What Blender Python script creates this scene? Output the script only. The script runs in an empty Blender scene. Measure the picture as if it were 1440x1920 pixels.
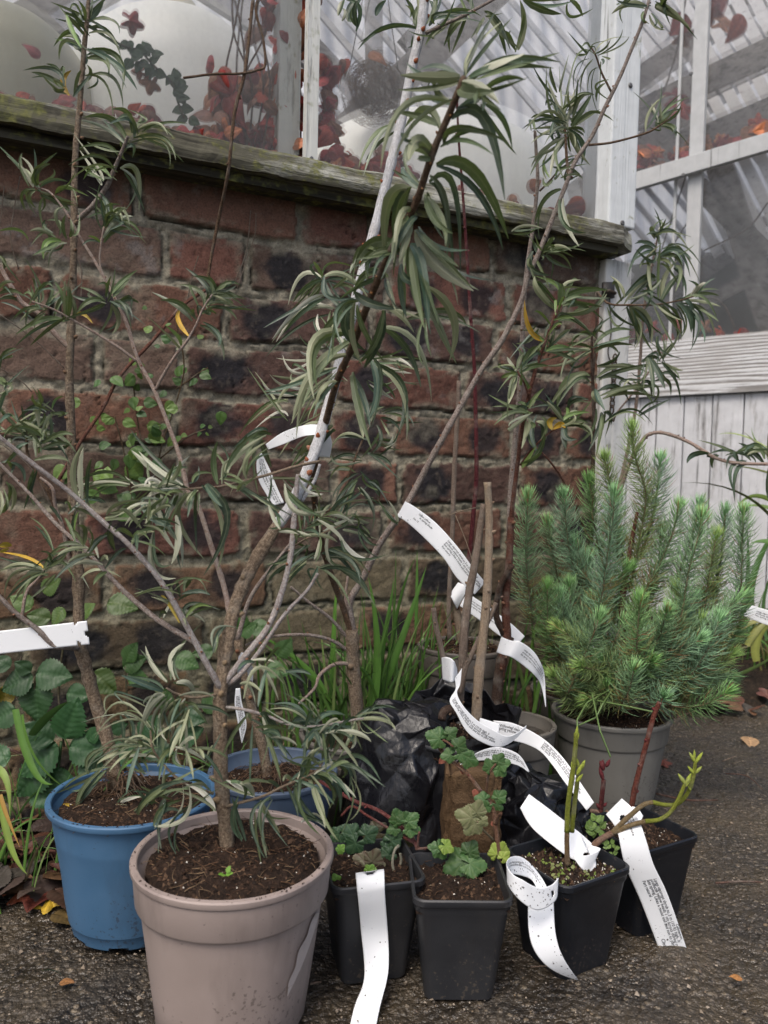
import bpy, math, random
import numpy as np
from mathutils import Vector, Matrix, noise as mnoise

# ------------------------------------------------------------------ camera, world, sun, exposure
SC = bpy.context.scene
COL = SC.collection
CAMH, PITCH, ROLL, FPX = 0.47, math.radians(2.49), 0.024, 1450.0
_f = Vector((0, math.cos(PITCH), -math.sin(PITCH)))
_r0 = Vector((1, 0, 0)); _u0 = Vector((0, math.sin(PITCH), math.cos(PITCH)))
_r = _r0*math.cos(ROLL) + _u0*math.sin(ROLL)
_u = -_r0*math.sin(ROLL) + _u0*math.cos(ROLL)
cd = bpy.data.cameras.new('camera'); cam = bpy.data.objects.new('camera', cd); COL.objects.link(cam)
m = Matrix((( _r.x, _u.x, -_f.x, 0), (_r.y, _u.y, -_f.y, 0), (_r.z, _u.z, -_f.z, CAMH), (0, 0, 0, 1)))
cam.matrix_world = m
cd.sensor_fit = 'VERTICAL'; cd.sensor_height = 36; cd.sensor_width = 27; cd.lens = 36*FPX/1920
cd.clip_start = 0.02; cd.clip_end = 500
cd.dof.use_dof = True; cd.dof.focus_distance = 0.86; cd.dof.aperture_fstop = 9
SC.camera = cam
w = bpy.data.worlds.new('World'); SC.world = w; w.use_nodes = True
wn = w.node_tree.nodes; wl = w.node_tree.links; wn.clear()
sky = wn.new('ShaderNodeTexSky'); sky.sky_type = 'NISHITA'; sky.sun_disc = False
SUN_EL, SUN_AZ = math.radians(58), math.radians(205)       # azimuth clockwise from +Y
sky.sun_elevation = SUN_EL; sky.sun_rotation = SUN_AZ
sky.air_density = 1.0; sky.dust_density = 5.0; sky.ozone_density = 1.0
bg = wn.new('ShaderNodeBackground'); bg.inputs['Strength'].default_value = 0.15
wo = wn.new('ShaderNodeOutputWorld'); wl.new(sky.outputs[0], bg.inputs[0]); wl.new(bg.outputs[0], wo.inputs[0])
sd = bpy.data.lights.new('sun', 'SUN'); sd.energy = 1.4; sd.angle = math.radians(22); sd.color = (1, .96, .9)
sun = bpy.data.objects.new('sun', sd); COL.objects.link(sun)
sdir = Vector((math.sin(SUN_AZ)*math.cos(SUN_EL), math.cos(SUN_AZ)*math.cos(SUN_EL), math.sin(SUN_EL)))
sun.rotation_euler = sdir.to_track_quat('Z', 'Y').to_euler(); sun.location = sdir*6
SC.view_settings.view_transform = 'Standard'; SC.view_settings.look = 'None'
SC.view_settings.exposure = 0.5; SC.view_settings.gamma = 1.0
SC.cycles.max_bounces = 8; SC.cycles.transparent_max_bounces = 16

R = random.Random(7)
NP = np.random.RandomState(11)

# ------------------------------------------------------------------ projection helpers
def ray(px, py):
    return (_f + _r*((px-720)/FPX) - _u*((py-960)/FPX))
def P(px, py, y):
    d = ray(px, py); s = y/d.y
    return Vector((d.x*s, d.y*s, CAMH + d.z*s))
def G(px, py, z=0.0):
    d = ray(px, py); s = (z-CAMH)/d.z
    return Vector((d.x*s, d.y*s, z))
WX, WY, WDX, WDY = -0.203, 1.09, 0.902, 0.432
def W(t, z, out=0.0):
    return Vector((WX + WDX*t + WDY*out, WY + WDY*t - WDX*out, z))
def Wray(px, py, out=0.0):        # where the ray meets the plane parallel to the wall
    d = ray(px, py); n = Vector((WDY, -WDX, 0)); p0 = W(0, 0, out)
    s = (p0 - Vector((0, 0, CAMH))).dot(n)/d.dot(n)
    p = Vector((0, 0, CAMH)) + d*s
    t = (p.x-p0.x)*WDX + (p.y-p0.y)*WDY
    return p, t, p.z
def px2m(d): return d/FPX

# ------------------------------------------------------------------ object helpers
def empty(name, loc, label, cat, group=None, kind=None):
    o = bpy.data.objects.new(name, None); COL.objects.link(o); o.location = loc
    o.empty_display_size = .02
    tag(o, label, cat, group, kind); return o
def tag(o, label=None, cat=None, group=None, kind=None):
    if label: o['label'] = label
    if cat: o['category'] = cat
    if group: o['group'] = group
    if kind: o['kind'] = kind
    return o
class MB:
    def __init__(s):
        s.V = []; s.F = []; s.MI = []; s.C = []; s.C2 = []; s.L = []
    def v(s, p, c=(1, 1, 1), c2=(1, 1, 1), l=(0, 0, 0)):
        s.V.append((p[0], p[1], p[2])); s.C.append(tuple(c)+(1,)); s.C2.append(tuple(c2)+(1,)); s.L.append(l)
        return len(s.V)-1
    def f(s, idx, mi=0):
        s.F.append(tuple(idx)); s.MI.append(mi)
    def build(s, name, mats, parent=None, smooth=True, solid=0, sharp=0):
        me = bpy.data.meshes.new(name)
        off = parent_world(parent)
        V = np.array(s.V, dtype=np.float64).reshape(-1, 3) - np.array(off)
        me.from_pydata(V.tolist(), [], s.F)
        if not isinstance(mats, (list, tuple)): mats = [mats]
        for mm in mats: me.materials.append(mm)
        me.polygons.foreach_set('material_index', s.MI)
        me.polygons.foreach_set('use_smooth', [smooth]*len(s.F))
        n = len(s.V)
        for nm, arr in (('Col', s.C), ('Col2', s.C2)):
            a = me.color_attributes.new(nm, 'FLOAT_COLOR', 'POINT'); a.data.foreach_set('color', np.array(arr, dtype=np.float32).ravel())
        a = me.attributes.new('lp', 'FLOAT_VECTOR', 'POINT'); a.data.foreach_set('vector', np.array(s.L, dtype=np.float32).ravel())
        me.update()
        o = bpy.data.objects.new(name, me); COL.objects.link(o)
        if parent: o.parent = parent
        if sharp: me.set_sharp_from_angle(angle=math.radians(sharp))
        if solid:
            md = o.modifiers.new('t', 'SOLIDIFY'); md.thickness = solid; md.offset = 0
        return o
def parent_world(p):
    v = Vector((0, 0, 0))
    while p is not None:
        v += Vector(p.location); p = p.parent
    return v
def grid_obj(name, X, Y, Z, mat, attrs=None, parent=None, smooth=True):
    nr, nc = X.shape
    off = parent_world(parent)
    V = np.stack([X-off[0], Y-off[1], Z-off[2]], -1).reshape(-1, 3)
    i = np.arange((nr-1)*(nc-1)); r = i//(nc-1); c = i % (nc-1)
    a = r*nc+c
    F = np.stack([a, a+1, a+nc+1, a+nc], -1)
    me = bpy.data.meshes.new(name)
    me.vertices.add(len(V)); me.vertices.foreach_set('co', V.astype(np.float32).ravel())
    me.loops.add(F.size); me.loops.foreach_set('vertex_index', F.astype(np.int32).ravel())
    me.polygons.add(len(F)); me.polygons.foreach_set('loop_start', np.arange(0, F.size, 4, dtype=np.int32))
    me.polygons.foreach_set('loop_total', np.full(len(F), 4, dtype=np.int32))
    me.polygons.foreach_set('use_smooth', np.full(len(F), smooth))
    me.update(calc_edges=True)
    me.materials.append(mat)
    for nm, arr in (attrs or {}).items():
        at = me.color_attributes.new(nm, 'FLOAT_COLOR', 'POINT')
        arr = arr.reshape(-1, 3); arr = np.concatenate([arr, np.ones((len(arr), 1))], 1)
        at.data.foreach_set('color', arr.astype(np.float32).ravel())
    me.validate()
    o = bpy.data.objects.new(name, me); COL.objects.link(o)
    if parent: o.parent = parent
    return o

# numpy value noise
_LAT = NP.rand(256, 256)
def vnoise(x, y):
    xi = np.floor(x).astype(int); yi = np.floor(y).astype(int); fx = x-xi; fy = y-yi
    fx = fx*fx*(3-2*fx); fy = fy*fy*(3-2*fy)
    g = lambda a, b: _LAT[a % 256, b % 256]
    return (g(xi, yi)*(1-fx)+g(xi+1, yi)*fx)*(1-fy) + (g(xi, yi+1)*(1-fx)+g(xi+1, yi+1)*fx)*fy
def fbm(x, y, s, o=4, g=.5):
    r = 0; a = 1; t = 0
    for k in range(o):
        r = r + a*vnoise(x*s+17.3*k, y*s+9.1*k); t += a; a *= g; s *= 2.03
    return r/t
def sstep(a, b, x):
    t = np.clip((x-a)/(b-a), 0, 1); return t*t*(3-2*t)

# ------------------------------------------------------------------ material helpers
class NT:
    def __init__(s, name):
        s.m = bpy.data.materials.new(name); s.m.use_nodes = True; s.t = s.m.node_tree; s.t.nodes.clear()
        s.out = s.t.nodes.new('ShaderNodeOutputMaterial')
        s.tc = s.t.nodes.new('ShaderNodeTexCoord')
    def n(s, typ, **kw):
        nd = s.t.nodes.new(typ)
        for k, v in kw.items():
            if k.startswith('i_'):
                key = k[2:].replace('_', ' ')
                s.set(nd, key, v)
            else: setattr(nd, k, v)
        return nd
    def set(s, nd, key, v):
        if isinstance(key, str) and key.isdigit(): key = int(key)
        sock = nd.inputs[key]
        if hasattr(v, 'links'): s.t.links.new(v, sock)
        else:
            if isinstance(v, tuple) and len(v) == 3 and sock.type == 'RGBA': v = v+(1,)
            sock.default_value = v
    def obj(s, scale=(1, 1, 1), rot=(0, 0, 0)):
        mp = s.n('ShaderNodeMapping'); s.t.links.new(s.tc.outputs['Object'], mp.inputs[0])
        mp.inputs['Scale'].default_value = scale; mp.inputs['Rotation'].default_value = rot
        return mp.outputs[0]
    def attr(s, name, out='Color'):
        return s.n('ShaderNodeAttribute', attribute_name=name).outputs[out]
    def noise(s, vec, scale, detail=4, rough=.5, dist=0, out=0):
        nd = s.n('ShaderNodeTexNoise', i_Scale=scale, i_Detail=detail, i_Roughness=rough, i_Distortion=dist)
        if vec is not None: s.t.links.new(vec, nd.inputs['Vector'])
        return nd.outputs[out]
    def voro(s, vec, scale, feature='F1', out='Distance', rnd=1):
        nd = s.n('ShaderNodeTexVoronoi', feature=feature); nd.inputs['Scale'].default_value = scale
        nd.inputs['Randomness'].default_value = rnd
        if vec is not None: s.t.links.new(vec, nd.inputs['Vector'])
        return nd.outputs[out]
    def ramp(s, fac, stops, interp='LINEAR'):
        nd = s.n('ShaderNodeValToRGB'); nd.color_ramp.interpolation = interp
        e = nd.color_ramp.elements
        while len(e) < len(stops): e.new(.5)
        for k, (p, c) in enumerate(stops):
            e[k].position = p
            if not isinstance(c, tuple): c = (c, c, c)
            e[k].color = c+(1,)
        s.t.links.new(fac, nd.inputs[0]); return nd.outputs[0]
    def mix(s, fac, a, b, mode='MIX'):
        nd = s.n('ShaderNodeMix', data_type='RGBA', blend_type=mode)
        for sock, v in ((nd.inputs[0], fac), (nd.inputs[6], a), (nd.inputs[7], b)):
            if hasattr(v, 'links'): s.t.links.new(v, sock)
            else:
                if isinstance(v, tuple) and len(v) == 3: v = v+(1,)
                sock.default_value = v
        return nd.outputs[2]
    def math(s, op, a, b=0.0):
        nd = s.n('ShaderNodeMath', operation=op)
        for k, v in enumerate((a, b)):
            if hasattr(v, 'links'): s.t.links.new(v, nd.inputs[k])
            else: nd.inputs[k].default_value = v
        return nd.outputs[0]
    def bump(s, h, strength=.5, dist=.002, normal=None):
        nd = s.n('ShaderNodeBump'); nd.inputs['Strength'].default_value = strength; nd.inputs['Distance'].default_value = dist
        s.t.links.new(h, nd.inputs['Height'])
        if normal is not None: s.t.links.new(normal, nd.inputs['Normal'])
        return nd.outputs[0]
    def bsdf(s, color, rough=.6, normal=None, spec=.5, **kw):
        b = s.n('ShaderNodeBsdfPrincipled')
        s.set(b, 'Base Color', color); s.set(b, 'Roughness', rough); s.set(b, 'Specular IOR Level', spec)
        if normal is not None: s.t.links.new(normal, b.inputs['Normal'])
        for k, v in kw.items(): s.set(b, k.replace('_', ' '), v)
        return b.outputs[0]
    def done(s, shader):
        s.t.links.new(shader, s.out.inputs[0]); return s.m
    def mixs(s, fac, a, b):
        nd = s.n('ShaderNodeMixShader')
        if hasattr(fac, 'links'): s.t.links.new(fac, nd.inputs[0])
        else: nd.inputs[0].default_value = fac
        s.t.links.new(a, nd.inputs[1]); s.t.links.new(b, nd.inputs[2]); return nd.outputs[0]

def m_leaf():
    t = NT('willowy_leaf'); lp = t.attr('lp', 'Vector')
    sx = t.n('ShaderNodeSeparateXYZ'); t.t.links.new(lp, sx.inputs[0])
    ax = t.math('ABSOLUTE', sx.outputs[0])
    rib = t.ramp(ax, [(0, 1.0), (.10, .7), (.2, 0.0)])
    top = t.attr('Col'); und = t.attr('Col2')
    nz = t.noise(t.obj(), 260, 3)
    topv = t.mix(t.ramp(nz, [(.35, .0), (.75, .35)]), top, t.mix(.5, top, (.22, .25, .17)))
    topc = t.mix(t.math('MULTIPLY', rib, .32), topv, (.30, .34, .20))
    undc = t.mix(t.math('MULTIPLY', rib, .3), und, (.48, .46, .30))
    geo = t.n('ShaderNodeNewGeometry')
    col = t.mix(geo.outputs['Backfacing'], topc, undc)
    bp = t.bump(t.math('ADD', t.math('MULTIPLY', rib, -1.0), t.math('MULTIPLY', nz, .6)), .35, .0008)
    b = t.bsdf(col, .48, bp, .45)
    tr = t.n('ShaderNodeBsdfTranslucent'); t.set(tr, 'Color', t.mix(.5, top, (.25, .35, .08)))
    return t.done(t.mixs(.18, b, tr.outputs[0]))
def m_broad():
    t = NT('broad_leaf'); col = t.attr('Col'); nz = t.noise(t.obj(), 200, 3)
    c = t.mix(t.ramp(nz, [(.4, 0.0), (.8, .5)]), col, t.attr('Col2'))
    b = t.bsdf(c, t.ramp(nz, [(.3, .38), (.7, .62)]), t.bump(nz, .5, .001), .4)
    tr = t.n('ShaderNodeBsdfTranslucent'); t.set(tr, 'Color', t.mix(.4, col, (.2, .4, .05)))
    return t.done(t.mixs(.15, b, tr.outputs[0]))
def m_bark():
    t = NT('bark'); o = t.obj(); col = t.attr('Col')
    sx = t.n('ShaderNodeSeparateXYZ'); t.t.links.new(t.attr('lp', 'Vector'), sx.inputs[0])
    cv = t.n('ShaderNodeCombineXYZ'); t.t.links.new(sx.outputs[0], cv.inputs[0]); t.t.links.new(sx.outputs[1], cv.inputs[1])
    st = t.n('ShaderNodeMapping'); t.t.links.new(cv.outputs[0], st.inputs[0]); st.inputs['Scale'].default_value = (6, 90, 1)
    stri = t.noise(st.outputs[0], 1.0, 4, .6)
    nz = t.noise(o, 420, 5, .65); big = t.noise(o, 60, 3)
    c = t.mix(t.ramp(nz, [(.40, 0.0), (.60, .9)]), col, t.attr('Col2'))
    c = t.mix(t.ramp(stri, [(.42, .55), (.55, 0.0)]), c, t.mix(.75, c, (.02, .014, .01)))
    c = t.mix(t.ramp(big, [(.5, 0.0), (.7, .35)]), c, (.30, .28, .24))
    h = t.math('ADD', nz, t.math('MULTIPLY', stri, .8))
    return t.done(t.bsdf(c, .75, t.bump(h, 1.0, .0020), .25))
def m_plastic(name, c, rough=.45, dirt=(.03, .02, .015), amt=.5, smear=.32):
    t = NT(name); o = t.obj(); nz = t.noise(o, 30, 5, .6); sp = t.noise(o, 240, 3, .6)
    big = t.noise(o, 9, 3)
    col = t.mix(t.ramp(nz, [(.3, 0.0), (.75, .35)]), c, tuple(min(1, x*1.25+.02) for x in c))
    col = t.mix(t.ramp(t.math('MULTIPLY', sp, t.math('ADD', big, .5)), [(.655, 0.0), (.70, amt)]), col, dirt)
    sm = t.noise(t.obj((1, 1, .25)), 22, 4, .7)
    col = t.mix(t.ramp(sm, [(.50, 0.0), (.75, smear)]), col, dirt)
    fine = t.noise(o, 900, 2)
    return t.done(t.bsdf(col, t.ramp(nz, [(.2, rough-.1), (.8, rough+.15)]), t.bump(t.math('ADD', fine, t.math('MULTIPLY', nz, 2.0)), .12, .001), .4))
def m_soil():
    t = NT('potting_soil'); o = t.obj(); a = t.noise(o, 180, 6, .7); b = t.noise(o, 25, 3)
    c = t.ramp(a, [(.3, (.004, .0028, .002)), (.5, (.017, .010, .0065)), (.72, (.055, .032, .020))])
    c = t.mix(t.ramp(b, [(.4, 0.0), (.7, .5)]), c, (.034, .019, .012))
    return t.done(t.bsdf(c, .85, t.bump(a, 1.0, .004), .2))
def m_col(name, rough=.7, spec=.3, sc=300, var=.4):
    t = NT(name); col = t.attr('Col'); nz = t.noise(t.obj(), sc, 3)
    c = t.mix(t.ramp(nz, [(.35, 0.0), (.7, var)]), col, t.mix(.6, col, (.02, .015, .01)))
    return t.done(t.bsdf(c, rough, t.bump(nz, .4, .001), spec))
def m_wood(name, paint, bare, grime, axis, keep=.5, moss=0, scale=1.0, swirl=0):
    # weathered painted timber: flakes of paint, raised grain along `axis`
    t = NT(name); sc = [55*scale]*3; sc[axis] = 2.2*scale
    o = t.obj(tuple(sc)); iso = t.obj()
    g = t.noise(o, 1.0, 6, .65, .3+swirl*2.0)
    fl = t.noise(t.obj(tuple([14 if k != axis else 3.0 for k in range(3)])), 1.4, 6, .72)
    if swirl:
        wv = t.n('ShaderNodeTexWave', wave_type='RINGS', i_Scale=1.0, i_Distortion=5.0, i_Detail=3.0)
        wv.inputs['Detail Scale'].default_value = 1.2
        mp = t.obj(tuple([34 if k != axis else 3.2 for k in range(3)])); t.t.links.new(mp, wv.inputs['Vector'])
        g = t.math('ADD', t.math('MULTIPLY', g, .5), t.math('MULTIPLY', wv.outputs[1], .5))
    c = t.mix(t.ramp(g, [(.30 if swirl else .36, .8 if swirl else 1.0), (.52, 0.0)]), bare, grime)
    pk = t.ramp(t.math('ADD', t.math('MULTIPLY', fl, .65), t.math('MULTIPLY', g, .35)), [(1-keep-.07, 0.0), (1-keep+.04, 1.0)])
    pcol = t.mix(t.noise(iso, 40, 3), paint, tuple(x*.72 for x in paint))
    c = t.mix(pk, c, pcol)
    crack = t.ramp(t.noise(o, 1.7, 4, .5), [(.30, 1.0), (.36, 0.0)])
    c = t.mix(t.math('MULTIPLY', crack, .7), c, tuple(x*.7 for x in grime))
    if moss:
        mz = t.noise(iso, 16, 6, .7); fz = t.noise(iso, 130, 3)
        k = t.ramp(t.math('ADD', t.math('MULTIPLY', mz, .7), t.math('MULTIPLY', fz, .3)), [(.60-moss*.25, 0.0), (.72-moss*.22, .9)])
        c = t.mix(k, c, t.ramp(fz, [(.3, (.05, .06, .012)), (.7, (.16, .16, .05))]))
    h = t.math('ADD', t.math('MULTIPLY', g, 1.2), t.math('MULTIPLY', pk, .5))
    return t.done(t.bsdf(c, .8, t.bump(h, .3 if swirl else .9, .0015 if swirl else .003), .2))
LEAF = m_leaf(); BROAD = m_broad(); BARK = m_bark(); SOIL = m_soil()
CRUMB = m_col('crumbs', .8, .2); DRY = m_col('dry_leaf', .6, .35, 120, .7)
GRASSM = m_col('grass_blade', .4, .4, 60, .25); NEEDLE = m_col('needle', .5, .35, 80, .3)
# ------------------------------------------------------------------ ground
def graded(a, b, step, lo, hi):
    mid = list(np.arange(a, b, step)); out = []; s = step; x = b
    while x < hi: out.append(x); s *= 1.35; x += s
    out.append(hi); pre = []; s = step*1.35; x = a-s
    while x > lo: pre.append(x); s *= 1.35; x -= s
    pre.append(lo)
    return np.array(pre[::-1]+mid+out)
def bed_mask(X, Y):
    t = (X-WX)*WDX + (Y-WY)*WDY; out = (X-WX)*WDY - (Y-WY)*WDX
    e = .14 - .20*sstep(.62, .95, t) + (fbm(X, Y, 14, 4)-.5)*.07
    return sstep(-.012, .022, e-out), t, out
gx = graded(-.62, 1.0, .0034, -60, 60); gy = graded(.56, 1.75, .0034, -30, 120)
X, Y = np.meshgrid(gx, gy)
a = fbm(X, Y, 9, 3); st = fbm(X, Y, 95, 3, .6); st2 = fbm(X+3, Y-2, 210, 2)
fade = sstep(8, 2, np.abs(X)+np.abs(Y))
Z = ((a-.5)*.010 + (st-.5)*.0036 + (st2-.5)*.0026)*fade
def m_ground():
    t = NT('wet_asphalt'); o = t.obj()
    vd = t.n('ShaderNodeTexVoronoi', feature='F1'); vd.inputs['Scale'].default_value = 155; t.t.links.new(o, vd.inputs['Vector'])
    v2 = t.n('ShaderNodeTexVoronoi', feature='F1'); v2.inputs['Scale'].default_value = 420; t.t.links.new(o, v2.inputs['Vector'])
    n1 = t.noise(o, 7, 5, .6); n2 = t.noise(o, 60, 4)
    sx = t.n('ShaderNodeSeparateColor'); t.t.links.new(vd.outputs['Color'], sx.inputs[0])
    s2 = t.n('ShaderNodeSeparateColor'); t.t.links.new(v2.outputs['Color'], s2.inputs[0])
    base = t.ramp(n2, [(.3, (.012, .010, .008)), (.7, (.045, .037, .028))])
    base = t.mix(t.ramp(n1, [(.42, 0.0), (.66, .8)]), base, (.070, .052, .030))
    stone = t.ramp(sx.outputs[0], [(0, (.03, .027, .024)), (.45, (.075, .06, .045)), (.8, (.15, .12, .085)), (.95, (.21, .17, .12))])
    k = t.math('MULTIPLY', t.ramp(vd.outputs['Distance'], [(.30, 1.0), (.46, 0.0)]), t.ramp(sx.outputs[1], [(.48, 0.0), (.58, .7)]))
    c = t.mix(k, base, stone)
    k2 = t.math('MULTIPLY', t.ramp(v2.outputs['Distance'], [(.28, 1.0), (.4, 0.0)]), t.ramp(s2.outputs[1], [(.70, 0.0), (.74, .8)]))
    c = t.mix(k2, c, t.ramp(s2.outputs[0], [(0, (.08, .06, .045)), (1, (.22, .18, .14))]))
    h = t.math('SUBTRACT', t.math('MULTIPLY', n2, 1.0), t.math('MULTIPLY', vd.outputs['Distance'], 1.1))
    h = t.math('SUBTRACT', h, t.math('MULTIPLY', v2.outputs['Distance'], .4))
    ro = t.ramp(t.noise(o, 22, 4), [(.35, .30), (.65, .62)])
    return t.done(t.bsdf(c, ro, t.bump(h, 1.0, .0032), .5))
g = grid_obj('ground', X, Y, Z, m_ground()); g['kind'] = 'structure'
g['label'] = 'damp rough brown-grey asphalt ground with pale grit'
xs = np.arange(-1.3, 2.3, .007); ys = np.arange(.5, 2.6, .007)
X, Y = np.meshgrid(xs, ys); mk, tt, oo = bed_mask(X, Y)
bank = sstep(-.02, -.30, oo)*sstep(.75, 1.0, tt)*.07
Z = -.02 + mk*(.026 + (fbm(X, Y, 20, 4)-.5)*.028 + (fbm(X, Y, 110, 2)-.5)*.010) + bank*mk
tsoil = NT('bed_soil'); o_ = tsoil.obj(); a_ = tsoil.noise(o_, 120, 6, .7); b_ = tsoil.noise(o_, 14, 3)
c_ = tsoil.ramp(a_, [(.3, (.006, .005, .0035)), (.55, (.028, .019, .012)), (.75, (.07, .045, .03))])
BEDM = tsoil.done(tsoil.bsdf(c_, .85, tsoil.bump(a_, 1.0, .006), .2))
g = grid_obj('soil_bed', X, Y, Z, BEDM); g['kind'] = 'structure'; g['label'] = 'dark crumbly soil bed along the foot of the brick wall'

# ------------------------------------------------------------------ brick wall (real relief)
T0, T1 = -.85, Wray(1127, 620)[1]
ts = np.arange(T0, T1+.003, .0029); zs = np.arange(-.02, .893, .0029)
T, Zz = np.meshgrid(ts, zs)
pt = T + (fbm(T, Zz, 30, 4)-.5)*.012; pz = Zz + (fbm(T+7, Zz+3, 12, 4)-.5)*.016
ZO = .052
k = np.floor((pz-ZO)/.075).astype(int); fz = (pz-ZO)-.075*k
rb = random.Random(5)
H = np.zeros_like(T); CO = np.zeros(T.shape+(3,))
dz = np.minimum(fz, .075-fz)-.0062
BR = [(.160, .084, .059), (.108, .064, .052), (.178, .094, .064), (.128, .086, .066), (.150, .072, .054)]
for kk in range(k.min(), k.max()+1):
    edges = []; x = T0-.3+rb.random()*.1; kinds = []
    while x < T1+.3:
        edges.append(x); L = .1115 if rb.random() < .28 else .2225
        kinds.append(L); x += L+rb.uniform(-.006, .006)
    edges.append(x); E = np.array(edges); Ks = np.array(kinds)
    sel = (k == kk); xt = pt[sel]
    i = np.clip(np.searchsorted(E, xt)-1, 0, len(E)-2)
    n = len(E)-1
    bc = np.array([BR[rb.randrange(5)] for _ in range(n)])*np.array([[rb.uniform(.75, 1.2)] for _ in range(n)])
    if kk <= 3: bc = bc*np.array([.95, 1.15, 1.0])+np.array([.006, .008, .002])
    bh = np.array([rb.uniform(-.003, .003) for _ in range(n)])
    s1 = np.array([rb.random() for _ in range(n)]); s2 = np.array([rb.random() for _ in range(n)])
    dx = np.minimum(xt-E[i], E[i+1]-xt)-.0062
    d = np.minimum(dx, dz[sel]); d = np.where((dx < .008) & (dz[sel] < .008), d-.4*np.hypot(.008-dx, .008-dz[sel])+.002, d)
    zf = Zz[sel]; nn = fbm(xt, zf, 60, 4)
    mk_ = sstep(-.0004, .0014, d+(nn-.5)*.007)
    loc = (xt-E[i])/(E[i+1]-E[i]); fzz = fz[sel]/.075
    stretch = Ks[i] > .15
    def blob(cx, amp, wd): 
        q = ((loc-cx)/wd)**2 + ((fzz-.5)/.40)**2
        return amp*sstep(1.25, .35, q + (nn-.5)*1.3)
    wd = np.where(stretch, .17, .34)
    dark = np.where(stretch, np.maximum(blob(.27, (s1[i] > .22)*.92, wd), blob(.74, (s2[i] > .45)*.85, wd)), blob(.5, (s1[i] > .5)*.9, wd))
    c = bc[i]*(.70+.6*nn[:, None])
    c = c*(1-dark[:, None]) + np.array([.020, .021, .025])*(.7+.7*nn[:, None])*dark[:, None]
    wh = sstep(.62, .74, fbm(xt+11, zf+5, 34, 5, .65))*.45*sstep(.45, .8, zf)
    c = c*(1-wh[:, None]) + np.array([.24, .23, .22])*wh[:, None]
    mort = np.array([.27, .245, .185])*(.35+1.2*fbm(xt, zf, 130, 3)[:, None])
    gr = sstep(.60, .15, zf)[:, None]
    mort = mort*(1-gr*.45) + np.array([.13, .125, .065])*gr*.45
    sm = (sstep(.50, .66, fbm(xt+21, zf*1.3+4, 42, 4, .6))*sstep(.016, .002, d)*.75+sstep(.60, .75, fbm(xt+5, zf+9, 20, 4))*.35)[:, None]
    c = c*(1-sm)+mort*.9*sm
    soot_shade = (sstep(.78, .90, zf+(nn-.5)*.14)*.60)[:, None]  # grime plus the sill's shade, both painted into the top courses
    c = c*(1-soot_shade)+np.array([.020, .017, .014])*soot_shade; mort = mort*(1-soot_shade)+np.array([.035, .032, .026])*soot_shade
    gap_shade = sstep(.0028, .0004, np.abs(d+.0006+(nn-.5)*.004))*sstep(.40, .62, fbm(xt+31, zf+2, 16, 3))*np.where(fz[sel] < .035, .9, .45)  # thin shadow lines below bricks painted into the colour; mask also cuts a groove
    CO[sel] = (mort*(1-mk_[:, None]) + c*mk_[:, None])*(1-.88*gap_shade[:, None])
    gapH = gap_shade*.005
    pit = sstep(.70, .78, fbm(xt+3, zf, 160, 2))*.0014
    H[sel] = (1-mk_)*(-.0042+(fbm(xt, zf, 120, 4, .65)-.5)*.009) + mk_*(bh[i]*.7+(nn-.5)*.0026+(fbm(xt, zf, 230, 2)-.5)*.0016-pit) - gapH
cr = np.abs(fbm(T+2, Zz*1.6+8, 7, 5, .6)-.5); crk = sstep(.006, .0, cr)*sstep(.58, .64, fbm(T, Zz, 5, 2))
H -= crk*.004; CO *= (1-.6*crk[..., None])
def m_brick():
    t = NT('old_brick'); o = t.obj(); n = t.noise(o, 380, 5, .7); n2 = t.noise(o, 90, 4, .6)
    col = t.attr('Col'); c = t.mix(t.ramp(n, [(.36, .75), (.55, 0.0)]), col, t.mix(.55, col, (.012, .01, .008)))
    c = t.mix(t.ramp(n2, [(.56, 0.0), (.74, .45)]), c, t.mix(.5, col, (.25, .2, .15)))
    return t.done(t.bsdf(c, .9, t.bump(t.math('ADD', n, n2), .7, .002), .15))
BRICKM = m_brick()
wall = empty('brick_wall', W(0, 0, 0), 'old weathered red brick wall with dark burnt patches and crumbly mortar under the mossy sill', 'wall')
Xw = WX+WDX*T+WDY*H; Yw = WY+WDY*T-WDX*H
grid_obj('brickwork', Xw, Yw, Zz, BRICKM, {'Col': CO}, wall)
# return end and back of wall
mb = MB()
def boxW(mb, t0, t1, z0, z1, o0, o1, mi=0, c=(1, 1, 1)):
    ids = [mb.v(W(t, z, o), c) for o in (o0, o1) for z in (z0, z1) for t in (t0, t1)]
    for q in ((0, 1, 3, 2), (5, 4, 6, 7), (4, 0, 2, 6), (1, 5, 7, 3), (2, 3, 7, 6), (4, 5, 1, 0)): mb.f([ids[j] for j in q], mi)
boxW(mb, T0, T1-.002, -.02, .885, -.10, -.015, 0, (.12, .06, .045)); mb.build('wall_core', BRICKM, wall, smooth=False)

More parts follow.
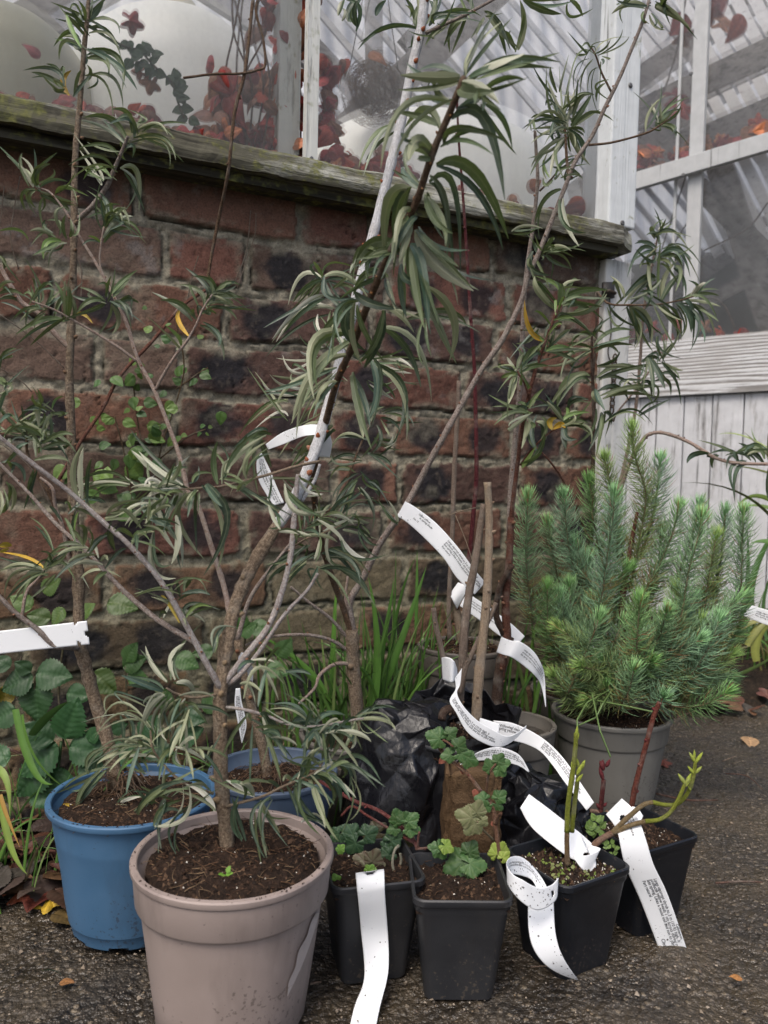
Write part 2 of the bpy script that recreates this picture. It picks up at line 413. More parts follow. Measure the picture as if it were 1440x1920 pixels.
# ------------------------------------------------------------------ greenhouse front: sill, posts, panes
def boxP(mb, p0, ax, ay, az, c=(1, 1, 1), mi=0, bev=.0):
    ids = []
    for k in range(8):
        q = p0 + (ax if k & 1 else Vector()) + (ay if k & 2 else Vector()) + (az if k & 4 else Vector()); ids.append(mb.v(q, c))
    for q in ((0, 2, 3, 1), (4, 5, 7, 6), (0, 1, 5, 4), (2, 6, 7, 3), (0, 4, 6, 2), (1, 3, 7, 5)): mb.f([ids[j] for j in q], mi)
def bevel(o, w=.002, seg=2):
    md = o.modifiers.new('b', 'BEVEL'); md.width = w; md.segments = seg; md.limit_method = 'ANGLE'; return o
gh = empty('greenhouse', W(0, .9, 0), 'weathered lean-to greenhouse glazing with cloudy panes above the brick wall', 'greenhouse')
rotW = math.atan2(WDY, WDX)
def framed(name, mat, parent, org, build):
    """piece whose local X runs along the wall, so grain follows the timber"""
    mb = MB(); build(mb); me = mb.build(name, mat, None, smooth=False)
    o = me; M_ = Matrix.Translation(org) @ Matrix.Rotation(rotW, 4, 'Z')
    o.data.transform(M_.inverted()); o.parent = parent
    o.location = org-parent_world(parent); o.rotation_euler = (0, 0, rotW)
    return o
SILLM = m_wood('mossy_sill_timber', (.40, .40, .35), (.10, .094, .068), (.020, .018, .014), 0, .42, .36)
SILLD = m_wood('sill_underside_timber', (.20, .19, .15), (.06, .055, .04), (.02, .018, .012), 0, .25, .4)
ZS = Wray(600, 345, .05)[2]
tE = Wray(1190, 452, .048)[1]
def sill(mb):
    rs = random.Random(3); n = 170; prof = [(.050, 0), (.052, .010), (.049, .030), (.044, .034), (.004, .046), (-.03, .048), (-.03, 0)]
    rows = []
    for i in range(n+1):
        t = -.85+(tE+.85)*i/n; r = []
        for j, (o_, z_) in enumerate(prof):
            w_ = (mnoise.noise(Vector((t*30, j*3.1, 0))))*.0016 + mnoise.noise(Vector((t*150, j*5., 4)))*.0009
            if i > n-3: w_ -= .0025*(i-n+3)
            r.append(mb.v(W(t, ZS+z_+w_, o_+w_*1.2)))
        rows.append(r)
    for i in range(n):
        for j in range(len(prof)-1): mb.f((rows[i][j], rows[i+1][j], rows[i+1][j+1], rows[i][j+1]))
        mb.f((rows[i][-1], rows[i+1][-1], rows[i+1][0], rows[i][0]))
    mb.f(rows[-1][::-1]); mb.f(rows[0])
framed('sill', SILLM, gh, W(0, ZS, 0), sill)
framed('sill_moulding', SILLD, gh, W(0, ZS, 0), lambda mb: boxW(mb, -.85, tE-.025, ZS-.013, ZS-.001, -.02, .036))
PAINT = m_wood('flaking_white_paint', (.60, .61, .58), (.24, .22, .17), (.05, .045, .03), 2, .60, .18)
PAINT2 = m_wood('post_white_paint', (.66, .69, .70), (.30, .29, .25), (.06, .055, .04), 2, .72, .10)
ta = Wray(575, 200, .018)[1]; tb = Wray(597, 200, .018)[1]
ZT = 1.75
framed('glazing_bar', PAINT, gh, W((ta+tb)/2, ZS, 0), lambda mb: boxW(mb, ta, tb, ZS+.044, ZT, .004, .018))
framed('inner_glazing_bar', PAINT, gh, W(ta, ZS, -.05), lambda mb: boxW(mb, ta-.028, ta+.004, ZS+.02, ZT, -.060, -.022))
tp0 = Wray(1143, 300, .02)[1]; tp1 = Wray(1194, 300, .02)[1]
o = framed('corner_post', PAINT2, gh, W(tp0, ZS, 0), lambda mb: boxW(mb, tp0, tp1, ZS+.040, ZT, -.05, .022)); bevel(o, .003)
tq0 = Wray(1129, 700, .012)[1]; tq1 = Wray(1178, 700, .012)[1]
o = framed('door_post', m_wood('peeling_door_post', (.62, .62, .60), (.20, .19, .16), (.03, .028, .022), 2, .56, .05), gh, W(tq0, 0, 0), lambda mb: boxW(mb, tq0, tq1, 0, ZS-.014, -.07, .012)); bevel(o, .003)
def m_pane(name, clear, tint, streak=1):
    t = NT(name); o = t.obj(); n1 = t.noise(t.obj((1, 1, .25)), 10, 5, .65); n2 = t.noise(o, 160, 4, .7)
    tr = t.n('ShaderNodeBsdfTransparent'); tr.inputs[0].default_value = (.93, .93, .91, 1)
    col = t.mix(t.ramp(n1, [(.3, 0.0), (.8, 1.0)]), tint, tuple(x*.8 for x in tint))
    df = t.bsdf(col, .5, t.bump(n1, .15, .004), .3)
    tl = t.n('ShaderNodeBsdfTranslucent'); tl.inputs[0].default_value = tint+(1,)
    haze = t.mixs(.45, df, tl.outputs[0])
    k = t.math('ADD', t.math('MULTIPLY', n1, .35), t.math('MULTIPLY', n2, .12))
    k = t.ramp(k, [(.08, clear+.16), (.38, clear-.16)])
    rf = t.n('ShaderNodeBsdfRefraction'); rf.inputs['Roughness'].default_value = .14; rf.inputs['IOR'].default_value = 1.12; rf.inputs['Color'].default_value = (.95, .95, .94, 1)
    clear_ = t.mixs(.30, tr.outputs[0], rf.outputs[0])
    base = t.mixs(k, haze, clear_)
    gl = t.n('ShaderNodeBsdfGlossy'); gl.inputs['Roughness'].default_value = .12
    fr = t.n('ShaderNodeFresnel'); fr.inputs[0].default_value = 1.35
    return t.done(t.mixs(t.math('MULTIPLY', fr.outputs[0], .8), base, gl.outputs[0]))
PANE = m_pane('cloudy_pane', .84, (.60, .60, .56)); PANED = m_pane('door_film', .78, (.42, .43, .43))
def pane(name, t0, t1, o_):
    # slightly rippled plastic sheet, 2 mm thick
    mb = MB(); nx, nz = 24, 18; r = []
    for j in range(nz+1):
        for i in range(nx+1):
            t = t0+(t1-t0)*i/nx; z = ZS+.03+(ZT-ZS-.03)*j/nz
            r.append(mb.v(W(t, z, o_+.003*mnoise.noise(Vector((t*9, z*6, 0))))))
    for j in range(nz):
        for i in range(nx):
            a_ = j*(nx+1)+i; mb.f((r[a_], r[a_+1], r[a_+nx+2], r[a_+nx+1]))
    return mb.build(name, PANE, gh)
pane('pane', -.85, ta-.001, -.012); pane('pane', tb+.001, tp0-.002, -.012)
SCREWM = m_plastic('screw_metal', (.10, .10, .10), .3)
def screw(parent, p, n, r=.0035):
    mb = MB(); n = n.normalized(); a_ = n.orthogonal().normalized(); b_ = n.cross(a_)
    rings = []
    for (rr, hh) in ((1, 0), (.95, .0012), (.5, .002), (.15, .0012)):
        rings.append([mb.v(p + n*hh + (a_*math.cos(q*math.pi/5)+b_*math.sin(q*math.pi/5))*r*rr) for q in range(10)])
    for u_ in range(3):
        for q in range(10): mb.f((rings[u_][q], rings[u_][(q+1) % 10], rings[u_+1][(q+1) % 10], rings[u_+1][q]))
    mb.f(rings[-1]); mb.build('screw', SCREWM, parent)
nW = Vector((WDY, -WDX, 0))
for (sx_, sy_) in ((1182, 160), (1167, 418)): screw(gh, Wray(sx_, sy_, .0225)[0], nW, .0045)
screw(gh, Wray(584, 297, .0185)[0], nW, .003)
# interior back: corrugated translucent sheet with diagonal laths, seen through the panes
tsh = NT('corrugated_sheet'); tl_ = tsh.n('ShaderNodeBsdfTranslucent'); tl_.inputs[0].default_value = (.92, .92, .95, 1)
df_ = tsh.bsdf((.88, .88, .90), .4); SHEET = tsh.done(tsh.mixs(.62, df_, tl_.outputs[0]))
WEATH = m_wood('grey_lath', (.50, .50, .50), (.20, .19, .185), (.07, .065, .06), 0, .3, 0)
mb = MB(); n = 420; ra = []
for i in range(n+1):
    t = -1.4+3.4*i/n; off = -1.05+.010*math.sin(t*2*math.pi/.076)
    ra.append((mb.v(W(t, .30, off)), mb.v(W(t, 2.9, off-.55))))
for i in range(n): mb.f((ra[i][0], ra[i+1][0], ra[i+1][1], ra[i][1]))
mb.build('corrugated_sheet', SHEET, gh)
PALEL = m_wood('pale_lath', (.62, .62, .64), (.45, .45, .45), (.25, .24, .23), 0, .6, 0)
def lath(parent, c0, c1, wdt, thk, off, name='lath', mat=None):
    mb = MB(); p0, p1 = W(c0[0], c0[1], off), W(c1[0], c1[1], off); d = (p1-p0).normalized(); s_ = nW.cross(d).normalized()*wdt/2
    boxP(mb, p0-s_-nW*thk/2, p1-p0, s_*2, nW*thk); mb.build(name, mat or WEATH, parent, smooth=False)
tI = lambda px, py, o_: Wray(px, py, o_)[1:]
for (x0, y0, x1, y1, wd) in ((560, 330, 1010, -90, .085), (760, 60, 1180, 560, .07), (560, 60, 900, 420, .05), (700, -40, 705, 420, .045),
                             (1010, 420, 1500, 60, .09), (1050, 250, 1480, -40, .08), (-80, 120, 420, -160, .09), (330, -60, 620, 130, .07), (1150, 620, 1500, 380, .07)):
    lath(gh, tI(x0, y0, -.9), tI(x1, y1, -.9), wd, .02, -.9)
for k_ in range(30):
    x0 = 520+k_*42
    if k_ in (2, 3, 9, 16, 17): continue
    lath(gh, tI(x0-160, -60, -.97), tI(x0+330, 520, -.97), .018, .008, -.97, 'thin_lath', PALEL)
# beam and dark benches deeper inside
mb = MB(); boxW(mb, -1.4, 2.1, .0, .86, -1.06, -1.02, 0, (1, 1, 1)); mb.build('back_boarding', m_wood('dark_boarding', (.2, .2, .2), (.10, .095, .09), (.03, .028, .025), 2, .3, .3), gh, smooth=False)

# ------------------------------------------------------------------ door beyond the wall end
DY0, DY1 = 2.42, 2.16
def D(px, py, out=0.0):
    p0 = Vector(((1180-720)/FPX*DY0, DY0, 0)); p1 = Vector(((1440-720)/FPX*DY1, DY1, 0)); d = (p1-p0).normalized()
    n_ = Vector((d.y, -d.x, 0)); n_ = n_ if n_.y < 0 else -n_
    q0 = p0+n_*out; r_ = ray(px, py); s = (q0-Vector((0, 0, CAMH))).dot(n_)/r_.dot(n_)
    return Vector((0, 0, CAMH))+r_*s
dn = D(1300, 500, .1)-D(1300, 500, 0); dA = D(1180, 700); dB = D(1440, 700); dd = Vector((dB.x-dA.x, dB.y-dA.y, 0)).normalized(); dnn = Vector((dd.y, -dd.x, 0)); dnn = dnn if dnn.y < 0 else -dnn
rotD = math.atan2(dd.y, dd.x)
door = empty('garden_door', Vector((dA.x, dA.y, 0)), 'weathered white painted plank door with plastic-covered top half right of the brick wall', 'door')
def dbox(name, corners, z0, z1, o0, o1, mat, bev=.002, parent=None):
    """corners: (x0,x1) metres along the door line from its left edge"""
    mb = MB(); p = door.location + dd*corners[0] + dnn*o0 + Vector((0, 0, z0))
    boxP(mb, p, dd*(corners[1]-corners[0]), Vector((0, 0, z1-z0)), dnn*(o1-o0))
    o = mb.build(name, mat, None, smooth=False); org = p.copy(); M_ = Matrix.Translation(org) @ Matrix.Rotation(rotD, 4, 'Z')
    o.data.transform(M_.inverted()); o.parent = parent or door; o.location = org-door.location; o.rotation_euler = (0, 0, rotD)
    if bev: bevel(o, bev)
    return o
def dz_(px, py, out=0): 
    q = D(px, py, out); return (q-Vector((dA.x, dA.y, 0))).xy.dot(dd.xy), q.z
DW = dz_(1700, 700)[0]
BOARDM = m_wood('door_boards_paint', (.66, .67, .69), (.34, .33, .32), (.15, .145, .14), 2, .56, 0)
RAILM = m_wood('door_rail_paint', (.70, .71, .72), (.44, .43, .42), (.20, .19, .18), 0, .46, .0, 1.0, 1)
zr0 = dz_(1300, 740, .03)[1]; zr1 = dz_(1300, 634, .03)[1]
xs_ = [dz_(x, 800)[0] for x in (1160, 1182, 1234, 1285, 1338, 1397, 1452, 1508, 1560, 1620, 1690)]
bm_ = MB()
for a_, b_ in zip(xs_[:-1], xs_[1:]):
    rr = .0015
    p = door.location+dd*(a_+.0014)+Vector((0, 0, .06))
    boxP(bm_, p, dd*(b_-a_-.0028), Vector((0, 0, zr0-.062)), dnn*(.018+R.uniform(0, .002)))
o = bm_.build('board_panel', BOARDM, None, smooth=False); M_ = Matrix.Translation(door.location) @ Matrix.Rotation(rotD, 4, 'Z'); o.data.transform(M_.inverted()); o.parent = door; o.rotation_euler = (0, 0, rotD); bevel(o, .003)
dbox('backing_board', (xs_[0], DW), .05, zr0, -.012, -.002, m_plastic('dark_gap', (.03, .03, .03), .8), 0)
o = dbox('rail', (-.03, DW), zr0, zr1, .0, .034, RAILM)
FILMB = m_wood('door_glazing_bar', (.50, .51, .51), (.30, .30, .29), (.10, .10, .09), 2, .7, 0)
xb0 = dz_(1292, 400)[0]; xb1 = dz_(1318, 400)[0]
dbox('glazing_bar', (xb0, xb1), zr1+.001, 2.1, .002, .022, FILMB)
dbox('edge_bar', (xb0-.045, xb0-.036), zr1+.001, 2.1, .002, .010, FILMB)
# sloping brace across the door's window
def brace(name, a0, a1, b0, b1, th, mat):
    mb = MB(); P0 = D(*a0, .024); P1 = D(*a1, .024); Q0 = D(*b0, .024); Q1 = D(*b1, .024)
    n_ = dnn*th; ids = [mb.v(q) for q in (P0, P1, Q1, Q0, P0+n_, P1+n_, Q1+n_, Q0+n_)]
    for q in ((0, 1, 2, 3), (7, 6, 5, 4), (0, 4, 5, 1), (1, 5, 6, 2), (2, 6, 7, 3), (3, 7, 4, 0)): mb.f([ids[j] for j in q])
    return bevel(mb.build(name, mat, door, smooth=False), .002)
brace('brace', (1150, 340), (1600, 205), (1150, 372), (1600, 240), .02, FILMB)
mb = MB(); nx, nz = 16, 14; rr = []
for j in range(nz+1):
    for i in range(nx+1):
        x = -.03+(DW+.03)*i/nx; z = zr1+(2.1-zr1)*j/nz
        rr.append(mb.v(door.location+dd*x+dnn*(.0005+.004*mnoise.noise(Vector((x*7, z*5, 3))))+Vector((0, 0, z))))
for j in range(nz):
    for i in range(nx): a_ = j*(nx+1)+i; mb.f((rr[a_], rr[a_+1], rr[a_+nx+2], rr[a_+nx+1]))
mb.build('plastic_sheet', PANED, door)
for (sx_, sy_) in ((1296, 138), (1281, 328), (1272, 443)): screw(door, D(sx_, sy_, .048), dnn, .006)
# things behind the door sheet: laths, dark bench
for k_ in range(18):
    x0 = 1080+k_*34
    p0, p1 = D(x0, -60, -.35), D(x0+270, 480, -.35); mb = MB(); d_ = (p1-p0).normalized(); s_ = dnn.cross(d_).normalized()*.017
    boxP(mb, p0-s_, p1-p0, s_*2, dnn*.01); mb.build('thin_lath', PALEL, door, smooth=False)
for (a0, a1, wd) in (((1170, 230), (1600, 30), .05), ((1170, 330), (1600, 150), .05), ((1330, 250), (1460, 640), .04), ((1190, 640), (1420, 520), .02), ((1310, 350), (1440, 480), .03)):
    p0, p1 = D(*a0, -.22), D(*a1, -.22); mb = MB(); d_ = (p1-p0).normalized(); s_ = dnn.cross(d_).normalized()*wd
    boxP(mb, p0-s_, p1-p0, s_*2, dnn*.012); mb.build('inner_lath', WEATH, door, smooth=False)
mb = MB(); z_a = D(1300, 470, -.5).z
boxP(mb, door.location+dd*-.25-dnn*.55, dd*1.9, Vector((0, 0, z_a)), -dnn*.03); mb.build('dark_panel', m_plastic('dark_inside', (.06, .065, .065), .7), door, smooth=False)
mb = MB(); ra = []
for i in range(241):
    t = -.7+3.2*i/240; p = door.location+dd*t-dnn*(.75+.010*math.sin(t*2*math.pi/.076)); ra.append((mb.v(p), mb.v(p+Vector((0, 0, 2.9))-dnn*.4)))
for i in range(240): mb.f((ra[i][0], ra[i+1][0], ra[i+1][1], ra[i][1]))
mb.build('corrugated_sheet', SHEET, door)
# ------------------------------------------------------------------ shape builders for plants
def smooth_pts(pts, sub=6):
    """Catmull-Rom through list of tuples (any length)"""
    A = [np.array(p, dtype=float) for p in pts]
    if len(A) < 3:
        return [A[0]+(A[-1]-A[0])*i/sub for i in range(sub+1)]
    A = [2*A[0]-A[1]]+A+[2*A[-1]-A[-2]]; out = []
    for i in range(1, len(A)-2):
        p0, p1, p2, p3 = A[i-1:i+3]
        for k in range(sub):
            t = k/sub
            out.append(.5*((2*p1)+(-p0+p2)*t+(2*p0-5*p1+4*p2-p3)*t*t+(-p0+3*p1-3*p2+p3)*t**3))
    out.append(A[-2]); return out
def tube(mb, pts, radii, c, c2, nseg=8, mi=0, knob=0, cap=True, rough=.06):
    """pts: list Vector, radii same length; knobby bark along it"""
    q = smooth_pts([tuple(p)+(r,) for p, r in zip(pts, radii)], 7)
    fine = []; 
    for i in range(len(q)-1):
        L = np.linalg.norm(q[i+1][:3]-q[i][:3]); n = max(1, int(L/.006))
        for k in range(n): fine.append(q[i]+(q[i+1]-q[i])*k/n)
    fine.append(q[-1]); q = fine
    up = Vector((.3, .5, .8)); prev = None; L = 0; seed = R.random()*100
    last = None
    for i, p in enumerate(q):
        P_ = Vector(p[:3]); r = p[3]
        d = Vector(q[min(i+1, len(q)-1)][:3])-Vector(q[max(i-1, 0)][:3])
        if d.length < 1e-9: d = Vector((0, 0, 1))
        d.normalize()
        a_ = up - d*up.dot(d)
        if a_.length < 1e-4: a_ = d.orthogonal()
        a_.normalize(); b_ = d.cross(a_); up = a_
        if last is not None: L += (P_-last).length
        last = P_
        kn = 1+knob*max(0, math.sin(L*260+3*math.sin(L*90+seed)))**6
        ring = []
        for s in range(nseg):
            an = 2*math.pi*s/nseg
            rr = r*kn*(1+rough*mnoise.noise(Vector((math.cos(an)*1.5+seed, math.sin(an)*1.5, L*120)))*2)
            ring.append(mb.v(P_+(a_*math.cos(an)+b_*math.sin(an))*rr, c, c2, (L*10, an*.16, 0)))
        if prev:
            for s in range(nseg): mb.f((prev[s], prev[(s+1) % nseg], ring[(s+1) % nseg], ring[s]), mi)
        elif cap: mb.f(ring[::-1], mi)
        prev = ring
    if cap: mb.f(prev, mi)
def bud(mb, p, d, r, c, mi=0):
    """small pointed bud / spur"""
    d = d.normalized(); a_ = d.orthogonal().normalized(); b_ = d.cross(a_); prev = None
    for (h, w_) in ((0, .8), (.6, 1.0), (1.4, .75), (2.1, .25)):
        ring = [mb.v(p+d*h*r+(a_*math.cos(k*math.pi/3)+b_*math.sin(k*math.pi/3))*w_*r, c, c, (0, 0, 0)) for k in range(6)]
        if prev:
            for s in range(6): mb.f((prev[s], prev[(s+1) % 6], ring[(s+1) % 6], ring[s]), mi)
        prev = ring
    mb.f(prev, mi)
def buds(mb, pts, r, c, step=.013, size=.9, mi=0):
    q = smooth_pts([tuple(p) for p in pts], 8); L = 0; nxt = step*R.random()
    for i in range(len(q)-1):
        a_ = Vector(q[i]); b_ = Vector(q[i+1]); d = (b_-a_)
        L += d.length
        if L > nxt and d.length > 1e-6:
            nxt = L+step*R.uniform(.6, 1.5); dn_ = d.normalized()
            side = (dn_.orthogonal()); side.rotate(Matrix.Rotation(R.random()*6.28, 3, dn_)); side.normalize()
            bud(mb, a_+side*r*.75, (side+dn_*.6), r*size*R.uniform(.35, .6), c, mi)
TOP = {'g': (.066, .092, .034), 't': (.048, .082, .058), 'l': (.105, .135, .062), 'y': (.42, .27, .015), 'k': (.016, .036, .020), 's': (.045, .080, .035), 'b': (.12, .19, .045), 'w': (.2, .22, .15)}
UND = {'g': (.20, .22, .13), 't': (.22, .25, .18), 'l': (.23, .25, .15), 'y': (.45, .33, .05), 'k': (.05, .075, .04), 's': (.33, .34, .25), 'b': (.16, .23, .07), 'w': (.54, .53, .44)}
def leaf3(mb, p0, pm, p2, wd, kind='g', under=False, roll=None, nseg=9, prof=.85):
    """lanceolate leaf along the curve p0-pm-p2 (pm lies on it)"""
    c1 = pm*2-(p0+p2)*.5
    if roll is None: roll = R.uniform(-.75, .75)
    view = Vector((0, 0, CAMH))
    jt = R.uniform(.72, 1.28); tp = tuple(min(1, x*jt*R.uniform(.92, 1.08)) for x in TOP[kind]); ju = R.uniform(.82, 1.12); un = tuple(min(1, x*ju) for x in UND[kind])
    prev = None; tw = R.uniform(-.5, .5)
    for i in range(nseg+1):
        t = i/nseg
        p = p0*(1-t)**2+c1*2*t*(1-t)+p2*t*t
        d = (c1-p0)*2*(1-t)+(p2-c1)*2*t
        if d.length < 1e-7: d = p2-p0
        d.normalize()
        vd = (p-view).normalized()
        s = d.cross(vd)
        if s.length < .05: s = d.orthogonal()
        s.normalize()
        s = Matrix.Rotation(roll+tw*t, 3, d) @ s
        n = s.cross(d).normalized()
        if n.dot(vd) > 0: n = -n
        if under: n = -n
        wv = wd*.285*(math.sin(math.pi*min(1, t*.97+.03)**prof))**.75 + wd*.02
        wv *= 1+.06*math.sin(t*23+roll*9)
        fold = .28*wv*(1 if not under else 1)
        ids = [mb.v(p+s*u*wv+n*fold*(abs(u)), tp, un, (u, t, 0)) for u in (-1, -.5, 0, .5, 1)]
        if prev:
            for k in range(4):
                q = (prev[k], prev[k+1], ids[k+1], ids[k])
                A = mb.V[q[0]]; B = mb.V[q[1]]; C_ = mb.V[q[3]]
                fn = (Vector(B)-Vector(A)).cross(Vector(C_)-Vector(A))
                mb.f(q if fn.dot(n) > 0 else q[::-1])
        prev = ids
def leaves_px(mb, data, ox, oy, sc, dep, wpx=10, jd=.02, dup=.95):
    """rows 'x0 y0 x1 y1 x2 y2 flags' read on an enlarged view with origin ox, oy"""
    for row in data.split(';'):
        tk = row.split()
        if len(tk) < 6: continue
        v = [float(x) for x in tk[:6]]; fl = tk[6] if len(tk) > 6 else 'g'
        dd_ = dep(ox+v[0]/sc, oy+v[1]/sc) if callable(dep) else dep
        d0 = dd_; d2 = dd_ + R.uniform(-jd, jd)*1.6; dm = (d0+d2)/2 + R.uniform(-jd, jd)*.3
        a_ = P(ox+v[0]/sc, oy+v[1]/sc, d0); b_ = P(ox+v[2]/sc, oy+v[3]/sc, dm); c_ = P(ox+v[4]/sc, oy+v[5]/sc, d2)
        kind = next((ch for ch in fl if ch in 'gtlyksbw'), 'g')
        wd = wpx*(1.55 if 'W' in fl else 1)*(.6 if 'n' in fl else 1)*px2m(dd_)
        under = kind in 'slw' or ('u' in fl)
        leaf3(mb, a_, b_, c_, wd*R.uniform(.88, 1.12), kind, under)
        if kind != 'y' and R.random() < dup:      # a neighbour springing from close by on the same twig
            j = lambda s_: Vector((R.uniform(-s_, s_), R.uniform(-s_, s_), R.uniform(-s_, s_)))*px2m(dd_)
            o1 = j(7); leaf3(mb, a_+o1, (b_*1.2+(a_+c_)*.4)/2+o1+j(12), c_+o1+j(26), wd*R.uniform(.6, .95), R.choice('gtkl') if kind not in 'sw' else R.choice('ssl'), None or R.random() < .3)
            if R.random() < .55:
                o1 = j(9); e_ = c_+o1+j(34); leaf3(mb, a_+o1, (b_*.8+(a_+e_)*.6)/2+o1*.5+j(8), e_, wd*R.uniform(.5, .75), R.choice('gtkgl'), False)
def spray(mb, tw, n, L, wd, kinds='ggts', s0=.3, ang=55, droop=.5, up=.0):
    """leaves spiralling along a twig (list of Vector)"""
    q = [Vector(x) for x in smooth_pts([tuple(p) for p in tw], 8)]; m_ = len(q); ga = R.random()*6
    for i in range(n):
        s = s0+(1-s0)*(i+.5)/n; k = min(m_-2, int(s*(m_-1))); p = q[k]+(q[k+1]-q[k])*(s*(m_-1)-k)
        d = (q[k+1]-q[k]).normalized(); ga += 2.4
        a_ = d.orthogonal().normalized(); a_.rotate(Matrix.Rotation(ga, 3, d))
        an = math.radians(ang*R.uniform(.7, 1.2)*(1-.55*s**3)); dir_ = (d*math.cos(an)+a_*math.sin(an)+Vector((0, 0, up))).normalized()
        Lk = L*R.uniform(.7, 1.1)*(1-.3*s**4)
        pm = p+dir_*Lk*.5+Vector((0, 0, -droop*Lk*.12)); p2 = p+dir_*Lk*.85+Vector((0, 0, -droop*Lk*.55))
        kd = R.choice(kinds); leaf3(mb, p, pm, p2, wd*R.uniform(.8, 1.1), kd, kd in 'slw', roll=R.uniform(-1, 1))
def broad(mb, p, d, n, L, kind='bramble', c=(.05, .12, .03), c2=(.10, .18, .05), curl=.15, mi=0):
    """ovate toothed leaf from base p along d, facing n"""
    d = d.normalized(); n = (n-d*n.dot(d)).normalized(); s = d.cross(n)
    jt = R.uniform(.75, 1.25); c = tuple(x*jt for x in c); c2 = tuple(x*jt for x in c2)
    if kind in ('lobed', 'currant'):
        nr, na = 8, 81; rows = []
        for j in range(nr+1):
            r_ = j/nr; row = []
            for i in range(na):
                a_ = math.radians(-158+316*i/(na-1)); lob = .70+.18*math.cos(a_*2.5*2)+.12*math.cos(a_)
                if kind == 'lobed': lob += .05*(2*abs((i*.5) % 1-.5)) * (1 if r_ > .8 else 0)
                if kind == 'currant': lob = .70+.10*math.cos(a_*5)+.20*math.cos(a_)+.06*math.cos(a_*3)+(.10*(2*abs((i*.34) % 1-.5)) if r_ > .8 else 0)
                R_ = L*lob*r_*.62
                vein = abs(math.sin(a_*2.5+math.pi/2*0)); vz = math.exp(-(((a_*180/math.pi+180) % 45-22.5)/7)**2)
                sec = abs(math.sin(r_*16+vz*2))
                z = (-.03*vz*r_ + (.045 if kind == 'currant' else .018)*sec*r_ - curl*r_*r_*.5 + .03*math.sin(a_*3+jt*9)*r_)*L
                q = p+d*(L*.18+R_*math.cos(a_))+s*(R_*math.sin(a_))+n*z
                k = .65*vz+.2*(1-sec); col = tuple(x+(y-x)*k for x, y in zip(c, c2)); row.append(mb.v(q, col, c2))
            rows.append(row)
        for j in range(nr):
            for i in range(na-1): mb.f((rows[j][i], rows[j][i+1], rows[j+1][i+1], rows[j+1][i]), mi)
        return
    ny, nx = 44, 12; nv = 8; rows = []
    wmax = {'bramble': .47, 'nettle': .42, 'ivy': .45, 'small': .42}[kind]
    for j in range(ny+1):
        y = j/ny; w_ = wmax*(math.sin(math.pi*y**.72))**.8*(1.0-.25*y)
        saw = ((y*11) % 1); tooth = 1+(.26 if kind == 'nettle' else .17 if kind != 'ivy' else 0)*(.5-saw)
        row = []
        for i in range(nx+1):
            u = -1+2*i/nx; x = u*w_*(tooth if abs(u) > .9 else 1); ph = (y-.42*abs(u)*w_)*nv*1.0
            ve = abs(math.sin(math.pi*ph)); vv = math.exp(-((u/.10)**2))
            z = .011*ve*(1-abs(u)**4)+.10*abs(u)*w_ - .02*vv - curl*(y-.2)**2*.8 - curl*.6*(u*w_)**2 + .015*math.sin(9*y+4*u+jt*5)
            q = p+d*(L*(y+.0*tooth))+s*(x*L)+n*(z*L); k = max(.8*vv, .6*(1-min(1, ve*3.5)))
            row.append(mb.v(q, tuple(a_+(b_-a_)*k for a_, b_ in zip(c, c2)), c2))
        rows.append(row)
    for j in range(ny):
        for i in range(nx): mb.f((rows[j][i], rows[j][i+1], rows[j+1][i+1], rows[j+1][i]), mi)
def blade(mb, p0, pm, p2, wd, c, fold=.3, mi=0, nseg=12):
    c1 = pm*2-(p0+p2)*.5; prev = None; rl = R.uniform(-1.0, 1.0)
    for i in range(nseg+1):
        t = i/nseg; p = p0*(1-t)**2+c1*2*t*(1-t)+p2*t*t; d = ((c1-p0)*2*(1-t)+(p2-c1)*2*t)
        if d.length < 1e-7: d = p2-p0
        d.normalize(); s = d.cross(Vector((0, 1, 0)));
        if s.length < .05: s = d.orthogonal()
        s.normalize(); s = Matrix.Rotation(rl, 3, d) @ s; n = s.cross(d)
        w_ = wd*.5*(1-t**2.2)*(.75+.25*min(1, t*4))
        cc = tuple(x*(1.0-.0*t) for x in c)
        ids = [mb.v(p-s*w_+n*fold*w_, cc), mb.v(p, tuple(x*1.25 for x in c)), mb.v(p+s*w_+n*fold*w_, cc)]
        if prev:
            for k in range(2): mb.f((prev[k], prev[k+1], ids[k+1], ids[k]), mi)
        prev = ids

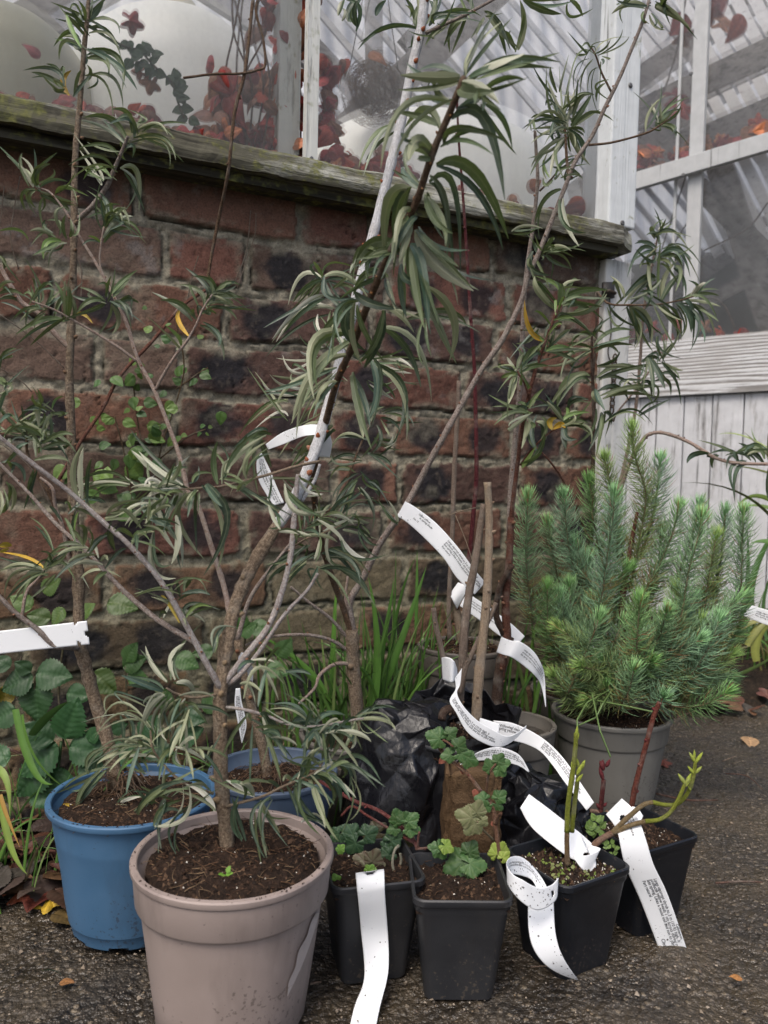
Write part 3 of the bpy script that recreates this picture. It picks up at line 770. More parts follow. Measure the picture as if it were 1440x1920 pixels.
# ------------------------------------------------------------------ pots
def lathe(mb, c, prof, n=96, wob=0, mi=0, col=(1, 1, 1), notch=None):
    rings = []
    for (r, z) in prof:
        ring = []
        for k in range(n):
            a_ = 2*math.pi*k/n; rr = r*(1+wob*math.sin(2*a_+1)*z/.14+wob*.5*math.sin(5*a_+.4)); zz = z
            if notch and z < .004 and notch(k): zz = .006
            ring.append(mb.v(Vector((c[0]+rr*math.cos(a_), c[1]+rr*math.sin(a_), c[2]+zz)), col))
        rings.append(ring)
    for j in range(len(rings)-1):
        for k in range(n): mb.f((rings[j][k], rings[j][(k+1) % n], rings[j+1][(k+1) % n], rings[j+1][k]), mi)
    return rings
def rim_dirt(root, c, R_, H, n=70):
    mb = MB()
    for _ in range(n):
        a_ = R.gauss(-1.57, 1.2) if R.random() < .6 else R.random()*6.28
        on = R.random() < .75
        rr, z = (R_-R.uniform(.001, .005), H+.0002) if on else (R_-.0035-R.random()*.004*0, H-R.uniform(.012, .05))
        p = Vector((c[0]+rr*math.cos(a_), c[1]+rr*math.sin(a_), c[2]+z))
        if not on: continue
        s = R.uniform(.0005, .0016); k = [Vector((R.uniform(-1.3, 1.3), R.uniform(-1.3, 1.3), 0)) for q in range(3)]+[Vector((0, 0, .7))]
        ids = [mb.v(p+q*s, (.025, .014, .009)) for q in k]
        for q in ((0, 1, 3), (1, 2, 3), (2, 0, 3)): mb.f([ids[j] for j in q])
    o = mb.build('soil_crumbs', CRUMB, root); o['kind'] = 'stuff'
def round_pot(root, c, R_, H, mat, foot=.72, band=.020, band_w=.0030, rimh=.006, notches=False, soil_z=None, wob=.004):
    rb_ = R_*foot; b0 = H-.034
    def rad(z): return rb_+(R_*.955-rb_)*(z/H)
    prof = [(rb_*.93, .0), (rb_*.985, .001), (rb_, .004), (rad(.013), .013), (rad(.013)+.0012, .0145)] if notches else [(rb_*.97, 0), (rb_, .003)]
    prof += [(rad(H*.25)+(.0012 if notches else 0), H*.25), (rad(H*.5), H*.5), (rad(b0)-.0002, b0-.003), (rad(b0)+band_w*.75, b0-.0005), (rad(b0)+band_w, b0+.0015), (rad(H-.010)+band_w*.75, H-rimh-.0012), (R_-.0030, H-rimh-.0010), (R_-.0006, H-rimh), (R_, H-rimh+.0012), (R_, H-.0012), (R_-.0010, H), (R_-.0052, H), (R_-.0062, H-.0010), (R_-.0068, H-.008), (rad(H)-.0085, H-.016), (rad(H*.6)-.004, H*.5), (rb_*.9, .004)]
    mb = MB(); nf = (lambda k: (k//4) % 3 == 0) if notches else None
    lathe(mb, c, prof, 96, wob, notch=nf)
    mb.build('pot', mat, root, sharp=28)
    rim_dirt(root, c, R_, H)
    sz = soil_z if soil_z is not None else H-.017
    soil_disc(root, c, rad(sz)-.0075, sz)
def crumbs_on(mb, fn, n, rad_fn, white=.12, fib=160, fibL=.018, size=1.0, moss=0):
    for _ in range(n):
        x, y = rad_fn(); p = fn(x, y); r = R.uniform(.0009, .0028)*size*(1 if R.random() < .9 else 1.6)
        wv = R.random() < white
        c = (.55, .52, .46) if wv else R.choice([(.022, .012, .008), (.05, .028, .017), (.012, .007, .005), (.085, .05, .03)])
        if wv: r = min(r*.8, .0012)
        if R.random() < moss: c = (.13, .18, .04)
        a_ = R.random()*6; k = [Vector((math.cos(a_+q*2.1)*R.uniform(.7, 1.2), math.sin(a_+q*2.1)*R.uniform(.7, 1.2), -.2)) for q in range(3)]+[Vector((R.uniform(-.4, .4), R.uniform(-.4, .4), R.uniform(.6, 1.1)))]
        ids = [mb.v(p+q*r, c) for q in k]
        for q in ((0, 1, 3), (1, 2, 3), (2, 0, 3)): mb.f([ids[j] for j in q], 1)
    for _ in range(fib):
        x, y = rad_fn(); p = fn(x, y)+Vector((0, 0, .001)); a_ = R.random()*6.28; L = fibL*R.uniform(.3, 1.1)
        pts = [p]; d = Vector((math.cos(a_), math.sin(a_), R.uniform(-.1, .45)))
        for q in range(4):
            d = (d+Vector((R.uniform(-.5, .5), R.uniform(-.5, .5), R.uniform(-.35, .15)))).normalized(); pts.append(pts[-1]+d*L/4)
        c = R.choice([(.10, .055, .03), (.06, .03, .018), (.18, .12, .07), (.035, .02, .012)]); w_ = R.uniform(.00025, .0006); prev = None
        for q, s_ in enumerate(pts):
            v = Vector((-math.sin(a_), math.cos(a_), .3)).normalized()*w_*(1-q*.18)
            ids = [mb.v(s_-v, c), mb.v(s_+v, c), mb.v(s_+Vector((0, 0, w_)), c)]
            if prev:
                for k in range(3): mb.f((prev[k], prev[(k+1) % 3], ids[(k+1) % 3], ids[k]), 1)
            prev = ids
SOILOPT = dict(n=900, white=.045, fib=380, moss=0)
def soil_disc(root, c, r, z, opt=None):
    o_ = dict(SOILOPT); o_.update(opt or {}); mb = MB(); nr, na = 26, 80; off = R.random()*50
    def hz(x, y):
        q = math.hypot(x, y)/r
        return z+.006*(1-q*q)+.0055*mnoise.noise(Vector((x*50+off, y*50, 0)))+.0035*mnoise.noise(Vector((x*160, y*160+off, 2)))+.0018*mnoise.noise(Vector((x*420, y*420+off, 2)))
    fn = lambda x, y: Vector((c[0]+x, c[1]+y, c[2]+hz(x, y)))
    rows = [[mb.v(fn(r*j/nr*math.cos(2*math.pi*k/na), r*j/nr*math.sin(2*math.pi*k/na))) for k in range(na)] for j in range(nr+1)]
    for j in range(nr):
        for k in range(na): mb.f((rows[j][k], rows[j][(k+1) % na], rows[j+1][(k+1) % na], rows[j+1][k]))
    def rf():
        a_ = R.random()*6.283; q = r*.97*math.sqrt(R.random()); return q*math.cos(a_), q*math.sin(a_)
    crumbs_on(mb, fn, o_['n'], rf, o_['white'], o_['fib'], moss=o_['moss'])
    mb.build('soil', [SOIL, CRUMB], root)
def rsq(h, cr, n=6):
    out = []
    for (sx, sy, a0) in ((1, 1, 0), (-1, 1, 90), (-1, -1, 180), (1, -1, 270)):
        for k in range(n+1):
            a_ = math.radians(a0+90*k/n); out.append((sx*(h-cr)+cr*math.cos(a_), sy*(h-cr)+cr*math.sin(a_)))
    return out
def square_pot(root, c, rot, mat, size=.09, H=.10, foot=.70, opt=None, soil_z=None):
    mb = MB(); hs = size/2; prof = [(hs*foot*.93, 0, .008), (hs*foot, .0015, .009), (hs*.955*(foot+(1-foot)*.86), H-.016, .009), (hs*.955, H-.012, .010), (hs*.958, H-.0085, .010), (hs-.0012, H-.0075, .011), (hs, H-.006, .011), (hs, H-.0012, .011), (hs-.0012, H, .011), (hs-.003, H-.0006, .010), (hs-.0042, H-.006, .010), (hs*.80, H*.4, .010)]
    ca, sa = math.cos(rot), math.sin(rot); rings = []
    for (h, z, cr) in prof:
        ring = []
        for (x, y) in rsq(h, cr):
            if z == 0 and (abs(x) < h*.45 or abs(y) < h*.45): pass
            bow = 1-.018*math.cos(min(1, abs(x)/h)*math.pi/2)*0
            ring.append(mb.v(Vector((c[0]+(x*ca-y*sa)*bow, c[1]+(x*sa+y*ca)*bow, z))))
        rings.append(ring)
    n = len(rings[0])
    for j in range(len(rings)-1):
        for k in range(n): mb.f((rings[j][k], rings[j][(k+1) % n], rings[j+1][(k+1) % n], rings[j+1][k]))
    mb.f(rings[0][::-1]); mb.build('pot', mat, root, sharp=40)
    o_ = dict(n=420, white=.10, fib=90, moss=0); o_.update(opt or {}); mb = MB(); z = soil_z or H-.012; h = hs*.93; off = R.random()*40; N_ = 44
    def fn(x, y):
        zz = z+.003*mnoise.noise(Vector((x*60+off, y*60, 0)))+.0035*mnoise.noise(Vector((x*170+off, y*170, 0)))+.002*mnoise.noise(Vector((x*450+off, y*450, 0)))
        return Vector((c[0]+x*ca-y*sa, c[1]+x*sa+y*ca, zz))
    rows = [[mb.v(fn(-h+2*h*i/N_, -h+2*h*j/N_)) for i in range(N_+1)] for j in range(N_+1)]
    for j in range(N_):
        for i in range(N_): mb.f((rows[j][i], rows[j][i+1], rows[j+1][i+1], rows[j+1][i]))
    crumbs_on(mb, fn, o_['n'], lambda: (R.uniform(-h, h)*.97, R.uniform(-h, h)*.97), o_['white'], o_['fib'], .012, moss=o_['moss'])
    mb.build('soil', [SOIL, CRUMB], root)

# ------------------------------------------------------------------ paper-thin plastic labels
def m_label():
    t = NT('label_plastic'); o = t.obj(); a_ = t.noise(o, 700, 3, .6); b_ = t.noise(o, 45, 3)
    k = t.ramp(t.math('MULTIPLY', a_, t.math('ADD', b_, .5)), [(.74, 0.0), (.78, 1.0)])
    c = t.mix(k, (.84, .86, .88), (.03, .02, .015))
    n_ = t.noise(o, 25, 2)
    b = t.bsdf(c, .42, t.bump(n_, .12, .003), .45); tl = t.n('ShaderNodeBsdfTranslucent'); t.set(tl, 'Color', (.8, .8, .8))
    return t.done(t.mixs(.12, b, tl.outputs[0]))
LABELM = m_label(); INK = m_plastic('printed_ink', (.035, .035, .04), .6)
_tc = {}
def text_mesh(s, bold=False):
    if s in _tc: return _tc[s]
    cu = bpy.data.curves.new('txt', 'FONT'); cu.body = s; cu.size = 1.0; cu.resolution_u = 2; cu.offset = .012
    ob = bpy.data.objects.new('txt', cu); COL.objects.link(ob)
    dg = bpy.context.evaluated_depsgraph_get(); me = bpy.data.meshes.new_from_object(ob.evaluated_get(dg))
    V = [tuple(v.co[:2]) for v in me.vertices]; F = [tuple(p.vertices) for p in me.polygons]
    bpy.data.objects.remove(ob); bpy.data.curves.remove(cu); bpy.data.meshes.remove(me)
    _tc[s] = (V, F); return V, F
def label(name_label, secs, texts=(), holes=(), group='white loop labels tied on the plants', text_far=False, cat='plant label', dirt=0):
    """secs: (ax,ay,ad, bx,by,bd) pixel+distance of the strip's two edges"""
    sec3 = [tuple(P(s[0], s[1], s[2]))+tuple(P(s[3], s[4], s[5])) for s in secs]
    q = smooth_pts(sec3, 10); A = [Vector(x[:3]) for x in q]; B = [Vector(x[3:]) for x in q]
    cl = [0]
    for i in range(1, len(q)): cl.append(cl[-1]+((A[i]+B[i])/2-(A[i-1]+B[i-1])/2).length)
    Lt = cl[-1]; base = (A[0]+B[0])/2
    def S(v, u):        # v metres along, u 0..1 across
        i = 0
        v = min(max(v, 0), Lt*.9999)
        i = int(np.searchsorted(cl, v, side='right')-1); i = min(i, len(cl)-2)
        f = (v-cl[i])/max(1e-9, cl[i+1]-cl[i]); a_ = A[i].lerp(A[i+1], f); b_ = B[i].lerp(B[i+1], f)
        return a_.lerp(b_, u)
    mb = MB(); nv = max(12, int(Lt/.0016)); nu = 16; ids = []
    for j in range(nv+1):
        ids.append([mb.v(S(Lt*j/nv, i/nu)) for i in range(nu+1)])
    for j in range(nv):
        for i in range(nu):
            vv = Lt*(j+.5)/nv; uu = (i+.5)/nu
            if any(((vv-h[0])/h[2])**2+((uu-h[1])/h[3])**2 < 1 for h in holes): continue
            mb.f((ids[j][i], ids[j][i+1], ids[j+1][i+1], ids[j+1][i]))
    root = bpy.data.objects.new('plant_label', None); COL.objects.link(root); root.location = base; root.empty_display_size = .01
    tag(root, name_label, cat, group)
    mb.build('strip', LABELM, root, solid=.0005)
    if dirt:
        md_ = MB()
        for _ in range(dirt):
            v = Lt*R.random(); u = R.uniform(.04, .96); p = S(v, u); e1 = (S(v+.001, u)-S(v-.001, u)).normalized(); e2 = (S(v, u+.02)-S(v, u-.02)).normalized(); nn = e1.cross(e2).normalized()
            r = abs(R.gauss(0, .00036))+.00015
            for sg_ in (-1, 1):
                ids = [md_.v(p+nn*sg_*.00045+(e1*math.cos(q*1.25)+e2*math.sin(q*1.25))*r*R.uniform(.6, 1.4), (.03, .02, .014)) for q in range(5)]
                md_.f(ids if sg_ > 0 else ids[::-1])
        md_.build('soil_specks', CRUMB, root)['kind'] = 'stuff'
    if texts:
        for (s, v0, u0, size, dr) in texts:
            mt = MB()
            V_, F_ = text_mesh(s); idx = []
            pm = S(v0+dr*.01, u0); Tv = (S(v0+dr*.01+.001, u0)-pm); Tu = S(v0+dr*.01, min(1, u0+.05))-pm
            n_ = Tv.cross(Tu).normalized(); vd = (Vector((0, 0, CAMH))-pm)
            if n_.dot(vd) < 0: n_ = -n_
            upv = n_.cross(Tv*dr); sg = 1 if upv.dot(Tu) > 0 else -1
            wl_ = (A[len(A)//2]-B[len(B)//2]).length
            for (x, y) in V_:
                v = v0+dr*x*size; u = u0+sg*y*size/wl_
                p = S(v, u); e1 = S(v+.0005, u)-S(v-.0005, u); e2 = S(v, u+.02)-S(v, u-.02)
                nn = e1.cross(e2); nn = nn.normalized() if nn.length > 1e-12 else n_
                if nn.dot(n_) < 0: nn = -nn
                idx.append(mt.v(p+nn*.0005))
            for fc in F_: mt.f([idx[k] for k in fc])
            mt.build('text_line', INK, root, smooth=False)
    return root
# ------------------------------------------------------------------ things inside the greenhouse
def blob(name, c, rad, mat, label_, cat, sup=2.0, bands=True, n=48, m_=40, flat=1.0, group=None):
    mb = MB(); rows = []
    for j in range(m_+1):
        ph = math.pi*j/m_; sp, cp = math.sin(ph), math.cos(ph); e = 2/sup
        row = []
        for k in range(n):
            a_ = 2*math.pi*k/n; sa, ca = math.sin(a_), math.cos(a_)
            f = lambda v: math.copysign(abs(v)**e, v)
            g_ = 1+(.006*math.sin(cp*22) if bands else 0)
            row.append(mb.v(Vector((c.x+rad[0]*f(sp)*f(ca)*g_, c.y+rad[1]*f(sp)*f(sa)*g_, c.z+rad[2]*f(cp)))))
        rows.append(row)
    for j in range(m_):
        for k in range(n): mb.f((rows[j][k], rows[j+1][k], rows[j+1][(k+1) % n], rows[j][(k+1) % n]))
    root = empty(name, Vector((c.x, c.y, c.z-rad[2])), label_, cat, group)
    mb.build('tank_body', mat, root); return root, c
_t = NT('milky_tank'); _n = _t.noise(_t.obj(), 9, 4); _b = _t.bsdf(_t.mix(_t.ramp(_n, [(.4, 0.0), (.7, .5)]), (.90, .90, .87), (.74, .74, .66)), .4)
_l = _t.n('ShaderNodeBsdfTranslucent'); _l.inputs[0].default_value = (.92, .92, .88, 1); TANKM = _t.done(_t.mixs(.35, _b, _l.outputs[0]))
TANKB = m_plastic('beige_tank', (.36, .34, .24), .45, (.2, .18, .1), .3)
def cap(root, c, r, z):
    mb = MB(); lathe(mb, (c.x, c.y, c.z+z), [(r*1.1, -.01), (r*1.1, .008), (r, .010), (r, .028), (r*.92, .031), (.001, .031)], 32); mb.build('cap', TANKB, root)
c = Wray(322, 262, -.34)[0]; r_, c = blob('water_tank', c, (.185, .16, .212), TANKM, 'large milky white round tank behind the cloudy pane, left of the glazing bar', 'tank', 2.2); cap(r_, c, .04, .20)
c = Wray(800, 420, -.42)[0]; r_, c = blob('water_tank', c, (.30, .22, .215), TANKM, 'wide low milky dome-shaped tank behind the pane right of the glazing bar', 'tank', 2.3)
c = Wray(-10, 235, -.30)[0]; r_, c = blob('storage_tub', c, (.15, .15, .16), TANKB, 'dull beige rounded tub behind the pane at the far left', 'tub', 2.6)
# staging shelf that carries them
shelf = empty('staging_bench', W(0, .5, -.4), 'grey slatted bench inside the greenhouse under the tanks', 'bench')
mb = MB(); zt = ZS-.12
for k_ in range(7): boxW(mb, -.84, tE-.06, zt-.02, zt, -.06-.10*k_-.085, -.06-.10*k_)
mb.build('bench_top', WEATH, shelf, smooth=False)
for t_ in (-.8, 0, .5):
    for o_ in (-.1, -.66): mb = MB(); boxW(mb, t_, t_+.045, 0, zt-.022, o_-.045, o_); mb.build('leg', WEATH, shelf, smooth=False)
# Virginia creeper: crumpled red leaves heaped along the sill inside, hanging by the bar
RED = [(.30, .035, .025), (.40, .07, .035), (.45, .15, .06), (.20, .03, .03), (.34, .15, .08), (.42, .06, .06), (.25, .12, .08)]
cr = empty('virginia_creeper', Wray(450, 250, -.05)[0], 'dry red creeper leaves and stems heaped behind the cloudy panes above the sill', 'climbing plant')
mb = MB(); rc = random.Random(21)
def cleaf(px, py, o_, L):
    p = Wray(px, py, o_)[0]; d = Vector((rc.uniform(-1, 1), rc.uniform(-.4, .4), rc.uniform(-1, .35))); n = Vector((rc.uniform(-.7, .7), -1, rc.uniform(-.5, .8)))
    c = rc.choice(RED); broad(mb, p, d, n, L, 'lobed' if rc.random() < .35 else 'ivy', c, tuple(min(1, x*1.6+.02) for x in c), curl=rc.uniform(.4, 2.2))
zones = [(-40, 300, 185, 262, 70, .026), (290, 560, 235, 335, 150, .030), (400, 560, 120, 260, 60, .034), (490, 560, 0, 150, 26, .034), (600, 760, 285, 345, 46, .03), (598, 626, 100, 290, 26, .028), (540, 570, -60, 60, 10, .04), (860, 1120, 345, 410, 12, .03), (1090, 1125, 370, 400, 6, .04)]
for (x0, x1, y0, y1, n_, L) in zones:
    mb = MB()
    for _ in range(n_):
        x = rc.uniform(x0, x1); lo = 186+.21*x+4
        y = min(rc.uniform(y0, y1), lo) if y1 > 150 else rc.uniform(y0, y1)
        cleaf(x, y, rc.uniform(-.075, -.022), L*rc.uniform(.6, 1.2))
    mb.build('leaf_heap', DRY, cr)
for (x, y, L) in ((690, 100, .03), (655, 110, .03), (640, 110, .02), (75, 110, .02), (270, 135, .02), (235, 35, .03), (285, 145, .028)): mb = MB(); cleaf(x, y, -.04, L); mb.build('leaf', DRY, cr)
mb = MB()
for _ in range(16):
    x = rc.uniform(430, 570); pts = [Wray(x+rc.uniform(-30, 30), y, rc.uniform(-.08, -.025))[0] for y in (-60, 60, 160, 290)]
    mb = MB(); tube(mb, pts, [.0015]*4, (.10, .05, .035), (.2, .12, .08), 5); mb.build('stem', BARK, cr)
# red leaves in the door window
dc = empty('creeper_behind_door', D(1300, 300, -.04), 'dry red creeper leaves lying along the sloping brace behind the door film', 'climbing plant')
mb = MB()
def dleaf(px, py, o_, L):
    p = D(px, py, o_); c = rc.choice(RED); broad(mb, p, Vector((rc.uniform(-1, 1), 0, rc.uniform(-1, 1))), Vector((rc.uniform(-.6, .6), -1, rc.uniform(-.3, .8))), L, 'lobed' if rc.random() < .5 else 'bramble', c, tuple(min(1, x*1.6+.02) for x in c), curl=rc.uniform(.1, .8))
for _ in range(34): x = rc.uniform(1190, 1450); dleaf(x, 322-(x-1190)*.30-rc.uniform(0, 22), rc.uniform(-.05, -.015), .05*rc.uniform(.6, 1.2))
for _ in range(10): x = rc.uniform(1190, 1430); dleaf(x, rc.uniform(612, 628), rc.uniform(-.05, -.015), .05)
for (x, y) in ((1272, 60), (1290, 30), (1350, 10), (1330, 20), (1260, 180), (1270, 200), (1225, 290), (1240, 280), (1395, 30), (1345, 40)): dleaf(x, y, -.06, .075)
mb.build('leaves', DRY, dc)
for (a0, a1, a2) in (((1190, 320), (1330, 300), (1450, 235)), ((1200, 260), (1260, 130), (1290, -20)), ((1390, 640), (1340, 560), (1230, 600)), ((1210, 590), (1240, 500), (1300, 400)), ((1440, 380), (1400, 430), (1320, 470)), ((1290, 320), (1250, 440), (1225, 520))):
    mb = MB(); tube(mb, [D(*a0, -.03), D(*a1, -.04), D(*a2, -.03)], [.0025]*3, (.08, .06, .05), (.15, .12, .1), 5); mb.build('stem', BARK, dc)
# ivy strand
iv = empty('ivy', Wray(240, 100, -.03)[0], 'trailing ivy strand hanging in front of the white tank behind the pane', 'climbing plant')
ivp = [(200, 70), (235, 88), (262, 96), (285, 120), (305, 140), (322, 155), (333, 190), (345, 222)]
mb = MB(); tube(mb, [Wray(x, y, -.03)[0] for x, y in ivp], [.0016]*len(ivp), (.05, .07, .03), (.1, .1, .05), 6); mb.build('stem', BARK, iv)
mb = MB()
for (x, y) in ((240, 78), (243, 112), (252, 92), (262, 105), (268, 92), (280, 98), (282, 120), (293, 132), (326, 145), (335, 150), (328, 168), (333, 182), (343, 205), (350, 222), (264, 112)):
    for _ in range(2): broad(mb, Wray(x+R.uniform(-4, 4), y+R.uniform(-4, 4), -.03)[0], Vector((R.uniform(-1, 1), 0, R.uniform(-1, .4))), Vector((R.uniform(-.4, .4), -1, R.uniform(-.2, .5))), .017, 'ivy', (.022, .050, .024), (.06, .1, .05))
mb.build('leaves', BROAD, iv)
# hanging basket of dead roots
hb = empty('hanging_basket', Wray(700, 160, -.25)[0], 'ragged brown hanging basket of dead roots behind the pane', 'basket'); cc = Wray(700, 165, -.25)[0]; mb = MB()
for _ in range(700):
    u = Vector((rc.gauss(0, 1), rc.gauss(0, 1), rc.gauss(0, 1))).normalized(); p = cc+Vector((u.x*.055, u.y*.055, u.z*.052-.008))*rc.uniform(.6, 1.05); t_ = u.cross(Vector((rc.gauss(0, 1), rc.gauss(0, 1), rc.gauss(0, 1)))).normalized()*rc.uniform(.01, .03)
    tube(mb, [p-t_, p+u*.004, p+t_], [.0004, .0005, .0003], (.20, .13, .10), (.26, .2, .16), 4, cap=False)
mb.build('root_ball', BARK, hb); mb = MB()
for dx_ in (-.045, .045): tube(mb, [cc+Vector((dx_, 0, .03)), cc+Vector((dx_*.4, 0, .2)), cc+Vector((0, 0, .45))], [.001]*3, (.05, .05, .05), (.1, .1, .1), 5)
mb.build('hanger', BARK, hb)

# ------------------------------------------------------------------ the pots
BLUE = m_plastic('blue_pot', (.046, .115, .210), .5); BLUER = m_plastic('blue_pot_rear', (.065, .095, .145), .5)
PINK = m_plastic('taupe_pot', (.264, .212, .190), .5); GREY = m_plastic('grey_pot', (.125, .115, .10), .55); BLACKP = m_plastic('black_pot', (.020, .021, .024), .42, (.10, .08, .06), .5, .10); BLACK2 = m_plastic('blue_black_pot', (.006, .0075, .011), .38, (.08, .06, .05), .5, .06)
def atpot(px, py, y): p = P(px, py, y); return p
def bcol(k):
    return {'grey': ((.24, .18, .15), (.44, .38, .34)), 'whiteb': ((.38, .31, .28), (.60, .56, .54)), 'white': ((.60, .60, .61), (.78, .78, .79)), 'brown': ((.10, .055, .032), (.20, .13, .08)), 'pale': ((.36, .25, .20), (.52, .42, .36)), 'red': ((.085, .010, .016), (.13, .025, .03)), 'trunk': ((.34, .26, .18), (.12, .08, .052)), 'green': ((.20, .25, .03), (.30, .34, .06)), 'redbr': ((.11, .035, .022), (.20, .09, .06)), 'tan': ((.30, .22, .15), (.40, .31, .22)), 'dbr': ((.05, .028, .020), (.11, .07, .05)), 'stake': ((.20, .15, .115), (.27, .21, .17))}[k]
def branch(root, pts, r0, r1, kind, name='branch', knob=.12, bud_c=(.24, .11, .06), budstep=.018, nseg=8, ox=0, oy=0, sc=1):
    """pts: (px,py,depth)"""
    V = [P(ox+p[0]/sc, oy+p[1]/sc, p[2]) for p in pts]; n = len(V)
    rr = [r0+(r1-r0)*i/(n-1) for i in range(n)]; mb = MB(); c, c2 = bcol(kind)
    tube(mb, V, rr, c, c2, nseg, knob=knob)
    if budstep: buds(mb, V, (r0+r1)/2, bud_c, budstep)
    mb.build(name, BARK, root); return V
def on_floor(px, py): return G(px, py, 0)

# ---- A: blue pot, left
cA = P(250, 1503, .79); cA = Vector((cA.x, cA.y, .004))
A = empty('potted_shrub', cA, 'tall thin willow-leaved shrub in the bright blue plastic pot at the left', 'potted plant', 'willow-leaved shrubs in plastic pots')
round_pot(A, cA, .0845, .134, BLUE, foot=.70, notches=True, soil_z=.124, band_w=.0006)
branch(A, [(222, 1480, .80), (205, 1400, .80), (180, 1320, .80), (158, 1240, .795), (148, 1200, .79), (148, 1130, .79), (146, 1060, .79), (137, 950, .79), (133, 800, .79), (130, 700, .79), (136, 560, .79), (139, 420, .79), (141, 300, .79), (150, 190, .79), (158, 90, .79), (164, 30, .79), (170, -60, .79)], .0072, .0016, 'trunk' , 'trunk', .2, (.20, .12, .07), .02, 10)
mb = MB()
rA = random.Random(4)
for _ in range(130):
    b_ = P(222, 1470, .80)+Vector((rA.uniform(-.012, .012), rA.uniform(-.012, .012), rA.uniform(-.012, .014))); a_ = rA.random()*6.28
    tube(mb, [b_, b_+Vector((math.cos(a_)*.010, math.sin(a_)*.010, .002)), b_+Vector((math.cos(a_)*.024, math.sin(a_)*.024, -.010))], [.0007, .0005, .0003], (.16, .09, .05), (.25, .17, .11), 4, cap=False)
mb.build('surface_roots', BARK, A)
dA_ = .79
for pts, r0, r1, kd in (([(148, 410, .79), (172, 388, .78), (200, 350, .775), (214, 318, .77), (228, 285, .765), (240, 255, .76)], .0028, .0014, 'grey'),
    ([(132, 655, .79), (105, 628, .785), (75, 590, .78), (42, 568, .775), (20, 535, .77), (3, 505, .77), (-20, 470, .77)], .0028, .002, 'pale'),
    ([(145, 1215, .785), (120, 1213, .77), (98, 1208, .765), (70, 1180, .76), (30, 1150, .755), (0, 1120, .75), (-40, 1080, .75)], .003, .002, 'grey'),
    ([(138, 1040, .79), (110, 970, .785), (92, 925, .78), (75, 900, .78), (52, 850, .775), (50, 820, .77)], .0024, .0012, 'brown'),
    ([(132, 1060, .79), (118, 990, .78), (104, 950, .775), (98, 915, .77), (75, 895, .77)], .0022, .0012, 'pale'),
    ([(40, 1160, .765), (50, 1110, .77), (72, 1085, .775), (82, 1068, .775)], .0018, .001, 'pale')):
    branch(A, pts, r0, r1, kd, knob=.08, budstep=.022)
fA = MB()
leaves_px(fA, """465 130 430 80 270 10;470 130 490 60 500 -10 W;470 120 520 60 560 0 W;460 110 455 50 420 0;465 200 400 120 370 90;500 110 580 100 655 155;480 150 560 150 625 215;480 180 590 190 655 320;440 230 370 170 290 250 kW;440 330 420 240 300 215 bW;475 270 640 310 660 490 W;470 315 560 320 590 390 W;470 415 610 420 665 590;345 480 270 420 170 390 W;340 440 310 370 250 345;375 515 340 440 385 380 yWb;400 510 420 420 440 380;350 480 310 490 280 465;450 450 490 400 470 350;350 70 420 100 465 160;360 80 400 180 440 260 b;430 250 400 200 340 200 l""", 0, 0, 2.88, .79, 11)
leaves_px(fA, """715 720 690 610 605 590 W;740 690 760 650 770 615;740 700 850 680 940 745;720 745 880 740 950 865;690 770 600 640 450 635 W;640 840 560 780 425 800;620 920 520 840 370 890;600 960 520 900 450 970 b;650 910 740 930 750 1140 lW;550 1000 510 930 430 810 s;680 800 720 790 715 850 t;690 800 655 830 680 865""", 0, 0, 2.88, .765, 12)
leaves_px(fA, """0 85 25 120 20 160;0 290 60 270 130 300;0 320 60 310 110 340;140 1060 60 980 0 900;150 1050 190 940 210 850 W;150 1050 220 980 295 995 t;130 1040 60 1030 0 1040;170 1050 260 1030 290 1080 t;150 1060 300 1050 410 1150;190 1110 290 1080 380 1120;150 1080 190 1080 210 1120 l;130 1030 100 980 40 930;0 740 20 760 30 770;0 640 40 600 90 585;0 690 0 650 30 610;180 1250 160 1350 190 1440 gW;150 1080 100 1060 60 1090 t;120 1100 60 1180 0 1200 k;60 1200 120 1240 130 1310 t;0 830 60 800 30 760 l;200 1030 140 980 120 900;160 1040 230 980 240 930""", 0, 450, 2.88, .77, 12)
leaves_px(fA, """50 20 75 90 55 170 lW;0 60 10 130 -5 200 l;420 380 395 280 425 170 bW;240 480 150 420 0 390 y;240 485 100 450 0 500 l;240 490 80 500 25 630 l;245 495 150 560 65 675;250 490 330 440 410 550;260 470 330 430 370 370;300 400 240 300 185 245 k;270 460 270 400 215 385;300 510 250 560 210 620;0 360 30 350 65 355 yW;0 385 20 380 50 370 y;435 530 530 480 655 525 l;250 480 200 450 130 450;240 500 140 520 60 600 l;235 480 300 380 380 370""", 0, 900, 2.88, .775, 11)
leaves_px(fA, """340 310 400 340 380 440 y;620 400 760 400 890 300 wW;490 380 650 320 830 390 l;570 130 480 230 400 350 tW;600 110 450 150 340 230;480 150 480 50 600 0;460 130 500 60 560 20;650 300 700 280 760 270 w""", 0, 1400, 2.88, .775, 12, .01)
fA.build('foliage', LEAF, A)

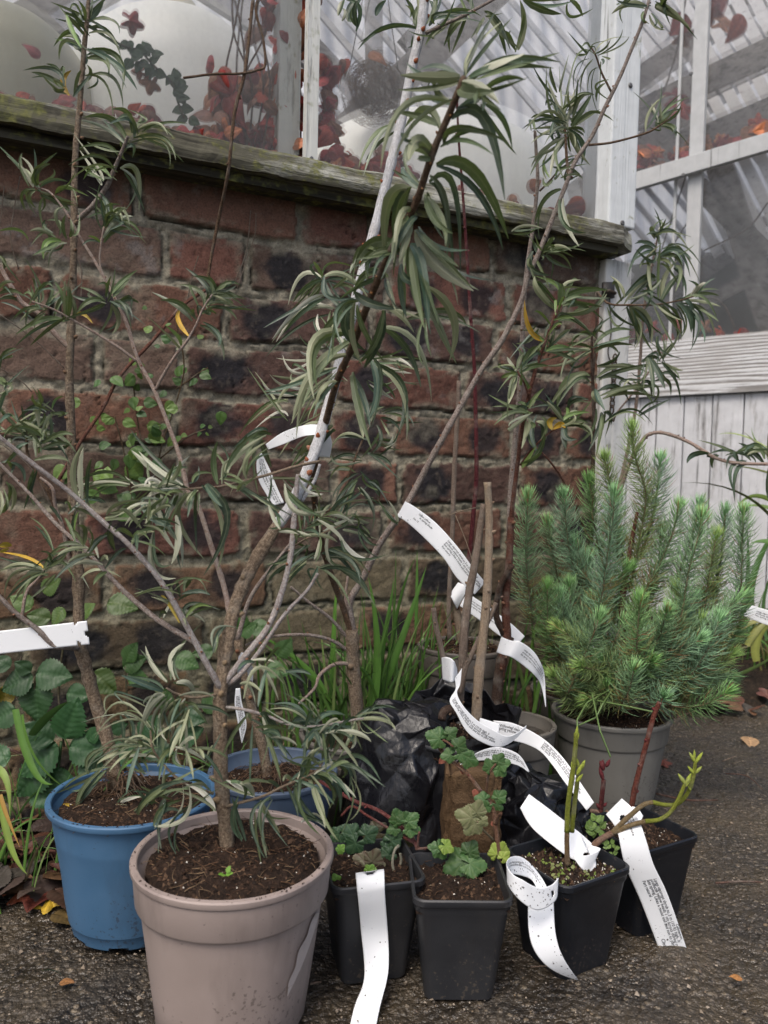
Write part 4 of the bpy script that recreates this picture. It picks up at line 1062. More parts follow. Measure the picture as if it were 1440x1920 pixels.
# ---- B: taupe pot, front
cB = P(438, 1622, .655); cB = Vector((cB.x, cB.y, .004))
B = empty('potted_shrub', cB, 'bushy white-stemmed willow-leaved shrub in the big taupe pot at the front', 'potted plant', 'willow-leaved shrubs in plastic pots')
round_pot(B, cB, .0855, .142, PINK, foot=.745, soil_z=.134, wob=.008, band_w=.0042)
branch(B, [(428, 1640, .665), (424, 1560, .668), (415, 1460, .67), (413, 1370, .672), (414, 1290, .675), (432, 1170, .69), (450, 1110, .70), (480, 1050, .71), (520, 985, .72)], .0065, .0056, 'trunk', 'trunk', .22, (.28, .2, .12), .022, 12)
branch(B, [(520, 985, .72), (550, 940, .73), (585, 860, .75), (605, 800, .77), (632, 700, .80), (655, 610, .82), (680, 510, .84), (705, 420, .85), (730, 320, .855), (752, 230, .86), (772, 130, .86), (790, 50, .86), (800, -40, .86)], .0056, .0052, 'white', 'branch', .07, (.33, .10, .04), .016, 12)
for pts, r0, r1, kd in (
    ([(413, 1290, .672), (385, 1240, .665), (345, 1165, .66), (300, 1088, .655), (240, 1020, .65), (192, 978, .645), (130, 922, .64), (52, 862, .63), (-30, 795, .62)], .0040, .0026, 'whiteb'),
    ([(372, 1208, .67), (300, 1165, .69), (245, 1120, .70), (205, 1080, .71), (157, 1028, .72), (108, 985, .73), (50, 920, .74), (-10, 860, .74)], .0036, .0022, 'grey'),
    ([(432, 1160, .69), (420, 1100, .70), (398, 1030, .71), (372, 950, .72), (354, 925, .72), (335, 850, .725), (292, 738, .73), (258, 672, .735), (235, 600, .74), (205, 540, .745), (178, 490, .75), (150, 445, .75), (125, 400, .75), (95, 362, .75), (70, 352, .75)], .0038, .0013, 'pale'),
    ([(258, 678, .735), (220, 650, .73), (180, 625, .725), (140, 602, .72), (100, 580, .715), (60, 565, .71)], .0022, .0011, 'pale'),
    ([(292, 730, .73), (308, 700, .725), (330, 665, .72), (350, 640, .72), (368, 608, .72), (380, 580, .72), (398, 552, .72)], .0022, .0011, 'pale'),
    ([(205, 545, .745), (188, 498, .745), (189, 460, .745), (195, 425, .745)], .0015, .001, 'pale'),
    ([(412, 1292, .675), (457, 1233, .68), (505, 1171, .69), (533, 1094, .70), (547, 1025, .71), (554, 935, .72), (560, 890, .725)], .0042, .0036, 'whiteb'),
    ([(425, 1285, .68), (450, 1265, .675), (485, 1223, .68), (533, 1153, .685), (575, 1108, .69), (596, 1075, .69)], .0032, .002, 'whiteb'),
    ([(565, 940, .735), (590, 900, .74), (600, 870, .74)], .003, .002, 'white'),
    ([(408, 1302, .67), (365, 1308, .655), (330, 1300, .65), (312, 1290, .645)], .0018, .001, 'tan'),
    ([(425, 1326, .672), (455, 1330, .66), (500, 1342, .65), (540, 1358, .645), (590, 1362, .64), (650, 1352, .635), (682, 1347, .632)], .0021, .0011, 'whiteb'),
    ([(425, 1512, .665), (455, 1504, .65), (495, 1492, .64), (530, 1475, .63), (560, 1462, .625), (590, 1448, .62), (605, 1430, .62)], .0018, .0010, 'tan'),
    ([(400, 1488, .67), (375, 1480, .665), (345, 1468, .66), (322, 1450, .66), (300, 1425, .655), (286, 1402, .65), (282, 1370, .65)], .0018, .0011, 'tan'),
    ([(600, 865, .73), (560, 873, .715), (510, 888, .70), (465, 900, .69), (415, 912, .68), (375, 915, .67), (335, 918, .665)], .0022, .0012, 'tan'),
    ([(460, 440, 0.85), (458, 441, .85)], .001, .001, 'tan'),
    ([(798, 62, .86), (835, 45, .85), (866, 31, .845), (911, 7, .84), (940, -10, .84)], .0028, .0022, 'grey')):
    if abs(pts[0][0]-pts[-1][0]) < 4 and abs(pts[0][1]-pts[-1][1]) < 4: continue
    branch(B, pts, r0*.70, r1*.68, kd, knob=.10, budstep=.016 if r0 > .0025 else .024)
fB = MB()
leaves_px(fB, """180 1010 130 930 35 840 sW;175 1000 170 910 110 845 s;205 1000 200 920 270 885 W;215 1010 280 970 365 980 t;190 1020 120 1050 140 1140;215 1040 240 1100 215 1145;230 1050 330 1100 375 1140 W;300 1050 350 1010 480 1060 b;560 1240 560 1130 520 1050;600 1170 570 1090 555 1060 t;600 1160 600 1110 605 1095;570 1220 600 1150 700 1220;600 1220 700 1200 770 1290;560 1310 620 1240 700 1240 W;545 1310 510 1280 475 1275 b;575 1200 560 1160 510 1110;600 1170 660 1130 700 1220;580 1190 640 1150 660 1200 l;300 1280 240 1230 245 1185;320 1270 320 1200 255 1190;280 1275 220 1240 160 1250 l;330 1300 250 1310 235 1400 bW;350 1310 290 1330 230 1400 l;360 1290 340 1220 355 1160;375 1280 390 1240 380 1180;0 1245 100 1240 155 1300 b""", 0, 0, 2.88, .75, 11)
leaves_px(fB, """210 360 180 300 165 240;215 350 200 260 175 200;235 370 280 280 250 260;230 370 140 370 70 430;240 375 170 380 105 445 l;180 330 240 240 285 255;300 400 330 320 365 250;345 430 350 330 295 225 W;350 440 230 430 85 510 W;365 430 380 340 375 250;260 360 290 330 350 300 t;560 325 480 330 415 395 W;570 330 500 280 430 255;580 310 580 250 600 195;610 310 650 260 700 210 W;600 350 640 430 605 510 lW;610 345 680 350 715 430 k;640 340 700 320 750 340 k;410 410 450 400 500 450 y;975 570 960 520 890 460 b;1020 520 960 430 980 370 yW;1050 420 970 340 865 325 W;1100 370 1080 280 970 240 W;1130 330 1140 230 1040 195 W;1150 290 1220 280 1290 310;1160 280 1230 230 1300 245;1120 350 1200 300 1330 320 W;1130 360 1220 370 1280 430;1090 400 1130 380 1170 400;1080 460 1180 520 1210 650 W;1150 300 1200 320 1250 350 l;1060 430 1040 390 1050 370;210 880 225 860 200 800;280 910 300 860 345 845 b;270 930 330 940 370 930;260 940 280 1010 265 1080 t;250 930 180 900 90 980 k;270 920 190 880 180 830""", 0, 450, 2.88, .725, 11)
leaves_px(fB, """445 1400 430 1250 450 1120 sW;970 1335 830 1240 710 1135 sW;880 1340 940 1260 1025 1165 wW;850 1340 760 1330 675 1275 s;860 1345 810 1310 835 1270 w;980 1340 880 1330 790 1390 s;960 1345 870 1350 790 1400 w;1175 1320 1150 1200 1175 1085 gW;1200 1300 1240 1200 1180 1090 t;1040 1310 1070 1260 1150 1260;1205 1290 1280 1300 1330 1330;1230 1260 1260 1180 1440 1050 lW;1330 1290 1330 1180 1440 1090 l;1110 1320 1150 1380 1200 1440 tW;1280 1330 1370 1370 1440 1420 t;1070 1350 1020 1390 1020 1440 l;700 1310 560 1250 390 1330 g;700 1320 540 1310 380 1340 s;890 1350 960 1250 970 1190 l;900 1340 820 1290 780 1330 w;860 1350 880 1400 850 1440 s""", 0, 450, 2.88, .665, 13)
leaves_px(fB, """575 190 640 130 770 110 l;560 210 640 180 760 130 l;480 390 530 320 600 295 t;620 380 600 300 620 260;700 360 760 290 835 280 l;770 110 820 200 940 250 tW;850 100 840 200 955 390 sW;950 190 960 330 925 455 sW;830 280 830 480 950 530 sW;900 210 930 130 1000 80 sW;1050 60 960 200 1105 430 lW;1090 30 1230 200 1100 515 kW;1090 30 1200 140 1220 250 tW;915 590 1000 530 1150 555 n;730 630 850 590 980 620 n;1000 750 1060 680 1140 685 b;970 770 900 650 870 630 y;1150 930 1180 830 1235 780 k;980 760 940 680 815 630 l""", 0, 900, 2.88, .665, 13)
leaves_px(fB, """900 1090 820 1000 785 895 sW;945 1080 920 960 1000 880 sW;950 1095 1020 1100 1055 1175 sW;880 1140 780 1100 655 1055 tW;885 1130 820 1080 700 1060 t;870 1165 800 1180 775 1210 s;890 1160 800 1250 755 1400 sW;900 1180 830 1280 840 1370 s;930 1175 860 1300 900 1410 s;960 1170 960 1270 990 1350 tW;970 1180 890 1250 875 1340 l;1010 1200 920 1270 925 1430 l;1020 1230 960 1380 1000 1440 l;800 1230 600 1160 575 1270 ln;815 1335 650 1200 530 1340 ln;810 1340 650 1260 510 1400 ln;650 1270 665 1350 665 1440 k;1000 1180 980 1240 1015 1300 w;820 1440 740 1380 600 1480 ln;820 1445 700 1420 560 1530 ln;800 1450 650 1400 510 1480 ln""", 0, 900, 2.88, .655, 12)
leaves_px(fB, """620 1300 730 1230 840 1230 t;600 1300 760 1290 840 1350 l;415 1310 480 1260 570 1270 tW;280 1345 320 1280 430 1300 tW;420 1330 380 1380 330 1440 tW;470 1340 440 1400 400 1460 tW;500 1330 500 1400 490 1460 tW;380 1320 280 1240 150 1240 l;370 1310 300 1220 180 1210 t;440 1300 380 1200 310 1170 n;110 1260 170 1290 230 1430 tW;120 1280 140 1360 150 1440 s;20 1180 100 1010 245 1110 l;0 1100 60 1100 120 1150 l;560 1320 530 1350 550 1400 k;620 1310 620 1350 610 1440 lW;650 1300 720 1360 800 1420 n;0 60 0 30 60 0 l;240 20 300 170 480 160 sW;0 30 150 130 250 240 t;150 100 180 200 220 270 s;210 280 300 280 385 300 s;320 0 370 60 450 75 w;540 1300 440 1380 400 1480 lW;600 1300 620 1400 600 1450 s;520 1320 600 1340 640 1350 t""", 450, 900, 2.88, .64, 12)
leaves_px(fB, """410 140 520 200 540 350 tW;420 130 520 170 560 220 l;520 80 650 50 760 185 tW;500 90 590 120 585 240 tW;440 100 390 50 440 0 l;330 170 360 80 440 0 tW;480 100 470 40 490 0 t;300 210 330 350 490 410 kW;370 180 430 300 460 440 lW;600 160 650 300 590 400 ln;110 290 160 380 215 465 l;170 280 60 380 130 600 k;150 180 190 200 240 255 t;0 200 50 210 80 270 sW;330 410 390 390 465 440 w;440 110 340 60 250 90 l;300 200 370 160 420 210""", 450, 1400, 2.88, .625, 12)
leaves_px(fB, """735 360 850 230 1030 185 kW;740 230 800 290 850 300 k;835 430 1000 380 1020 210 s;830 430 880 330 980 290 W;870 550 860 350 930 240 k;950 580 930 400 1150 260 t;1120 230 1080 200 1000 220 l;1160 350 1110 260 1000 200 wW;1375 270 1300 220 1220 180 wW;1310 500 1260 400 1290 260 tW;1430 600 1380 450 1440 320 k;1110 90 1130 20 1150 -10 l;980 110 950 60 960 0 w;890 260 880 180 900 80 l;780 150 740 90 720 60 t""", 0, 1400, 2.88, .645, 12)
leaves_px(fB, """955 155 780 150 635 270 k;955 170 960 220 905 260 k;1050 130 1060 80 1200 75 k;1250 60 1250 -20 1240 -40 k;1320 60 1400 120 1460 270 kW;1300 110 1290 150 1275 190 g;1210 90 1150 160 1100 250 W;1110 130 1040 180 1000 250 g;960 150 950 80 990 0 W;1020 140 1050 60 1020 0 kW;940 100 930 40 905 0;735 85 750 40 790 0 tW;600 120 600 60 660 -10 tW;635 150 620 60 640 0 kW;530 85 540 30 560 0 s;830 675 720 740 640 905 gW;1030 100 1180 50 1300 85""", 450, 0, 2.88, .86, 12)
leaves_px(fB, """0 170 40 200 80 280 gW;90 270 120 130 100 0 lW;120 0 220 50 325 75 W;370 0 410 30 440 90""", 940, 0, 2.88, .85, 12)
leaves_px(fB, """570 690 400 800 310 930 l;520 870 380 920 310 1050 l;580 760 450 760 270 1000 l;480 1010 350 1000 210 1170 l;470 1090 380 1100 330 1170;260 950 200 930 80 1020 w;240 960 190 860 80 710 l;170 1050 60 1050 0 1150 gW;140 1060 60 1100 30 1300 gW;100 1060 140 1160 170 1230 gW;380 710 280 710 230 620 w;360 760 250 790 160 725 w;370 800 300 800 255 790 w;340 830 200 830 120 770 w;450 580 400 570 370 545 w;420 630 360 620 325 600 w;740 660 830 700 930 720 w;740 640 850 640 930 690 w;750 690 850 760 970 770 w;730 750 770 820 820 850 w;720 640 800 650 890 740 w;700 650 800 640 880 660 w;170 1280 330 1300 450 1350 g;230 1290 320 1370 450 1375 s;160 1440 150 1350 165 1290 g;260 860 160 900 40 1000 l;400 640 320 690 260 700 w;700 780 780 830 830 860 w""", 450, 450, 2.88, .80, 10)
for pts, n_, L_ in (([(330, 1300, .65), (355, 1330, .64), (340, 1370, .635)], 12, .040), ([(560, 1360, .64), (600, 1375, .625), (640, 1370, .62)], 14, .042), ([(530, 1475, .63), (570, 1455, .62), (620, 1450, .61)], 14, .042), ([(300, 1425, .655), (270, 1400, .65), (240, 1410, .645)], 12, .040),
                    ([(460, 1335, .65), (480, 1365, .63), (520, 1390, .62)], 10, .040), ([(375, 915, .67), (320, 930, .66), (270, 950, .655)], 14, .042), ([(547, 1025, .71), (580, 985, .71), (620, 960, .71)], 14, .042), ([(300, 1420, .655), (330, 1400, .64), (380, 1410, .63)], 10, .038), ([(60, 870, .63), (80, 830, .63), (70, 790, .63)], 12, .04), ([(20, 840, .63), (0, 800, .63), (-10, 770, .63)], 10, .04), ([(205, 1080, .70), (180, 1040, .69), (150, 1020, .685)], 12, .04), ([(300, 1165, .69), (330, 1130, .68), (350, 1100, .68)], 10, .036), ([(240, 1020, .65), (270, 985, .64), (290, 960, .64)], 12, .04), ([(110, 985, .73), (140, 950, .72), (165, 930, .72)], 10, .038), ([(460, 1235, .68), (500, 1250, .66), (535, 1262, .65)], 9, .036)):
    spray(fB, [P(*p) for p in pts], n_, L_, .0062, 'gtkgls', s0=.05, ang=60)
fB.build('foliage', LEAF, B)
mb = MB()
for (x, y, d_) in ((300, 1640, .63), (318, 1650, .625), (345, 1640, .63), (422, 1638, .60)):
    for _ in range(4): broad(mb, P(x+R.uniform(-4, 4), y+R.uniform(-4, 4), d_), Vector((R.uniform(-1, 1), R.uniform(-1, 1), .3)), Vector((0, -.3, 1)), .006, 'ivy', (.12, .25, .03), (.2, .35, .06))
mb.build('weed_seedlings', BROAD, B)['kind'] = 'stuff'

mb = MB(); n_ = 24
for i in range(n_+1):
    t = i/n_; x = 596-58*t; yb = 1712+156*t; wpx = 2+13*math.sin(math.pi*min(1, t*.9+.08))
    for sx_ in (-wpx/2-2*math.sin(t*17), wpx/2):
        # pale scrape lying on the pot's side: find the wall radius at that height
        d_ = ray(x+sx_, yb); best = None
        for q in range(400):
            yy = .50+q*.0006; s_ = yy/d_.y; pnt = Vector((d_.x*s_, yy, CAMH+d_.z*s_)); zz = pnt.z-cB.z; rr = .0855*.745+(.0855*.955-.0855*.745)*(zz/.142)+(.0042 if zz > .108 else 0)
            if (pnt.xy-cB.xy).length < rr+.0016: best = pnt; break
        mb.v(best or P(x, yb, .6))
for i in range(n_): mb.f((2*i, 2*i+1, 2*i+3, 2*i+2))
mb.build('pale_scrape', m_plastic('scrape', (.38, .335, .315), .7, (.26, .20, .175), .6), B)
# ---- E: second blue pot behind
cE = P(512, 1458, .88); cE = Vector((cE.x, cE.y, .004))
E_ = empty('potted_shrub', cE, 'slim shrub in the dull blue pot tucked behind the taupe pot', 'potted plant', 'willow-leaved shrubs in plastic pots')
round_pot(E_, cE, .074, .128, BLUER, foot=.72, soil_z=.110)
branch(E_, [(505, 1470, .89), (492, 1400, .89), (478, 1350, .89), (462, 1280, .89), (445, 1200, .89)], .0062, .005, 'trunk', 'trunk', .12)
branch(E_, [(445, 1200, .89), (470, 1120, .895), (520, 1050, .90), (560, 1000, .91)], .003, .0015, 'grey')
mb = MB()
for _ in range(90):
    b_ = P(505, 1462, .885)+Vector((rA.uniform(-.014, .014), rA.uniform(-.014, .014), rA.uniform(-.006, .014))); a_ = rA.random()*6.28
    tube(mb, [b_, b_+Vector((math.cos(a_)*.010, math.sin(a_)*.010, .002)), b_+Vector((math.cos(a_)*.026, math.sin(a_)*.026, -.012))], [.0007, .0005, .0003], (.14, .075, .045), (.25, .16, .10), 4, cap=False)
mb.build('surface_roots', BARK, E_)
fE = MB()
spray(fE, [P(520, 1050, .90), P(560, 1000, .91), P(600, 960, .92)], 14, .05, .006, 'ktg')
fE.build('foliage', LEAF, E_)

# ---- C: knobbly trunk behind the bag, big near branch
cC = Vector((P(672, 1400, 1.0).x, 1.02, .004))
C_ = empty('potted_shrub', cC, 'knobbly shrub behind the black bag, its dark branch arching forward with large leaves', 'potted plant', 'willow-leaved shrubs in plastic pots')
round_pot(C_, cC, .080, .128, GREY, soil_z=.112)
branch(C_, [(672, 1370, 1.0), (668, 1320, 1.0), (662, 1240, 1.0), (660, 1180, 1.0)], .0088, .0085, 'trunk', 'trunk', .16, (.25, .17, .10), .018, 12)
branch(C_, [(660, 1190, 1.0), (640, 1130, .99), (618, 1070, .96), (600, 1000, .92), (588, 920, .86), (590, 870, .82), (606, 810, .78), (630, 720, .73), (660, 650, .70), (690, 570, .66), (715, 510, .63), (748, 440, .60), (780, 380, .58), (800, 320, .56), (820, 265, .55), (842, 215, .54), (862, 165, .53), (870, 145, .53)], .0040, .0021, 'brown', 'branch', .16, (.30, .14, .05), .012, 10)
for pts, r0, r1, kd in (
    ([(662, 1185, 1.0), (656, 1130, 1.0), (680, 1085, 1.0), (712, 1020, .995), (760, 950, .99), (790, 895, .99), (825, 830, .98), (870, 750, .98), (905, 690, .975), (940, 640, .97), (975, 570, .965), (990, 520, .96), (1012, 470, .955), (1040, 400, .95), (1060, 350, .945), (1080, 300, .94), (1110, 255, .94), (1135, 200, .935), (1160, 150, .93), (1185, 90, .925), (1205, 40, .92), (1220, -10, .92)], .0046, .0018, 'grey'),
    ([(655, 1200, 1.0), (620, 1160, .99), (580, 1130, .98), (545, 1100, .97)], .0026, .0016, 'grey'),
    ([(656, 1222, 1.0), (620, 1200, .99), (570, 1190, .98), (500, 1195, .98), (460, 1210, .98)], .0026, .0016, 'grey'),
    ([(668, 1246, 1.0), (630, 1245, .99), (600, 1265, .97), (590, 1290, .96), (560, 1320, .95)], .0028, .0016, 'pale'),
    ([(650, 1160, 1.0), (648, 1120, 1.0), (652, 1080, 1.0)], .0022, .0015, 'pale'),
    ([(1146, 172, .935), (1128, 136, .935), (1117, 104, .93), (1107, 87, .93)], .0014, .0008, 'brown'),
    ([(1104, 272, .94), (1148, 267, .93), (1210, 250, .92), (1236, 236, .915), (1256, 222, .91)], .0015, .0008, 'brown'),
    ([(1066, 333, .945), (1062, 290, .945), (1060, 250, .945), (1058, 225, .945)], .0022, .001, 'brown'),
    ([(610, 960, .90), (640, 940, .905), (658, 880, .91), (680, 825, .915), (697, 790, .92), (705, 750, .92)], .0018, .0009, 'brown'),
    ([(554, 1022, .84), (575, 1010, .82), (599, 1002, .80), (640, 985, .79)], .0012, .0007, 'tan')):
    branch(C_, pts, r0, r1, kd, knob=.12, budstep=.018)
fC = MB()
dC = lambda x, y: float(np.interp(y, [120, 170, 265, 440, 570, 720, 870, 1000], [.53, .53, .55, .60, .66, .73, .80, .90]))
leaves_px(fC, """1220 410 1250 270 1420 110 l;1190 410 1060 420 865 405 lW;1190 430 1080 360 960 385 t;1225 420 1380 340 1540 290 sW;1260 430 1440 320 1730 335 g;1300 500 1420 420 1541 430 k;1200 470 1290 480 1310 600 tW;1160 560 1080 520 1040 420 l;1170 590 1280 520 1290 470 g;1140 640 1320 640 1430 1080 tW;1100 780 1180 690 1440 760 g;1080 690 1000 600 890 690 lW;1320 560 1420 640 1470 800 t;1130 550 880 580 760 910 l;1040 830 960 760 910 870 lW;1060 890 1270 930 1450 1290 gW;1020 980 1160 1010 1190 1480 tW;990 1030 900 960 880 900 t;1000 1050 1050 1180 1150 1260 g;920 1020 800 1100 790 1420 lW;950 1160 870 1160 830 1420 l;870 1340 720 1310 620 1440 gW;950 1240 1050 1420 1260 1570 sW;950 1240 1060 1350 1180 1440 g;920 1320 980 1440 1020 1780 tW;930 1160 900 1280 860 1420 l;1010 1040 1050 1200 1100 1290 g;870 720 900 750 925 750 t;1190 440 1300 470 1400 560 s""", 450, 0, 2.88, dC, 22, .03)
leaves_px(fC, """800 200 690 180 610 300 gW;620 280 700 340 860 370 tW;610 330 570 480 680 600 kW;780 380 740 550 670 690 kW;700 640 740 800 690 970 tW;780 360 860 400 940 500 l;640 330 530 400 500 640 g;760 470 960 560 1035 870 lW;740 680 880 820 900 1080 lW;600 730 640 900 665 1070 lW;1010 250 1150 420 1130 655 lW;920 20 960 180 1030 510 tW;870 130 900 210 1010 240 kW;860 160 870 300 900 420 t;795 210 820 300 840 380 l;900 430 1110 380 1225 460 g;990 430 960 560 990 680 n;600 430 500 430 370 640 g;610 510 400 540 400 860 lW;590 560 400 700 280 990 lW;600 620 480 650 430 750 l;520 690 300 760 200 890 l;1120 130 1180 200 1290 270 l;740 60 640 60 610 240 g;860 80 760 60 640 150 g;550 760 440 800 410 960 l;500 1000 380 1090 330 1170 lW;440 1090 360 1100 300 1200;640 640 560 560 520 500 s""", 450, 450, 2.88, dC, 17, .03)
leaves_px(fC, """440 200 330 190 260 350 sW;450 205 420 150 395 115 b;440 200 500 120 660 165 b;450 200 570 190 700 320 lW;440 240 380 340 300 400 g;470 300 340 350 175 535 wW;500 375 350 370 195 550 wW;455 210 500 320 590 380 tW;420 400 420 470 460 505 w;500 260 560 240 620 270 g;440 210 410 260 330 380 l;490 380 480 460 500 520 g""", 450, 450, 2.88, .78, 10)
leaves_px(fC, """740 1000 760 1080 700 1160 k;770 940 880 930 940 1010 k;740 1050 790 1080 850 1070 k;700 1080 600 1060 520 1075 k;655 1180 560 1160 470 1215 k;615 1250 540 1240 460 1250 k;700 1155 780 1180 820 1230 k;650 1250 710 1320 750 1385 k;610 1290 550 1370 510 1440 k;640 1340 690 1380 710 1440 k;840 1040 830 1090 775 1125 s;760 960 830 980 870 1050 t;710 980 730 930 780 900 l;640 1260 560 1300 520 1400 k;620 1300 590 1400 540 1500 k""", 450, 450, 2.88, .91, 11)
leaves_px(fC, """430 300 560 230 670 240 sW;530 290 620 400 730 430 wW;490 260 470 400 545 495 s;430 320 420 380 400 430 s;430 290 430 200 410 130 s;460 380 590 380 665 465 tW;450 400 580 420 660 520 tW;480 380 600 440 650 560 t;435 480 600 490 700 620 tW;380 350 310 400 290 470 t;370 360 260 400 200 440 t;280 430 200 450 140 520 t;270 450 190 500 140 570 t;360 450 300 500 260 560 t;420 470 400 520 370 570 t;640 250 690 330 750 350 k;600 180 660 220 700 230 l;640 30 700 120 730 220 k;700 0 740 30 750 85 k;540 150 560 100 640 0 k;510 230 560 130 760 110 ln;850 240 840 180 800 110 s;500 200 530 120 640 60 k;560 260 640 260 720 330 k;400 420 330 430 250 500 t""", 450, 900, 2.88, .80, 11)
leaves_px(fC, """785 35 690 20 595 75 lW;650 20 680 0 700 -10;830 30 900 50 1025 160 lW;770 60 760 90 775 130;800 80 830 140 885 160 l;880 40 870 0 850 -20 W;500 290 410 300 360 520 n;495 320 440 400 430 510 n;520 365 470 420 475 560 n;560 450 520 490 515 550 g;480 260 460 235 435 255;505 290 560 260 590 210 n;520 300 620 230 655 155 n;520 300 640 250 690 195 n;540 320 550 330 545 350 t;780 710 800 600 890 510 l;830 680 880 600 970 505 g;850 670 930 630 970 570 g;850 680 830 610 810 560 s;850 680 910 690 950 735 l;850 670 920 680 930 720 g;860 660 880 620 905 600 n""", 940, 0, 2.88, .925, 10)
leaves_px(fC, """345 690 340 600 370 400 g;350 690 300 560 240 420 s;300 500 270 420 265 360 g;345 680 250 600 125 710 l;340 650 220 620 160 640;350 700 250 710 160 775 l;375 680 430 600 490 505 gW;380 690 450 640 535 590 g;370 700 440 780 430 890 tW;350 740 230 810 160 905 sW;350 740 290 830 265 960 sW;330 630 400 610 440 620 k;380 610 360 540 365 490 s;280 660 270 720 285 760 t;370 700 410 780 440 860 t;180 700 170 660 155 650;250 580 290 560 300 610 k;330 590 390 540 430 520;260 960 230 900 230 860 b;280 970 240 1000 225 960;290 950 330 870 400 840 b;300 920 360 890 400 850;370 910 400 930 440 965;320 960 380 930 370 910;320 1020 230 1080 180 1210 gW;335 1070 350 1200 420 1330 sW;55 1250 130 1220 225 1235 s;350 690 380 560 400 480 s;340 690 290 640 190 660 g;360 720 340 620 300 560 l;350 700 420 690 450 720""", 940, 0, 2.88, .945, 10)
leaves_px(fC, """230 70 250 20 260 -10 s;240 60 300 50 395 95 g;240 80 290 120 380 155 g;170 60 160 150 265 190 kW;215 80 270 0 285 0;220 70 300 30 380 60 l;200 90 180 30 170 0 t""", 940, 450, 2.88, .96, 11)
fC.build('foliage', LEAF, C_)

# ---- H: small grey pot with the reddish stem and fresh green leaves
cH = P(958, 1368, 1.06); cH = Vector((cH.x, cH.y, .004))
H_ = empty('potted_shrub', cH, 'fresh green shrub with a yellow leaf in the small grey pot beside the bag', 'potted plant', 'willow-leaved shrubs in plastic pots')
round_pot(H_, cH, .062, .132, GREY, soil_z=.108, foot=.74)
branch(H_, [(930, 1330, 1.05), (938, 1260, 1.05), (950, 1200, 1.04), (948, 1130, 1.03), (955, 1050, 1.02), (958, 970, 1.01)], .0070, .0042, 'redbr', 'trunk', .14, (.2, .1, .06), .02, 10)
branch(H_, [(930, 1330, 1.05), (938, 1250, 1.05), (955, 1195, 1.045)], .0080, .0070, 'dbr', 'stump', .2)
for pts, r0, r1, kd in (
    ([(958, 975, 1.01), (963, 930, 1.0), (978, 815, .98), (995, 728, .96), (1012, 670, .95), (1023, 640, .94), (1044, 585, .93), (1058, 556, .925)], .0032, .0014, 'redbr'),
    ([(955, 1010, 1.02), (957, 930, 1.02), (965, 830, 1.02), (975, 720, 1.01), (980, 620, 1.0), (986, 520, .99), (1000, 420, .98), (1008, 340, .97), (1005, 280, .965), (1003, 245, .96)], .0040, .0018, 'grey'),
    ([(1012, 358, .97), (1030, 340, .96), (1045, 322, .955)], .0014, .0009, 'brown'),
    ([(991, 742, .96), (984, 720, .955), (975, 705, .95), (970, 695, .95)], .0014, .0009, 'redbr'),
    ([(976, 872, .985), (995, 845, .97), (1020, 820, .96), (1040, 805, .955), (1055, 795, .95)], .0015, .0009, 'redbr'),
    ([(945, 1190, 1.04), (930, 1150, 1.03), (938, 1100, 1.02), (960, 1060, 1.01)], .0046, .0040, 'dbr')):
    branch(H_, pts, r0, r1, kd, knob=.1, budstep=.02)
fH = MB()
leaves_px(fH, """300 380 200 280 180 195 lW;310 350 320 260 185 195 bW;330 350 380 230 410 215;330 320 340 240 430 215 l;340 310 440 270 575 270 gW;320 400 480 380 570 290 lW;330 355 380 340 415 350;400 380 470 370 510 400;310 440 380 430 475 490 gW;235 545 150 480 125 325 yW;290 480 270 560 240 600 l;280 560 340 500 370 490 l;240 600 330 580 400 620 bW;230 620 200 580 160 600 b;85 710 50 660 30 630 s;85 700 100 640 130 600;80 720 20 690 -20 690 b;80 730 60 800 40 885 lW;95 720 170 680 255 680 W;100 700 150 600 200 580;100 720 30 730 0 750 b;150 910 180 850 230 800 b;145 930 80 900 -50 900;140 935 60 930 -40 1000;140 960 160 1000 125 1075 lW;170 930 60 1010 40 1025 l;180 1120 160 1060 180 1005 gW;190 980 240 1000 240 1080 lW;150 900 110 880 90 880;275 1025 260 980 300 960 yW;280 1020 320 995 345 1015 yW;330 980 380 940 480 930 b;330 990 400 970 470 990;340 995 420 1000 480 1050;340 990 290 920 245 870 l;350 980 360 930 350 905 b;345 1000 340 1060 350 1130 kW;110 1230 150 1180 190 1110 bW;120 740 150 800 100 700;200 480 150 540 80 560;240 590 260 500 300 470 g""", 940, 450, 2.88, .95, 12)
spray(fH, [P(1010, 690, .95), P(1030, 620, .935), P(1058, 556, .92)], 9, .045, .007, 'ggb')
fH.build('foliage', LEAF, H_)

